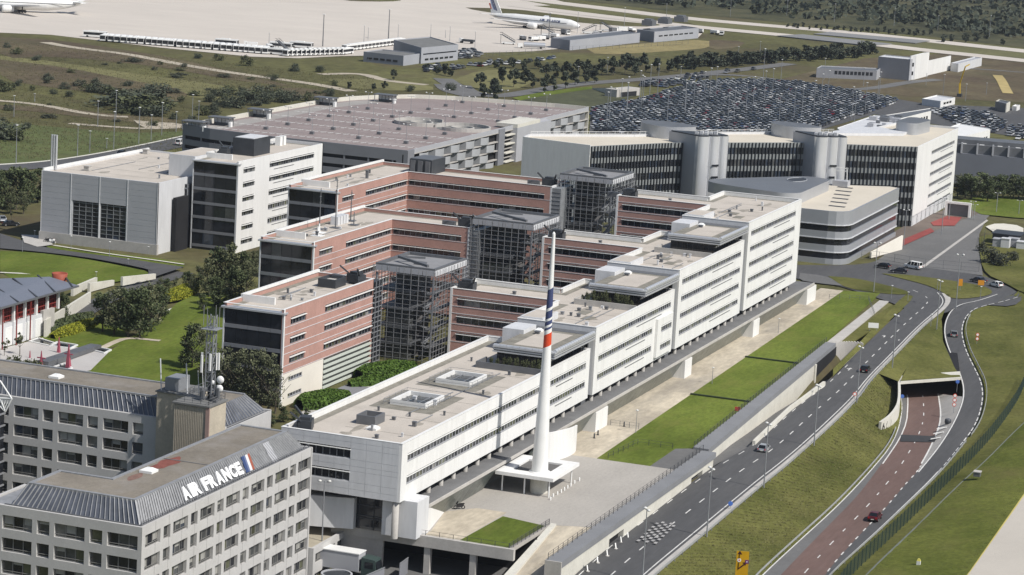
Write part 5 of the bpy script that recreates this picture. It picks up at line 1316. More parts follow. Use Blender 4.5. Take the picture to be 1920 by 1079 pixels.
# junction and roundabout
patch('junction_road', [(1480,497),(1593,498),(1640,492),(1660,480),(1727,500),(1843,517),(1870,528),(1905,545),(1919,560),(1900,575),(1850,572),(1800,573),(1768,590),(1722,590),(1690,575),(1650,560),(1553,530),(1480,522)], -6.04, ASPH, sm=1)
patch('roundabout_island', [(1652,513),(1700,515),(1747,521),(1830,533),(1856,541),(1862,550),(1845,556),(1800,561),(1779,558),(1768,548),(1740,535),(1690,522)], -5.9, VERGE, sm=2)
patch('roundabout_island', [(1553,518),(1600,521),(1647,531),(1700,545),(1706,551),(1690,553),(1640,549),(1590,541),(1570,530)], -5.93, VERGE, sm=2)
patch('traffic_island', [(1500,512),(1545,517),(1580,530),(1600,538),(1530,531),(1497,525)], -5.96, ASPL, sm=1)
patch('junction_road', [(1640,492),(1690,455),(1745,418),(1800,388),(1850,372),(1880,378),(1850,410),(1836,440),(1836,470),(1843,517),(1727,501)], -6.02, ASPL)
patch('forecourt', [(1640,485),(1690,462),(1760,430),(1850,395),(1800,385),(1720,410),(1650,450)], -5.99, mat('brown_forecourt', (.155,.125,.105), .9, .12, .1, fine=.1))
patch('sand_patch', [(1848,425),(1870,418),(1919,424),(1919,440),(1870,440)], -5.95, CONCL, sm=1)
patch('kerb_strip', [(1728,500),(1850,412),(1853,414),(1733,502)], -5.93, CONC)
patch('grass_mound', [(1836,445),(1852,440),(1919,440),(1960,470),(1960,560),(1919,550),(1880,528),(1850,515),(1838,490)], -5.8, VERGE, sm=1)
patch('mown_field', [(1790,378),(1850,366),(1960,372),(1960,412),(1900,408),(1840,402)], -5.9, LAWN)
# right-hand hillside beyond the slip road
HB = smoothline(P3([(1590,1120,-10.2),(1620,1079,-10.2),(1720,985,-10.2),(1790,915,-10),(1850,862,-9.5),(1905,805,-9),(1985,735,-8)]), 2)
HR = [p for p in CR]
loft('right_verge', HR[:int(len(HR)*.62)], HB, VERGE, 60, 4, dz=-.03, jitter=.08)
HC = P3([(1640,1140,-9),(1760,1100,-8.5),(1813,1079,-8),(1920,926,-7.4),(1990,840,-7)])
loft('hillside_lawn', HB, HC, HILL, 60, 8, dz=0, bulge_=.3, jitter=.05)
HD = P3([(1740,1290,-8),(1900,1200,-7.6),(2050,1090,-7.2),(2100,1000,-7),(2160,940,-7)])
loft('concrete_apron', HC, HD, mat('pale_apron', (.50,.46,.40), .9, .05, .1, fine=.08), 40, 2, dz=-.02)
loft('apron_edge_line', HC, [a.lerp(b, .012) for a, b in zip(resample(HC, 40), resample(HD, 40))], mat('yellow_line', (.5,.42,.12), .8, .1), 40, 1, dz=.02)
UB = P3([(1960,480,-6),(1990,560,-6.2),(1990,640,-6.6),(1990,735,-8)]); UA = [p for p in CR[int(len(CR)*.60):]][::-1]
loft('upper_verge', UA, UB, VERGE, 50, 8, dz=-.02, jitter=.08)
loft('perimeter_path', [p for p in HB], [p+Vector((.6,-2.2,.05)) for p in HB], mat('green_grey_path', (.15,.165,.14), .9, .15, .3, fine=.15), 50, 1, dz=.06)

# ---- garden side
patch('garden_lawn', [(150,705),(190,670),(225,645),(300,600),(340,560),(400,545),(500,560),(560,700),(520,760),(330,740)], -1.97, LAWN, sm=1, dz=.0)
patch('lawn', [(0,472),(60,474),(150,485),(230,500),(285,512),(270,520),(180,537),(100,545),(0,522)], -3.0, LAWN, sm=1, dz=.15)
patch('lawn', [(60,600),(120,590),(230,610),(240,640),(200,655),(130,650),(78,634)], -1.95, LAWN)
ribbon('path', [(0,513),(70,515),(180,516),(270,511),(285,508)], 1.4, CONCL, z=-3, dz=.16+.1)
PA = smoothline(P3([(0,440,-4),(40,453,-4),(90,468,-3.9),(180,480,-3.8),(250,489,-3.6),(300,497,-3.4),(345,503,-3.2)]), 1); PB = smoothline(P3([(0,468,-3.9),(60,473,-3.8),(150,483,-3.5),(230,497,-3.2),(285,509,-3),(290,516,-2.9),(250,535,-2.6)]), 1)
loft('service_road', PA, PB, ASPH, 50, 4, dz=.3)
ribbon('service_road', [(345,505,-3),(300,520,-2.7),(250,535,-2.5),(200,560,-2.3),(130,605,-2)], 5.0, ASPH, dz=.22)
patch('grass_verge', [(85,462),(180,473),(292,486),(345,494),(345,503),(250,489),(180,481),(90,466)], -3.9, LAWN, dz=.2)
ribbon('path', [(100,462),(180,475),(290,490),(345,498)], .9, CONCL, z=-3.8, dz=.5)
patch('pavement', [(40,443),(80,445),(100,462),(70,466),(45,458)], -3.9, CONC, dz=.42)
patch('terrace', [(0,678),(0,655),(80,634),(95,648),(208,657),(170,695),(120,705),(0,690)], -1.97, mat('pale_terrace', (.47,.45,.43), .9, .05, .2, fine=.08), dz=.05)
ribbon('path', [(190,655),(215,642),(240,634),(300,640)], 1.6, SAND, z=-2, dz=.12); ribbon('path', [(300,588),(330,578),(345,565),(370,556)], 2.2, CONCL, z=-2, dz=.12)
patch('court_paving', [(560,775),(640,740),(720,700),(850,680),(850,700),(620,790)], -1.97, CONC, dz=.02)
patch('court_paving', [(618,735),(652,721),(705,729),(652,748)], -1.97, mat('slatted_grey', (.21,.215,.23), .8, .1, 1.5, stretch=(.2,3,1)), dz=.06)

# ---- far fields, apron and taxiways (level -4)
FZ = -4.0
patch('apron', [(-60,58),(0,62),(95,66),(180,76),(300,90),(470,107),(560,110),(640,106),(760,104),(860,101),(1000,97),(1050,92),(1040,84),(1100,78),(1310,70),(1320,60),(1200,38),(1100,15),(1040,0),(1000,-12),(700,-40),(-60,-60)], FZ, APRON, dz=.12)
for px, m_ in (([(873,15),(960,17),(1060,30),(1180,43),(1250,47),(1200,52),(1080,43),(960,30),(890,20)], GR), ([(990,12),(1050,11),(1280,40),(1320,52),(1240,44),(1100,28)], GR), ([(640,0),(700,-3),(760,1),(730,4),(660,3)], GR)):
    patch('apron_grass', px, FZ, m_, dz=.2, sm=1)
patch('dark_scrub', [(1050,-4),(1290,26),(1610,56),(1750,70),(1960,95),(1960,-70),(1300,-70),(1000,-30)], FZ, SCRUB, dz=.1)
patch('taxiway_grass', [(985,2),(1280,34),(1610,64),(1750,79),(1960,100),(1960,114),(1715,92),(1520,71),(1310,51),(1245,44),(1100,24)], FZ, mat('taxi_grass', (.13,.125,.05), .95, .2, .02, fine=.2, fscale=.3), dz=.14)
ribbon('taxiway', [(960,-6),(983,-1),(1120,15),(1280,35),(1440,49),(1607,63),(1747,78),(1830,87),(1960,101)], 24, APRON, z=FZ, dz=.25)
ribbon('taxiway', [(975,12),(990,14),(1120,30),(1247,45),(1310,52),(1420,62),(1523,72),(1640,84),(1713,93),(1830,105),(1960,119)], 22, APRON, z=FZ, dz=.25)
patch('heath', [(1420,160),(1500,140),(1620,110),(1700,105),(1790,100),(1960,125),(1960,195),(1860,190),(1700,180),(1560,168)], FZ, HEATH, dz=.06)
patch('heath', [(0,112),(120,126),(240,150),(360,172),(330,196),(220,180),(100,165),(0,150)], FZ, HEATH, dz=.055, sm=1)
patch('heath', [(0,205),(90,212),(220,228),(330,232),(330,222),(220,216),(120,203),(0,195)], FZ, HEATH, dz=.055, sm=1)
patch('heath', [(560,165),(620,172),(600,188),(520,182),(430,168)], FZ, HEATH, dz=.055, sm=1)
patch('heath', [(0,70),(100,75),(220,92),(330,110),(500,150),(560,165),(430,150),(300,125),(100,105),(0,112)], FZ, HEATH, dz=.06, sm=1)
patch('dry_grass', [(1100,92),(1230,80),(1330,74),(1340,90),(1240,98),(1120,104)], FZ, YELG, dz=.07, sm=1)
patch('dry_grass', [(1330,75),(1400,78),(1385,90),(1330,95)], FZ, HEATH, dz=.08, sm=1)
patch('dry_grass', [(610,148),(760,150),(830,168),(760,172),(640,165)], FZ, mat('olive_yellow_grass', (.16,.15,.06), .95, .2, .03, fine=.25, fscale=.3), dz=.07, sm=1)
patch('dry_grass', [(850,150),(900,132),(970,130),(1010,150),(960,172),(880,165)], FZ, MATS['olive_yellow_grass'], dz=.07, sm=1)
ribbon('dirt_track', [(85,80),(120,87),(170,94),(240,102),(320,118),(400,132),(490,145),(590,158),(660,172)], 6.5, TRACK, z=FZ, dz=.12)
ribbon('dirt_track', [(-20,188),(30,192),(90,199),(150,212),(210,219),(240,220)], 4.5, TRACK, z=FZ, dz=.12)
ribbon('dirt_track', [(130,232),(200,238),(280,243),(360,238)], 4, TRACK, z=FZ, dz=.12)
patch('sandy_clearing', [(250,226),(290,230),(340,232),(345,240),(280,244),(262,236)], FZ, TRACK, dz=.14, sm=1)
patch('olive_strip', [(0,105),(120,118),(260,140),(420,160),(520,185),(400,190),(260,165),(100,150),(0,135)], FZ, MATS['olive_yellow_grass'], dz=.05, sm=1)
patch('olive_strip', [(0,230),(120,240),(250,250),(357,246),(357,262),(180,292),(40,310),(0,312)], FZ, mat('field_green', (.095,.115,.036), .95, .2, .03, fine=.25, fscale=.4, dirt=.5, dirtcol=(.12,.105,.05)), dz=.05)
ra = smoothline(P3([(-20,312,-4),(80,306,-4),(180,291,-4),(260,275,-4),(330,260,-4),(375,250,-4)]), 2); rb = smoothline(P3([(-20,322,-4),(80,318,-4),(180,304,-4),(270,290,-4),(340,278,-4),(380,268,-4)]), 2)
loft('back_road', ra, rb, ASPH, 40, 2, dz=.15); loft('back_road_kerb', [p+Vector((0,0,.2)) for p in ra], [p+Vector((2,1.2,.2)) for p in ra], CONCL, 40, 1)
# roads and verges behind the car park
ribbon('access_road', [(830,148),(848,160),(880,176),(930,183),(1000,172),(1080,158),(1200,150),(1290,142),(1420,128),(1480,120)], 9, ASPL, z=FZ, dz=.16)
ribbon('access_road', [(848,160),(860,172),(900,182)], 16, ASPL, z=FZ, dz=.17)
ribbon('access_road', [(600,140),(680,138),(720,152),(800,160)], 6, TRACK, z=FZ, dz=.13)
patch('bank', [(950,195),(1010,178),(1100,168),(1150,165),(1200,180),(1100,204),(1040,202)], FZ, mat('dark_bank', (.075,.08,.04), .95, .25, .03, fine=.3, fscale=.4), dz=.2)
patch('verge_lawn', [(960,185),(1020,173),(1110,163),(1110,168),(1020,181),(975,190)], FZ, LAWN, dz=.24)
patch('car_lot', [(1105,250),(1108,202),(1180,190),(1290,158),(1340,151),(1420,150),(1500,155),(1600,172),(1690,188),(1740,196),(1960,205),(1960,265),(1790,240),(1640,215),(1500,255),(1300,262)], FZ, ASPH, dz=.1)
ribbon('access_road', [(1290,142),(1350,140),(1420,145),(1520,160),(1590,170),(1650,165),(1700,155),(1760,150)], 7, ASPL, z=FZ, dz=.17)
ribbon('access_road', [(1960,140),(1900,135),(1800,128)], 5, ASPL, z=FZ, dz=.17)
patch('verge_lawn', [(1300,150),(1400,144),(1470,152),(1420,151),(1340,152)], FZ, GR, dz=.2)
# ================================================================== vegetation
rnd = random.Random(11)
BARK = mat('bark', (.10,.085,.065), .9, .2, 1.0)
def leafset(nm, c1, c2, c3):
    r = []
    for i, c in enumerate((c1, c2, c3)):
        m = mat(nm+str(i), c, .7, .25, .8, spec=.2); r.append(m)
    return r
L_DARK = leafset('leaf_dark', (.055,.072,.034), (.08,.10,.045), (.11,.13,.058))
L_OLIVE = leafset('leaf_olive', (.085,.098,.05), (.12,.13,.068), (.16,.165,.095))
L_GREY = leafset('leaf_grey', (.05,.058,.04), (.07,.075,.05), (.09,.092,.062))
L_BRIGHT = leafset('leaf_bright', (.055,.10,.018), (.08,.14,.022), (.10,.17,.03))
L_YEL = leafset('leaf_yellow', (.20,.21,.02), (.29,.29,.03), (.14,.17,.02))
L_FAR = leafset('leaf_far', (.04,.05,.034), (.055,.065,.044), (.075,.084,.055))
def leaf(q, c, s, r):
    n = Vector((r.gauss(0,1), r.gauss(0,1), r.gauss(0,1)+.5)).normalized(); a = n.orthogonal().normalized(); b = n.cross(a)
    th = r.uniform(0, pi); a, b = a*cos(th)+b*sin(th), b*cos(th)-a*sin(th)
    q.quad(c-a*s-b*s*.2, c-b*s*.8, c+a*s+b*s*.2, c+b*s*.8)
def crown_mesh(nm, seed, rx, z0, z1, n, ls, mats, lobes=9, shape='round'):
    r = random.Random(seed); q = MB(); L = []; h = z1-z0
    for k in range(lobes):
        t_ = r.uniform(.08, .95); w_ = {'round': math.sqrt(max(.05, 1-(2*t_-1.0)**2)), 'cone': 1.05-t_*.85, 'tall': (.55+.45*sin(pi*min(1, t_*1.1)))}[shape]
        a = r.uniform(0, 2*pi); d = rx*w_*r.uniform(.25, .78)
        L.append((Vector((d*cos(a), d*sin(a), z0+h*t_)), rx*r.uniform(.26, .46)*(.6+.5*w_)))
    for i in range(n):
        c, rr = r.choice(L); v = Vector((r.gauss(0,1), r.gauss(0,1), r.gauss(0,.9))).normalized()*rr*(r.random()**.5)
        p = c+v; q.cur = min(2, max(0, int(1.0+1.1*v.z/rr+r.uniform(-.8, .8)))); leaf(q, p, ls*r.uniform(.6, 1.3), r)  # paler leaves up top, darker below: shading put into leaf tone
    return q.mesh(nm, mats)
def trunk_mesh(seed, h, r0, zc):
    r = random.Random(seed); q = MB(); q.tube((0,0,-.3),(0,0,h),r0,r0*.5,n=7)
    for k in range(5):
        a = r.uniform(0, 2*pi); z = h*r.uniform(.45, .95); q.tube((0,0,z),(cos(a)*zc*.35, sin(a)*zc*.35, z+zc*.4),r0*.4,r0*.12,n=5)
    return q.mesh('trunk', BARK)
TREES = {}
def treekind(k, rx, H, base, n, ls, mats, shape='round', lobes=10, var=3):
    TREES[k] = (H, [(crown_mesh('crown', hash((k, i)) % 9999 if False else len(k)*37+i*11+int(H*10), rx, base, H, n, ls, mats, lobes, shape), trunk_mesh(i+3, base+(H-base)*.4, .022*H, H-base)) for i in range(var)])
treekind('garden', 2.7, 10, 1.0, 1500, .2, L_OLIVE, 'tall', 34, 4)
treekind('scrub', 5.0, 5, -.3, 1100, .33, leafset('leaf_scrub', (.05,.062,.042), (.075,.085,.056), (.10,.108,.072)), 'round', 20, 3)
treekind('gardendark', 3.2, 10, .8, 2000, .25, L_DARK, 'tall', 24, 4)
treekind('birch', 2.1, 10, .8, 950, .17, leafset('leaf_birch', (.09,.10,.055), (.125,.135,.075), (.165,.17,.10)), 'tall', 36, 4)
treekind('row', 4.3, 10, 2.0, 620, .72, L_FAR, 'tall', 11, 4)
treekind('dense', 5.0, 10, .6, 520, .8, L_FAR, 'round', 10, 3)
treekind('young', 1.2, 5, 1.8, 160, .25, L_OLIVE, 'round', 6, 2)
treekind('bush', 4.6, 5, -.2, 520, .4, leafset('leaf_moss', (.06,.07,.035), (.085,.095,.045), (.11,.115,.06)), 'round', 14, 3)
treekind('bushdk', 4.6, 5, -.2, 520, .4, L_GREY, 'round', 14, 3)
def plant(kind, u, v, z, vt=None, H=None, label='', cat='tree', group=None, name='tree', var=None, sx=1.0, follow=False, xy=None):
    p = G(u, v, z) if xy is None else Vector((*xy, z))
    if H is None: H = HT(u, v, vt, z)
    if follow: p.z = zt(p.x, p.y)
    H0, V = TREES[kind]; c, t_ = V[rnd.randrange(len(V)) if var is None else var % len(V)]; s = H/H0
    o = thing(name, p, label, cat, group, rnd.uniform(0, 6.28)); o.scale = (s*sx, s*sx, s)
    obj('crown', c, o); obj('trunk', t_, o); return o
ORD = ['first','second','third','fourth','fifth','sixth','seventh','eighth','ninth','tenth','eleventh','twelfth','thirteenth','fourteenth','fifteenth','sixteenth','seventeenth','eighteenth','nineteenth','twentieth','twenty-first','twenty-second','twenty-third','twenty-fourth']
# garden trees
gt = [(192,622,548,'gardendark'),(214,628,538,'garden'),(240,632,545,'gardendark'),(262,634,538,'gardendark'),(283,622,530,'garden'),(298,600,536,'gardendark'),(228,612,540,'garden'),(270,604,540,'gardendark')]
for i, (u, v, vt, k) in enumerate(gt): plant(k, u, v, -2, vt, label='leafy tree in the garden clump by the yellow hedge, %s from the left' % ORD[i], group='garden clump of trees', sx=1.12)
gt = [(298,560,520),(312,556,522),(330,552,520),(350,548,508),(362,556,512),(372,540,500),(392,560,480),(412,556,462),(432,560,452),(452,540,470),(470,525,468),(402,578,520),(425,590,540),(380,585,552),(482,512,470),(440,575,500),(462,556,490)]
for i, (u, v, vt) in enumerate(gt): plant('gardendark' if i % 2 else 'garden', u, v, -2.4, vt, label='garden tree in the belt below the white block, %s from the left' % ORD[i], group='tree belt in the garden', sx=1.1)
gt = [(360,690,606,'gardendark'),(376,706,612,'garden'),(392,752,640,'garden'),(408,756,650,'garden'),(424,762,648,'garden'),(440,764,655,'gardendark'),(456,767,648,'garden'),(472,770,655,'garden'),(488,772,652,'garden'),(503,774,660,'garden'),(516,776,680,'garden'),(345,690,640,'gardendark')]
for i, (u, v, vt, k) in enumerate(gt): plant('birch' if u > 365 else k, u, v, -2, vt, label='birch-like tree in front of the nearest glass end wall, %s from the left' % ORD[i], group='trees before the nearest wing', sx=.95)
for i, (u, v, vt, k) in enumerate([(8,392,318,'gardendark'),(30,394,312,'gardendark'),(52,384,316,'gardendark'),(70,380,318,'gardendark'),(20,402,352,'garden'),(44,402,358,'garden'),(-8,400,320,'gardendark')]):
    plant(k, u, v, -4, vt, label='dark tree beside the grey hall at the left frame edge, %s of the clump' % ORD[i], group='trees left of the hall', sx=1.15)
for i, (u, v, vt) in enumerate([(8,668,640),(37,666,622),(14,655,634),(22,412,396)]): plant('young', u, v, -2, vt, label='thin young tree on the terrace, %s from the left' % ORD[i], group='young terrace trees')
plant('gardendark', 118, 605, -2, 548, label='tree leaning against the end of the red-trussed hall', sx=.8)
for i, (u, v, vt) in enumerate([(25,690,668),(45,694,676),(58,698,676),(70,698,680)]): plant('bush', u, v, -2, vt, label='low shrub on the terrace below the pink spikes, %s from the left' % ORD[i], cat='shrub', group='terrace shrubs', name='shrub')
for i, (u, v, vt) in enumerate([(508,800,772),(530,792,762),(552,788,768),(575,782,765)]): plant('gardendark', u, v, -2, vt, label='leafy shrub behind the lowest white roof corner, %s from the left' % ORD[i], cat='shrub', group='shrubs behind the roof corner', name='shrub', sx=1.5)
plant('gardendark', 848, 705, -2, 668, label='shrub at the foot of the nearest lattice tower', cat='shrub', name='shrub')
# clipped hedges
def hedge(p0, p1, w_, h, mats, label, group, ls=.22, dens=22):
    p0, p1 = Vector(p0), Vector(p1); t = thing('hedge', p0, label, 'hedge', group); r = random.Random(int(p0.x*10)); d = p1-p0; L = d.length; d.normalize(); s = Vector((-d.y, d.x, 0))
    q = MB(); n = 10; A = []
    for k in range(n+1): a = pi*k/n; A.append((w_/2*cos(a)*.93, h*.93*sin(a)**.6))
    rings = []
    for j in range(9):
        f = j/8; e = min(1, .35+2.2*min(f, 1-f)); rings.append([p0+d*(L*f)+s*(a*e)+Vector((0,0,b*(.6+.4*e))) for a, b in A])
    for a, b in zip(rings, rings[1:]): q.strip(a, b)
    q.build('body', mats[0], t, smooth=True)
    q = MB()
    for i in range(int(dens*L*w_)):
        f = r.random(); a = pi*r.random(); e = min(1, .4+2.2*min(f, 1-f)); c = p0+d*(L*f)+s*(w_/2*cos(a)*e)+Vector((0,0,h*max(0,sin(a))**.6*(.6+.4*e)))
        q.cur = r.choice((0,1,1,2)); leaf(q, c, ls*r.uniform(.6,1.3), r)
    q.build('foliage', mats, t)
g3 = lambda u, v, z=-2: G(u, v, z)
hedge(g3(98,636), g3(184,606), 3.6, 1.5, L_YEL, 'yellow clipped hedge beside the red-trussed hall', 'yellow hedges'); hedge(g3(82,628), g3(172,598), 3.0, 2.0, L_DARK, 'dark green hedge behind the lower yellow hedge', None)
hedge(g3(312,566), g3(366,542), 5.0, 1.8, L_YEL, 'yellow clipped hedge among the garden trees', 'yellow hedges')
hedge(g3(672,712), g3(775,697), 7.5, 2.6, L_BRIGHT, 'large bright green hedge in the court by the lattice tower', 'bright court hedges'); hedge(g3(655,726), g3(735,716), 3.2, 1.6, L_BRIGHT, 'lower bright green hedge in front of the court hedge', 'bright court hedges'); hedge(g3(560,768), g3(650,752), 7.0, 2.6, L_BRIGHT, 'rounded bright green hedge beside the cream ground floor', 'bright court hedges')
# planting on the roof terraces
for k, (x1, n_) in enumerate(((90.1, 9), (143.1, 10))):
    zr = ETOP[k]-.9+.6
    for i in range(n_):
        y = 1.6+i*1.15; plant('bush', 0, 0, zr, H=1.2+.9*rnd.random()*(1+k*.6), label='%s shrub along the roof terrace of the %s white block' % (ORD[i], ('lowest','second')[k]), cat='shrub', group='roof terrace shrubs', name='terrace_shrub', xy=(x1-20.3-3.2+rnd.uniform(-.5,.5), y), sx=.45)
# rows of trees beside the access road
rt = []
for i in range(17): rt.append((1075+i*27.5+rnd.uniform(-5,5), 163-i*2.6+rnd.uniform(-2,2), 30 if i < 10 else 28))
for (u, v) in ((907,166),(963,168),(1018,162),(1072,175),(1112,178),(1150,173),(1192,168),(1228,166)): rt.append((u-0, v, 32))
rt = [(900,168,30),(925,180,32),(930,178,26),(942,156,30),(963,164,33),(985,158,30),(1000,166,26),(1020,176,28),(1038,172,28),(1060,166,30),(1078,160,28),(1098,157,27),(1115,156,26),(1023,152,32),(1043,150,32),(1062,148,30),(1085,146,32),(1105,144,30),(1128,142,30),(1150,142,34),(1172,138,36),(1190,142,36),(1210,136,34),(1232,138,28),(1254,136,26),(1270,134,28)]
rt += [(908,187,28),(928,190,30),(738,152,20),(720,168,16),(700,170,14),(655,168,14),(835,142,22)]
for i, (u, v, hp) in enumerate(rt): plant('row', u, v, -4, v-hp, label='dark roadside tree, %s of the rows behind the car park' % (ORD[i] if i < 24 else ORD[i-24]+' outlying one'), group='rows of roadside trees', follow=False)
for i in range(34):
    u = 1285+i*10.6+rnd.uniform(-4,4); v = 128-(i*.72)+rnd.uniform(-3,4); plant('dense', u, v, -4, v-rnd.uniform(21,28), label='dark tree merged in the long belt below the taxiway', group='tree belt below the taxiway', sx=1.35)
for i, (u, v, hp) in enumerate([(960,128,20),(985,132,22),(1010,130,20),(820,138,14),(845,144,16),(800,132,12),(1295,112,16),(930,128,14),(900,126,10),(940,122,10)]): plant('dense', u, v, -4, v-hp, label='bushy dark tree near the staff parking, %s of the scattered ones' % ORD[i], group='bushy trees near the staff parking')
# scattered shrubs in the field on the left
sh = [(262,206,26,2),(280,200,24,2),(248,196,20,1.8),(300,204,18,1.6),(285,216,16,2),(410,178,12,2),(435,176,14,2),(462,190,16,1.8),(488,180,16,1.8),(515,182,14,1.8),(545,186,14,1.6),(425,196,14,1.6),(210,176,12,2),(185,172,12,2),(255,200,24,3),(270,212,22,2),(292,178,18,2),(245,185,16,1.6),(300,190,14,1.4),(230,208,12,1.2),(150,160,10,1.5),(165,170,12,1.4),(90,148,10,1.3),(88,155,8,1),(10,170,16,1.4),(35,160,10,1),(5,258,26,1.8),(28,262,16,1.3),(50,240,10,1),(120,165,10,1.2),(60,168,8,1),(180,160,12,1.2),(200,168,10,1),(462,122,16,1),(552,132,12,1),(600,134,10,1),(410,112,10,1.4),(370,108,8,1.2),(440,200,18,1.3),(470,186,16,1.3),(500,192,16,1.2),(530,190,18,1.2),(420,185,10,1),(395,190,12,1.2),(455,178,12,1.2),(578,188,14,1),(345,125,7,1),(100,175,8,1),(340,190,10,1),(215,175,10,1.2),(325,222,10,1),(380,215,14,1.2),(358,232,14,1),(400,205,12,1.1),(30,100,10,1.4),(12,88,8,1),(70,112,8,1.4),(300,120,6,1.2),(130,180,9,1),(240,160,8,1.5),(190,190,9,1.1),(15,205,9,1.2),(620,178,12,.9),(628,160,10,.9),(845,168,12,.9),(770,170,10,.9)]
for i, (u, v, hp, sx) in enumerate(sh): plant('scrub' if i % 3 else 'bush', u, v+2, -4, v+2-hp*1.15, label='dark thorn bush in the rough field left of the car park', cat='bush', group='bushes in the rough field', name='field_bush', sx=sx)
r2_ = random.Random(5)
for i in range(60):
    u = r2_.uniform(0, 620); v = r2_.uniform(95, 245)
    if v < 62+u*.12+18 or (u > 350 and v > 225): continue
    plant('bushdk' if r2_.random() < .6 else 'bush', u, v, -4, H=r2_.uniform(.8, 1.8), label='small bush in the rough field left of the car park', cat='bush', group='small bushes in the rough field', name='small_bush', sx=r2_.uniform(1.6, 3.6))
# far scrub wood at the top right: one mass
q = MB(); r3 = random.Random(9)
for i in range(900):
    u = r3.uniform(1060, 1960); v = r3.uniform(-45, 74)
    lim = 4+(u-1060)*.092-5
    if v > lim-4: continue
    c = G(u, v, -4); s = r3.uniform(3, 8)
    for k in range(9): q.cur = r3.choice((0,0,1,2)); leaf(q, c+Vector((r3.gauss(0,s*.6), r3.gauss(0,s*.6), r3.uniform(.5, s*.75))), r3.uniform(1.2, 2.6), r3)
q.build('scrub_wood', L_FAR, kind='stuff', label='dark scrub wood stretching beyond the taxiways', cat='scrub')
for i in range(26): u = 1475+i*10.8+rnd.uniform(-3,3); v = 60+(u-1610)*.055+rnd.uniform(-3,2); plant('dense', u, v, -4, v-rnd.uniform(7,11), label='dark bushy tree in the hedgerow beyond the taxiways', group='hedgerow beyond the taxiways')
for i, (u, v, hp) in enumerate([(1770,80,16),(1785,78,14),(1810,80,18),(1830,78,16),(1848,74,14),(1880,85,12),(1900,70,14)]): plant('dense', u, v, -4, v-hp, label='round dark tree at the far right beyond the taxiways, %s from the left' % ORD[i], group='trees at the far right')
# dark wood on the right, above the mown field
for i in range(15): u = 1797+i*10.5+rnd.uniform(-3,3); v = 368+.04*(u-1800)+rnd.uniform(-4,9); plant('gardendark' if i % 3 else 'garden', u, v, -5.6, v-rnd.uniform(32,44), label='dark tree in the belt along the grey shed, %s from the white end wall' % ORD[i], group='tree belt along the grey shed', sx=1.5)
for i, (u, v, hp) in enumerate([(1858,492,26),(1876,498,22),(1842,470,14),(1900,488,16)]): plant('bushdk', u, v, -5.8, v-hp, label='shrub on the mound right of the roundabout, %s of four' % ORD[i], cat='bush', group='shrubs on the mound', name='shrub', sx=1.1)
# weeds and grass tufts on the banks
def tufts(name, region, n, mats, zf, ls, label, seed):
    q = MB(); r = random.Random(seed)
    for i in range(n):
        c = region(r)
        if c is None: continue
        for k in range(3): q.cur = r.choice((0,1,2)); a = Vector((r.uniform(-1,1), r.uniform(-1,1), 0)).normalized()*ls*.5; h = Vector((r.uniform(-.2,.2), r.uniform(-.2,.2), ls*r.uniform(.7,1.5))); p = c+Vector((r.gauss(0,ls), r.gauss(0,ls), 0)); q.quad(p-a*.4, p+a*.4, p+a*.2+h, p-a*.2+h)
    return q.build(name, mats, kind='stuff', label=label, cat='grass')
TG = [mat('tuft0', (.16,.15,.062), .9, .2), mat('tuft1', (.13,.13,.05), .9, .2), mat('tuft2', (.21,.19,.09), .9, .2)]
sa, sb = resample(SLP, 100), resample(BL, 100)
def reg(r):
    f = r.random()**1.0; i = int(f*99); return sa[i].lerp(sb[i], min(.97, r.random()**1.3+.03))+Vector((0,0,-.1))
tufts('rough_grass', reg, 9000, TG, 0, .17, 'rough dry grass tufts on the road bank', 3)
ha, hb = resample(HB, 100), resample(HC, 100)
def reg2(r):
    i = r.randrange(99); return ha[i].lerp(hb[i], r.uniform(.06,.97))+Vector((0,0,.05))
tufts('rough_grass', reg2, 3500, [mat('tuft3', (.10,.14,.03), .9, .2), mat('tuft4', (.12,.15,.04), .9, .2), TG[1]], 0, .13, 'green grass tufts on the hillside by the concrete apron', 4)
r4 = random.Random(21)
def reg3(r):
    u = r.uniform(0, 700); v = r.uniform(72, 300)
    return None if v < 66+u*.1+10 or (u > 90 and v > 285) or (u > 350 and v > 180) else G(u, v, -4)
tufts('rough_grass', reg3, 14000, [mat('tuft5', (.095,.095,.04), .9, .25), mat('tuft6', (.075,.08,.035), .9, .25), mat('tuft7', (.115,.095,.05), .9, .25)], 0, .38, 'rough weeds over the field left of the car park', 6)

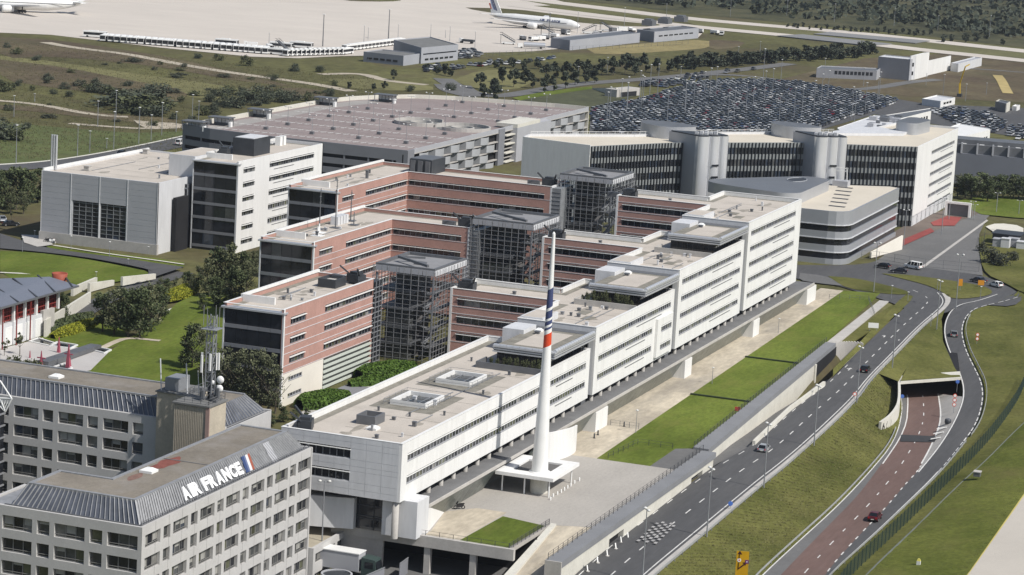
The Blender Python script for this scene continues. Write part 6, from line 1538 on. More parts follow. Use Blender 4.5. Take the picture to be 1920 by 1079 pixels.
# ================================================================== vehicles
TYRE = BLACK; RIM = mat('wheel_rim', (.42,.42,.43), .4, .1, metal=.6); CG = glass('car_glass', (.012,.014,.017), .05); HEADL = mat('headlamp', (.7,.7,.68), .2, .05); TAIL = mat('tail_lamp', (.45,.02,.015), .3, .05); PLATE = mat('number_plate', (.7,.7,.62), .5, .05)
def paint(nm, c, metal=.3, rough=.28): return mat('paint_'+nm, c, rough, .03, .5, metal=metal, spec=.5)
def car_parts(kind):
    # side profile (x forward, z up), half widths
    if kind == 'van': L, W, H = 4.9, 1.9, 1.98; prof = [(-2.4,.35),(-2.42,1.1),(-2.36,1.0),(2.3,.98),(2.44,.8),(2.42,.35)]; cab = [(-2.38,1.0),(1.55,1.0),(.9,1.93),(-2.28,1.95)]
    elif kind == 'hatch': L, W, H = 4.1, 1.74, 1.46; prof = [(-1.98,.32),(-2.05,.62),(-1.98,.92),(.95,.93),(1.95,.72),(2.04,.5),(2.0,.32)]; cab = [(-1.92,.9),(1.05,.92),(.3,1.43),(-1.35,1.46)]
    else: L, W, H = 4.5, 1.78, 1.43; prof = [(-2.2,.32),(-2.27,.62),(-2.2,.95),(-1.5,.97),(1.0,.93),(2.15,.72),(2.25,.5),(2.2,.32)]; cab = [(-1.65,.94),(1.1,.92),(.35,1.4),(-1.05,1.43)]
    return L, W, H, prof, cab
def side_solid(q, prof, w0, w1=None):
    w1 = w1 or w0; n = len(prof); i = len(q.v)
    zmin = min(p[1] for p in prof); zmax = max(p[1] for p in prof); ww = lambda z: w0+(w1-w0)*(z-zmin)/(zmax-zmin)
    q.v += [(x, -ww(z)/2, z) for x, z in prof]+[(x, ww(z)/2, z) for x, z in prof]
    for k in range(n): k2 = (k+1) % n; q.f.append((i+k, i+k2, i+n+k2, i+n+k)); q.m.append(q.cur)
    q.f.append(tuple(i+k for k in range(n))[::-1]); q.m.append(q.cur); q.f.append(tuple(i+n+k for k in range(n))); q.m.append(q.cur)
CARM = {}
def car(kind, pm, p, head, label, group=None, tilt=0.0, name='car', cat='car'):
    L, W, H, prof, cab = car_parts(kind)
    t = thing(name, p, label, cat, group, head); t.rotation_euler.y = tilt
    if kind not in CARM:
        q = MB(); side_solid(q, prof[::-1], W, W*.97); body = q.v, q.f, q.m
        c2 = MB(); side_solid(c2, cab[::-1], W*.93, W*.74); xs_ = sorted(cab)
        rf = MB(); a, b = cab[3], cab[2]; rf.hexa([(a[0]-.02,-W*.375,a[1]-.03),(b[0]+.02,-W*.375,b[1]-.03),(b[0]+.02,W*.375,b[1]-.03),(a[0]-.02,W*.375,a[1]-.03),(a[0]+.05,-W*.35,a[1]+.035),(b[0]-.05,-W*.35,b[1]+.035),(b[0]-.05,W*.35,b[1]+.035),(a[0]+.05,W*.35,a[1]+.035)])
        pl = MB()
        for (p0, p1) in ((cab[0],cab[3]),(cab[1],cab[2])):
            for s in (-1, 1): pl.bar((p0[0],s*W*.465,p0[1]),(p1[0],s*W*.372,p1[1]),.1)
        xm = (cab[2][0]+cab[3][0])/2
        for s in (-1, 1):
            pl.bar((xm,s*W*.467,cab[0][1]),(xm,s*W*.374,cab[2][1]),.09)
            if kind == 'van': pl.bar((xm-1.1,s*W*.467,1.0),(xm-1.1,s*W*.374,1.93),.14); pl.bar((xm+1.0,s*W*.467,1.0),(xm+.9,s*W*.374,1.93),.12)
        wh = MB(); wh.tube((0,-.11,0),(0,.11,0),.32,n=14); rm = MB(); rm.tube((0,-.125,0),(0,.125,0),.2,n=10)
        CARM[kind] = body, c2.mesh('cabin_glass', CG), rf, pl, wh.mesh('tyre', TYRE), rm.mesh('rim', RIM)
    body, cg, rf, pl, wh, rm = CARM[kind]
    key = (kind, pm.name)
    if key not in CARM:
        q = MB(); q.v, q.f, q.m = body; bm_ = q.mesh('body', pm); CARM[key] = bm_, rf.mesh('roof', pm), pl.mesh('pillars', pm)
    bm_, rfm, plm = CARM[key]
    obj('body', bm_, t); obj('cabin_glass', cg, t); obj('roof', rfm, t); obj('pillars', plm, t)
    wb = L*.31
    for sx in (-1, 1):
        for sy in (-1, 1): w_ = obj('wheel', wh, t, (sx*wb, sy*(W/2-.06), .32)); obj('rim', rm, w_)
    for sy in (-1, 1):
        q = MB(); q.box(L/2-.22,L/2-.06,sy*W*.36-.16,sy*W*.36+.16,.58,.74); q.build('headlight', HEADL, t, off=(0,0,0)); q = MB(); q.box(-L/2-.03,-L/2+.1,sy*W*.38-.13,sy*W*.38+.13,.68,.9); q.build('tail_light', TAIL, t, off=(0,0,0))
    q = MB(); q.box(-L/2-.035,-L/2+.05,-.26,.26,.48,.6); q.build('number_plate', PLATE, t, off=(0,0,0))
    q = MB(); q.box(L/2-.1,L/2+.02,-W*.44,W*.44,.33,.5); q.box(-L/2-.02,-L/2+.1,-W*.44,W*.44,.33,.46); q.build('bumper_trim', BLACK, t, off=(0,0,0))
    return t
def road_car(kind, pm, u, v, z, u2, v2, label, **kw):
    p = G(u, v, z); d = G(u2, v2, z)-p; d.z = 0; d.normalize(); car(kind, pm, (p.x, p.y, z+.05), math.atan2(d.y, d.x), label, 'cars on the roads', **kw)
road_car('hatch', paint('silver', (.55,.56,.57), .6), 1432, 847, -8.06, 1480, 806, 'silver hatchback driving beside the pale separator wall')
road_car('sedan', paint('black', (.015,.016,.02)), 1622, 698, -6.95, 1650, 672, 'black car driving up the road toward the roundabout')
road_car('sedan', paint('darkred', (.12,.012,.018)), 1640, 975, -11.2, 1665, 948, 'dark red car with open boot on the brown road')
road_car('hatch', paint('grey', (.30,.29,.27), .6), 1788, 632, -7.5, 1784, 606, 'beige-grey car on the curved slip road')
road_car('sedan', paint('bluegrey', (.07,.075,.10), .5), 1834, 530, -5.98, 1800, 523, 'blue-grey car leaving the roundabout at the right')
road_car('hatch', PAINT, 1867, 538, -5.98, 1840, 531, 'white hatchback entering the roundabout at the right')
road_car('van', PAINT, 1712, 504, -5.98, 1690, 500, 'white minibus waiting at the entrance gate', name='van', cat='van')
road_car('sedan', paint('navy', (.015,.016,.03)), 1685, 512, -5.98, 1662, 510, 'dark sedan beside the roundabout island, nearest the white minibus')
road_car('hatch', paint('charcoal', (.03,.03,.033)), 1655, 503, -5.98, 1635, 500, 'dark parked car at the gate of the banded silver block')
road_car('sedan', paint('black', (.015,.016,.02)), 227, 291, -3.85, 200, 297, 'black car on the back road behind the grey hall')
road_car('van', PAINT, 338, 272, -3.85, 360, 266, 'white van on the back road by the car park corner', name='van', cat='van')
road_car('hatch', paint('silver', (.55,.56,.57), .6), 5, 416, -4, 12, 424, 'silver car parked at the left edge by the trees'); road_car('sedan', paint('charcoal', (.03,.03,.033)), 20, 424, -4, 34, 424, 'charcoal car parked at the left edge by the trees')
# small one-mesh cars for the far car parks
FCOL = [(.03,.032,.04),(.05,.055,.068),(.08,.088,.105),(.14,.148,.165),(.30,.31,.33),(.50,.51,.53),(.75,.75,.74),(.22,.02,.03),(.06,.09,.17),(.13,.125,.11)]
FW = [9,10,12,14,18,14,16,2,7,4]
def far_mesh(pm, kind='hatch'):
    L, W, H, prof, cab = car_parts(kind); q = MB(); q.cur = 0; side_solid(q, [(x, z-.1) for x, z in prof[::-1]], W)
    q.cur = 1; side_solid(q, cab[::-1], W*.93, W*.76); q.cur = 0; a, b = cab[3], cab[2]; q.box(a[0],b[0],-W*.36,W*.36,a[1]-.02,a[1]+.05)
    q.cur = 2
    for sx in (-1, 1): q.box(sx*L*.31-.3,sx*L*.31+.3,-W*.5-.01,W*.5+.01,0,.5)
    return q.mesh('parked_car', [pm, CG, BLACK])
FM = [far_mesh(paint('far%d' % i, c, .2, .3), k) for i, c in enumerate(FCOL) for k in ('hatch',)]; FV = far_mesh(PAINT, 'van')
def inside(p, poly):
    c = False; n = len(poly)
    for i in range(n):
        a, b = poly[i-1], poly[i]
        if (a.y > p[1]) != (b.y > p[1]) and p[0] < (b.x-a.x)*(p[1]-a.y)/(b.y-a.y)+a.x: c = not c
    return c
def fill_lot(px, label, group, maxn, z=-3.88, fill=.9, seed=1, row=(5.0, 5.0, 5.6)):
    poly = [G(u, v, -4) for u, v in px]; r = random.Random(seed); S = []
    x0 = min(p.x for p in poly); x1 = max(p.x for p in poly); y0 = min(p.y for p in poly); y1 = max(p.y for p in poly)
    x = x0; k = 0
    while x < x1:
        y = y0
        while y < y1:
            if inside((x, y), poly) and r.random() < fill: S.append((x+r.uniform(-.25,.25), y+r.uniform(-.1,.1), (0 if r.random() < .5 else pi)+r.uniform(-.05,.05)))
            y += 2.45
        x += row[k % 3]; k += 1
    S.sort(key=lambda s: (s[0]+363)**2+(s[1]+149)**2)
    big = S[:maxn]; rest = S[maxn:]
    for (x, y, a) in big:
        m = FV if r.random() < .03 else r.choices(FM, FW)[0]; obj('parked_car', m, None, (x, y, z), a, label=label, cat='car', group=group)
    if rest:
        q = MB(); mats = []
        for c in FCOL: mats.append(MATS['paint_far%d' % FCOL.index(c)])
        nb = len(mats); mats += [CG]
        L, W, H, prof, cab = car_parts('hatch')
        for (x, y, a) in rest:
            b = MB(); b.cur = r.choices(range(nb), FW)[0]; col_ = b.cur; side_solid(b, [(-2,.25),(-2.05,.85),(1.0,.88),(2,.65),(2.02,.25)][::-1], W); b.cur = nb; side_solid(b, cab[::-1], W*.93, W*.76); b.cur = col_; aa, bb = cab[3], cab[2]; b.box(aa[0],bb[0],-W*.36,W*.36,aa[1]-.02,aa[1]+.05)
            ca, sa_ = cos(a), sin(a); i0 = len(q.v); q.v += [(x+vx*ca-vy*sa_, y+vx*sa_+vy*ca, z+vz) for vx, vy, vz in b.v]; q.f += [tuple(i0+k_ for k_ in f) for f in b.f]; q.m += b.m
        q.build('parked_cars', mats, kind='stuff', label='dense rows of parked cars beyond the silver building', cat='cars')
    return len(S)
nA = fill_lot([(1112,248),(1110,206),(1180,192),(1240,177),(1290,160),(1345,153),(1420,152),(1500,157),(1600,173),(1685,190),(1660,205),(1620,215),(1560,232),(1500,255),(1300,262)], 'parked car among the dense rows beyond the silver building', 'cars in the large open car park', 150, fill=.93, seed=2)
nB = fill_lot([(1745,210),(1790,205),(1850,214),(1890,232),(1870,252),(1800,240)], 'parked car in the right-hand lot beyond the white roofs', 'cars in the right-hand lot', 50, fill=.8, seed=3, row=(5,5,7))
fill_lot([(1880,240),(1960,238),(1960,272),(1900,262)], 'parked car at the right frame edge', 'cars at the right frame edge', 25, fill=.5, seed=4)
fill_lot([(1190,158),(1260,150),(1330,146),(1340,152),(1280,160),(1215,170)], 'parked car in the upper rows beside the sunken ramp', 'cars beside the sunken ramp', 25, fill=.5, seed=5)
fill_lot([(780,132),(830,140),(905,126),(1010,118),(1060,108),(1010,112),(900,118),(800,124)], 'parked car in the staff parking by the apron sheds', 'cars in the staff parking', 35, fill=.28, seed=6)
fill_lot([(860,96),(905,94),(905,108),(862,112)], 'parked car behind the grey apron offices', 'cars behind the apron offices', 12, fill=.6, seed=7)
fill_lot([(1260,150),(1300,140),(1420,128),(1420,133),(1320,146)], 'car queueing on the road beside the tree belt', 'cars by the tree belt', 24, fill=.12, seed=8)
# buses on the apron edge
BUSG = glass('bus_glass', (.02,.022,.026), .1)
def bus_parts():
    b = MB(); b.box(-5.6,5.6,-1.35,1.35,.4,3.0); w_ = MB(); w_.box(5.6,5.66,-1.2,1.2,1.1,2.75); s = MB()
    for sy in (-1, 1): s.box(-5.2,5.2,sy*1.36-.02,sy*1.36+.02,1.25,2.45)
    r = MB(); r.box(-3,1.5,-.8,.8,3.0,3.3); wh = MB()
    for sx in (-3.4, 3.6): wh.tube((sx,-1.37,.5),(sx,1.37,.5),.5,n=10)
    return b.mesh('body', PAINT), w_.mesh('windscreen', BUSG), s.mesh('side_windows', BUSG), r.mesh('roof_unit', PAINT), wh.mesh('wheels', BLACK)
BM = bus_parts(); bi = 0
def bus(u, v, head, label, group='airport buses parked along the apron edge'):
    p = G(u, v, -4); t = thing('airport_bus', (p.x, p.y, -3.85), label, 'bus', group, head)
    for n_, m_ in zip(('body','windscreen','side_windows','roof_unit','wheels'), BM): obj(n_, m_, t)
a, b = G(196,75,-4), G(648,104,-4); hd = math.atan2(CAM_T.y-300, CAM_T.x-700)
for i in range(27): u = 197+i*11.6; v = 77+i*.92; bus(u, v, hd+rnd.uniform(-.15,.15), '%s white airport bus from the left in the long row on the apron edge' % (ORD[i] if i < 24 else ('third last','second last','last')[i-24]))
for i in range(13): u = 545+i*8.6; v = 105.5-i*.25; bus(u, v, hd-.45, '%s white airport bus of the second row, right of the long one' % ORD[i])
for i in range(14): u = 655+i*7; v = 96-i*.9; bus(u, v, hd-.45, '%s white airport bus of the far row behind the grey offices' % ORD[i])
for i, (u, v) in enumerate(((425,86),(565,91),(527,92))): bus(u, v, hd+1.3, 'white airport bus parked sideways behind the long row, %s of three' % ORD[i])
bus(523, 104, hd+1.2, 'long white airport bus turned sideways at the end of the row'); bus(178, 71, hd+1.4, 'grey-white bus alone at the left end of the row')

# ================================================================== airliners
def airliner(p, head, label, s=1.0, letters=True):
    t = thing('airliner', p, label, 'airliner', None, head); t.scale = (s, s, s); off = (0,0,0)
    q = MB(); st = [(-31,.25,5.2),(-29.5,.6,5.1),(-26,1.3,4.75),(-20,2.3,4.3),(-13,3.0,4.05),(0,3.05,4.0),(20,3.05,4.0),(25,2.85,3.95),(28.5,2.2,3.75),(30.6,1.3,3.5),(31.6,.5,3.3)]; n = 20; R_s = []
    for (x, r, zc) in st: R_s.append([(x, r*cos(2*pi*k/n), zc+r*sin(2*pi*k/n)) for k in range(n+1)])
    for a, b in zip(R_s, R_s[1:]): q.strip(a, b)
    q.build('fuselage', PAINT, t, smooth=True, off=off)
    for sy in (-1, 1):
        q = MB(); q.hexa([(-1,sy*2.2,2.5),(9,sy*2.2,2.3),(-8,sy*29,5.2),(-11,sy*29,5.2),(-1,sy*2.2,3.2),(9,sy*2.2,3.3),(-8,sy*29,5.45),(-11,sy*29,5.45)][0:8]); q.build('wing', WHITE2, t, off=off)
        q = MB(); q.lathe([(1.4,-3),(1.75,-1),(1.8,1.5),(1.55,2.6)], (0,0), 18); q.v = [(5.5+z_, sy*9.6+x_, 1.95+y_) for (x_, y_, z_) in q.v]; q.build('engine', PAINT, t, smooth=True, off=off)
        q = MB(); q.hexa([(-28.5,sy*.8,5.3),(-24.5,sy*.9,5.3),(-29.5,sy*10,6.0),(-31.5,sy*10,6.0),(-28.5,sy*.8,5.6),(-24.5,sy*.9,5.6),(-29.5,sy*10,6.15),(-31.5,sy*10,6.15)]); q.build('tailplane', WHITE2, t, off=off)
        q = MB()
        for dx in (-1.3, 0, 1.3): q.tube((-1.5+dx,sy*5.4-.45,.65),(-1.5+dx,sy*5.4+.45,.65),.65,n=12)
        q.tube((-1.5,sy*5.0,.7),(-1.5,sy*4.4,3),.25,n=8); q.build('main_gear', BLACK, t, off=off)
        q = MB(); q.box(-26,24.5,sy*3.0-.04 if sy > 0 else sy*3.02-.02,sy*3.0+.02 if sy > 0 else sy*3.0+.04,4.35,4.7); q.build('cabin_windows', STEELM, t, off=off)
    fin = [(-29.8,6.0),(-22.2,6.6),(-27.2,15.6),(-30.6,15.6)]
    q = MB(); i = 0; q.v = [(x,-.22,z_) for x, z_ in fin]+[(x,.22,z_) for x, z_ in fin]; q.f = [(0,1,2,3),(7,6,5,4),(0,4,5,1),(1,5,6,2),(2,6,7,3),(3,7,4,0)]; q.m = [0]*6; q.build('tail_fin', PAINT, t, off=off)
    for (x0, w_, z0, z1, m_) in ((-25.4,.9,7.6,15.4,NAVYP),(-26.5,.7,7.8,15.4,NAVYP),(-27.4,.45,8.0,14.5,BLUEP),(-29.0,.75,8.4,11.6,REDP)):
        q = MB(); k = .52
        for y_ in (-.25, .25): q.quad((x0-w_-(z0-8)*k,y_,z0),(x0-(z0-8)*k,y_,z0),(x0-(z1-8)*k,y_,z1),(x0-w_-(z1-8)*k,y_,z1))
        q.build('fin_stripe', m_, t, off=off)
    q = MB(); q.tube((25,-.5,.5),(25,.5,.5),.5,n=10); q.tube((25,0,.5),(25,0,2),.2,n=6); q.build('nose_gear', BLACK, t, off=off)
    q = MB(); q.hexa([(28.6,-1.7,4.7),(30.3,-1.0,4.4),(30.3,1.0,4.4),(28.6,1.7,4.7),(28.4,-1.3,5.25),(29.7,-.8,4.95),(29.7,.8,4.95),(28.4,1.3,5.25)]); q.build('cockpit_glass', G1, t, off=off)
    if letters:
        x = 6.0
        for ch, wd in zip('AIR FRANCE', (1.6,.7,1.5,1.1,1.5,1.5,1.6,1.6,1.5,1.5)):
            if ch != ' ':
                me = letter_mesh(ch, wd*.86, 1.25, .05); me.materials.clear(); me.materials.append(NAVYP)
                # lay flat lettering on the fuselage flank facing local -Y
                for v in me.vertices:
                    y = v.co.dot(sl); z_ = v.co.dot(sn); an = math.radians(14)+y/3.05; r_ = 3.06+z_; v.co = Vector((v.co.x, -r_*cos(an), 4.0+r_*sin(an)))
                obj('title_letter', me, t, (x,0,0))
            x += wd
    return t
nose, tail_ = G(1086,62,-4), G(915,44,-4); d = nose-tail_; c = (nose+tail_)/2; airliner((c.x, c.y, -3.85), math.atan2(d.y, d.x), 'white airliner with striped tail fin parked beyond the sheds', s=d.length/63)
nose, tail_ = G(-95,18,-4), G(163,28,-4); d = nose-tail_; c = (nose+tail_)/2; airliner((c.x, c.y, -3.85), math.atan2(d.y, d.x), 'white airliner cut off by the upper left frame corner', s=d.length/63, letters=False)
# steps, loaders and small apron vehicles
def steps(u, v, head, label, s=1.0):
    p = G(u, v, -4); t = thing('boarding_steps', (p.x, p.y, -3.85), label, 'boarding steps', 'boarding steps on the apron', head); off = (0,0,0)
    q = MB(); q.box(-3.5,3.2,-1.1,1.1,.4,1.1); q.build('chassis', PAINT, t, off=off)
    q = MB(); q.hexa([(-3.5,-.9,1.0),(-3.3,.9,1.0),(3.5,.9,4.6),(3.5,-.9,4.6),(-3.5,-.9,1.5),(-3.5,.9,1.5),(3.3,.9,5.0),(3.3,-.9,5.0)]); q.build('stair', STEELM, t, off=off)
    q = MB()
    for sy in (-1, 1):
        q.bar((-3.5,sy*.95,2.2),(3.5,sy*.95,5.9),.12); q.bar((3.4,sy*.95,5.9),(4.6,sy*.95,5.9),.12)
        for k in range(8): x = -3.3+k*.95; q.bar((x,sy*.95,1.2+k*.48),(x,sy*.95,2.3+k*.5),.08)
    q.box(3.3,4.6,-.95,.95,4.7,4.85); q.bar((4,-.8,.5),(4,-.8,4.7),.15); q.bar((4,.8,.5),(4,.8,4.7),.15); q.build('rails', STEELD, t, off=off)
    q = MB()
    for x in (-2.6, 2.4): q.tube((x,-1.1,.4),(x,1.1,.4),.4,n=8)
    q.build('wheels', BLACK, t, off=off)
steps(953,84,1.9,'boarding steps standing alone left of the long shed'); steps(1028,68,1.8,'boarding steps placed against the airliner door'); steps(1103,64,-1.3,'boarding steps off the airliner nose'); steps(530,98,1.2,'boarding steps behind the second bus row'); steps(1138,60,1.6,'boarding steps nearest the apron sheds')
def truck(u, v, head, label, c1, L=6.5, H=2.8, tank=False):
    p = G(u, v, -4); t = thing('apron_truck', (p.x, p.y, -3.85), label, 'truck', 'apron vehicles', head); off = (0,0,0)
    q = MB(); q.box(L*.32,L*.5,-1.15,1.15,.5,2.4); q.build('cab', PAINT, t, off=off); q = MB(); q.box(L*.5,L*.5+.04,-1,1,1.4,2.2); q.build('windscreen', CG, t, off=off)
    q = MB()
    if tank: q.tube((-L*.5,0,1.9),(L*.28,0,1.9),1.25,n=14)
    else: q.box(-L*.5,L*.29,-1.2,1.2,.9,H)
    q.build('load_body', c1, t, off=off); q = MB()
    for x in (-L*.35, L*.36): q.tube((x,-1.15,.5),(x,1.15,.5),.5,n=8)
    q.build('wheels', BLACK, t, off=off)
truck(996,92,2.0,'grey fuel tanker behind the fence left of the long shed',SILVER,14,2.8,True); truck(875,82,1.5,'dark flat truck alone on the apron',STEELD,8,2.0)
for i, (u, v) in enumerate(((980,76),(1000,78),(1014,77),(1022,74),(1040,72),(1120,66),(1150,62),(1165,61),(1185,60),(1060,66),(505,94),(470,88),(1310,63),(1340,65),(1353,67))): truck(u, v, rnd.uniform(0,6), 'small white service vehicle on the apron, %s of the scattered ones' % ORD[i], PAINT if i % 3 else STEELM, 4.5+rnd.random()*2.5, 1.8+rnd.random()*1.2)
# ================================================================== hall with red trusses on the left
gy = thing('red_truss_hall', (60, 115.8, -2), 'low hall with blue-grey sheet roof, red trusses and white columns at the left edge', 'hall')
q = MB(); q.quad((40,115.0,6.6),(101,115.2,6.75),(100,121.4,8.0),(52,150,9.6)); q.build('roof', mat('roof_sheet_bluegrey', (.21,.225,.265), .45, .06, .2, metal=.3), gy)
q = MB(); q.bar((40,115.0,6.45),(101,115.2,6.6),.5,.35); q.build('eaves_beam', STEELM, gy)
for k in range(7): q = MB(); a = Vector((98.5-k*7,115.1,6.78)); b = Vector((99.5-k*7+6.5,122+k*1.6,8.1+k*.12)); q.bar(a, b, .35, .2); q.build('roof_rib', STEELD, gy)
q = MB(); q.box(40,96,118.5,119,-2,6.3); q.box(40,97,119,140,-2,6); q.build('back_wall', CORE, gy)
q = MB(); q.box(40,88.5,116.2,118.4,-2,2.6); q.build('podium_wall', WHITE2, gy)
q = MB()
for k in range(4): q.box(74.5+k*3.8,77.2+k*3.8,116.1,116.2,-1.9,1.8)
q.build('white_doors', PAINT, gy)
for k in range(8): q = MB(); q.box(65+k*4.3,65.5+k*4.3,116.3,116.8,2.6,6.5); q.build('column', PAINT, gy)
RTR = mat('red_truss_paint', (.22,.035,.03), .6, .15, .5)
for k in range(7):
    q = MB(); x = 66+k*4.3
    for z_ in (3.0,3.9,4.8,5.7): q.bar((x,116.9,z_),(x+3.6,116.9,z_),.16)
    for j in range(5): q.bar((x+j*.9,116.95,2.7),(x+j*.9,116.95,6.2),.1)
    q.build('red_lattice', RTR, gy)
q = MB(); q.box(40,98,117.6,117.9,2.6,6.2); q.build('red_wall', mat('dark_red_wall', (.11,.022,.02), .8, .2, .3), gy)
for k in range(3): q = MB(); q.bar((72+k*5.2,115.2,-2),(72+k*5.2,115.2,6.4),.2); q.build('red_pole', RTR, gy)
q = MB(); A = []; n = 24; fc = Vector((104.6,121.8,0))
q.lathe([(1.35,6.2),(1.65,8.4),(1.5,8.4),(1.2,6.6)], (fc.x-1.5,fc.y-1), n); q.build('red_funnel', mat('rust_red', (.30,.075,.045), .6, .1, .5), gy)
q = MB(); q.box(88.6,93,115.9,116.6,-2,3.2); q.build('grey_end_wall', CONC, gy)
gw = thing('garden_wall', (93, 118, -2), 'pale garden retaining wall running back from the red-trussed hall', 'wall')
a, b = G(84,633,-2), G(168,568,-2); q = MB(); d = (b-a).normalized(); s = Vector((-d.y,d.x,0))*.25
q.hexa([a-s,b-s,b+s,a+s,a-s+Vector((0,0,3.6)),b-s+Vector((0,0,2.4)),b+s+Vector((0,0,2.4)),a+s+Vector((0,0,3.6))]); q.build('wall', CONCL, gw)
for (p, lab) in (([(135,556),(180,530)],'left pale ramp wall in the garden'),([(166,548),(212,535)],'middle pale ramp wall in the garden'),([(228,536),(290,523)],'right pale ramp wall by the service road bend')):
    t = thing('ramp_wall', G(*p[0],-2.4), lab, 'wall', 'garden ramp walls'); a, b = G(*p[0],-2.4), G(*p[1],-2.7); q = MB(); d = (b-a).normalized(); s = Vector((-d.y,d.x,0))*.3; q.hexa([a-s,b-s,b+s,a+s,a-s+Vector((0,0,2.0)),b-s+Vector((0,0,1.2)),b+s+Vector((0,0,1.2)),a+s+Vector((0,0,2.0))]); q.build('wall', CONCL, t)
# terrace pond edges, bridge ramp and pink spikes
te = thing('terrace_pools', (70, 105, -2), 'shallow dark terrace pools with white kerbs', 'pool')
for px in ([(55,642),(72,636),(105,646),(92,650)],[(92,650),(108,643),(145,649),(132,655)],[(168,657),(182,653),(208,658),(196,664)],[(95,692),(120,684),(135,692),(110,700)]):
    P = [G(u, v, -2) for u, v in px]; q = MB(); q.flat([(p.x,p.y) for p in P], -1.88); q.build('water', G1, te)
    q = MB()
    for a, b in zip(P, P[1:]+P[:1]): q.bar(a+Vector((0,0,.15)), b+Vector((0,0,.15)), .35, .3)
    q.build('kerb', PAINT, te)
fb = thing('ramp_bridge', (66, 98, -2), 'grey sloping footbridge with solid sides on the terrace', 'footbridge')
a, b = G(80,690,-2), G(180,654,-2); d = (b-a).normalized(); s = Vector((-d.y,d.x,0))*1.2
q = MB(); q.hexa([a-s+Vector((0,0,.2)),b-s+Vector((0,0,.2)),b+s+Vector((0,0,.2)),a+s+Vector((0,0,.2)),a-s+Vector((0,0,1.3)),b-s+Vector((0,0,.9)),b+s+Vector((0,0,.9)),a+s+Vector((0,0,1.3))]); q.build('deck', STEELM, fb)
PINK = mat('pink_spike', (.36,.085,.12), .6, .1, .5)
for i, (u, v, vt, lab) in enumerate(((128,690,645,'tallest pink metal spike on the terrace'),(77,690,658,'leaning pink spike with a crossbar near the roof edge'),(110,662,632,'pink spike farthest back on the terrace'),(56,672,658,'smallest pink spike at the left of the terrace'))):
    t = thing('pink_spike', G(u,v,-2), lab, 'sculpture', 'pink terrace spikes'); h = HT(u,v,vt,-2); q = MB(); w_ = .095*h; q.hexa([(-w_,-w_,0),(w_,-w_,0),(w_,w_,0),(-w_,w_,0),(-.05,-.05,h),(.05,-.05,h),(.05,.05,h),(-.05,.05,h)]); q.build('blade', PINK, t, off=(0,0,0))
    if i < 2: q = MB(); q.box(-.1,.1,-.9,.9,h*.55,h*.55+.2); q.build('crossbar', PINK, t, off=(0,0,0))
# motorcycles and a seated person beside the hall
def motorbike(p, head, label, pm):
    t = thing('motorcycle', p, label, 'motorcycle', 'parked motorcycles', head); off = (0,0,0)
    for x in (-.68, .68):
        q = MB(); n = 14
        for k in range(n): a0, a1 = 2*pi*k/n, 2*pi*(k+1)/n; q.bar((x+.27*cos(a0),0,.31+.27*sin(a0)),(x+.27*cos(a1),0,.31+.27*sin(a1)),.12)
        q.build('wheel', BLACK, t, off=off)
    q = MB(); q.hexa([(-.5,-.16,.35),(.45,-.16,.35),(.45,.16,.35),(-.5,.16,.35),(-.8,-.14,.85),(.5,-.14,.95),(.5,.14,.95),(-.8,.14,.85)]); q.build('body', pm, t, off=off)
    q = MB(); q.box(-.85,.0,-.15,.15,.85,.98); q.build('seat', BLACK, t, off=off); q = MB(); q.bar((.68,0,.31),(.42,0,1.05),.1); q.bar((.4,-.38,1.08),(.4,.38,1.08),.06); q.build('fork', STEEL, t, off=off)
    q = MB(); q.hexa([(.45,-.18,.9),(.6,-.15,.9),(.6,.15,.9),(.45,.18,.9),(.25,-.16,1.35),(.32,-.12,1.35),(.32,.12,1.35),(.25,.16,1.35)]); q.build('windshield', CG, t, off=off)
motorbike(G(861,955,-6), 2.3, 'dark motorcycle parked on the plaza beside the leaning wall', paint('bike_dark', (.03,.03,.035))); 
motorbike(G(89,454.5,-3.6), 1.9, 'dark motorcycle parked at the corner of the grey hall', paint('bike_dark', (.03,.03,.035))); motorbike(G(96,455.5,-3.6), 1.9, 'white and dark motorcycle parked nearer the person by the grey hall', PAINT)
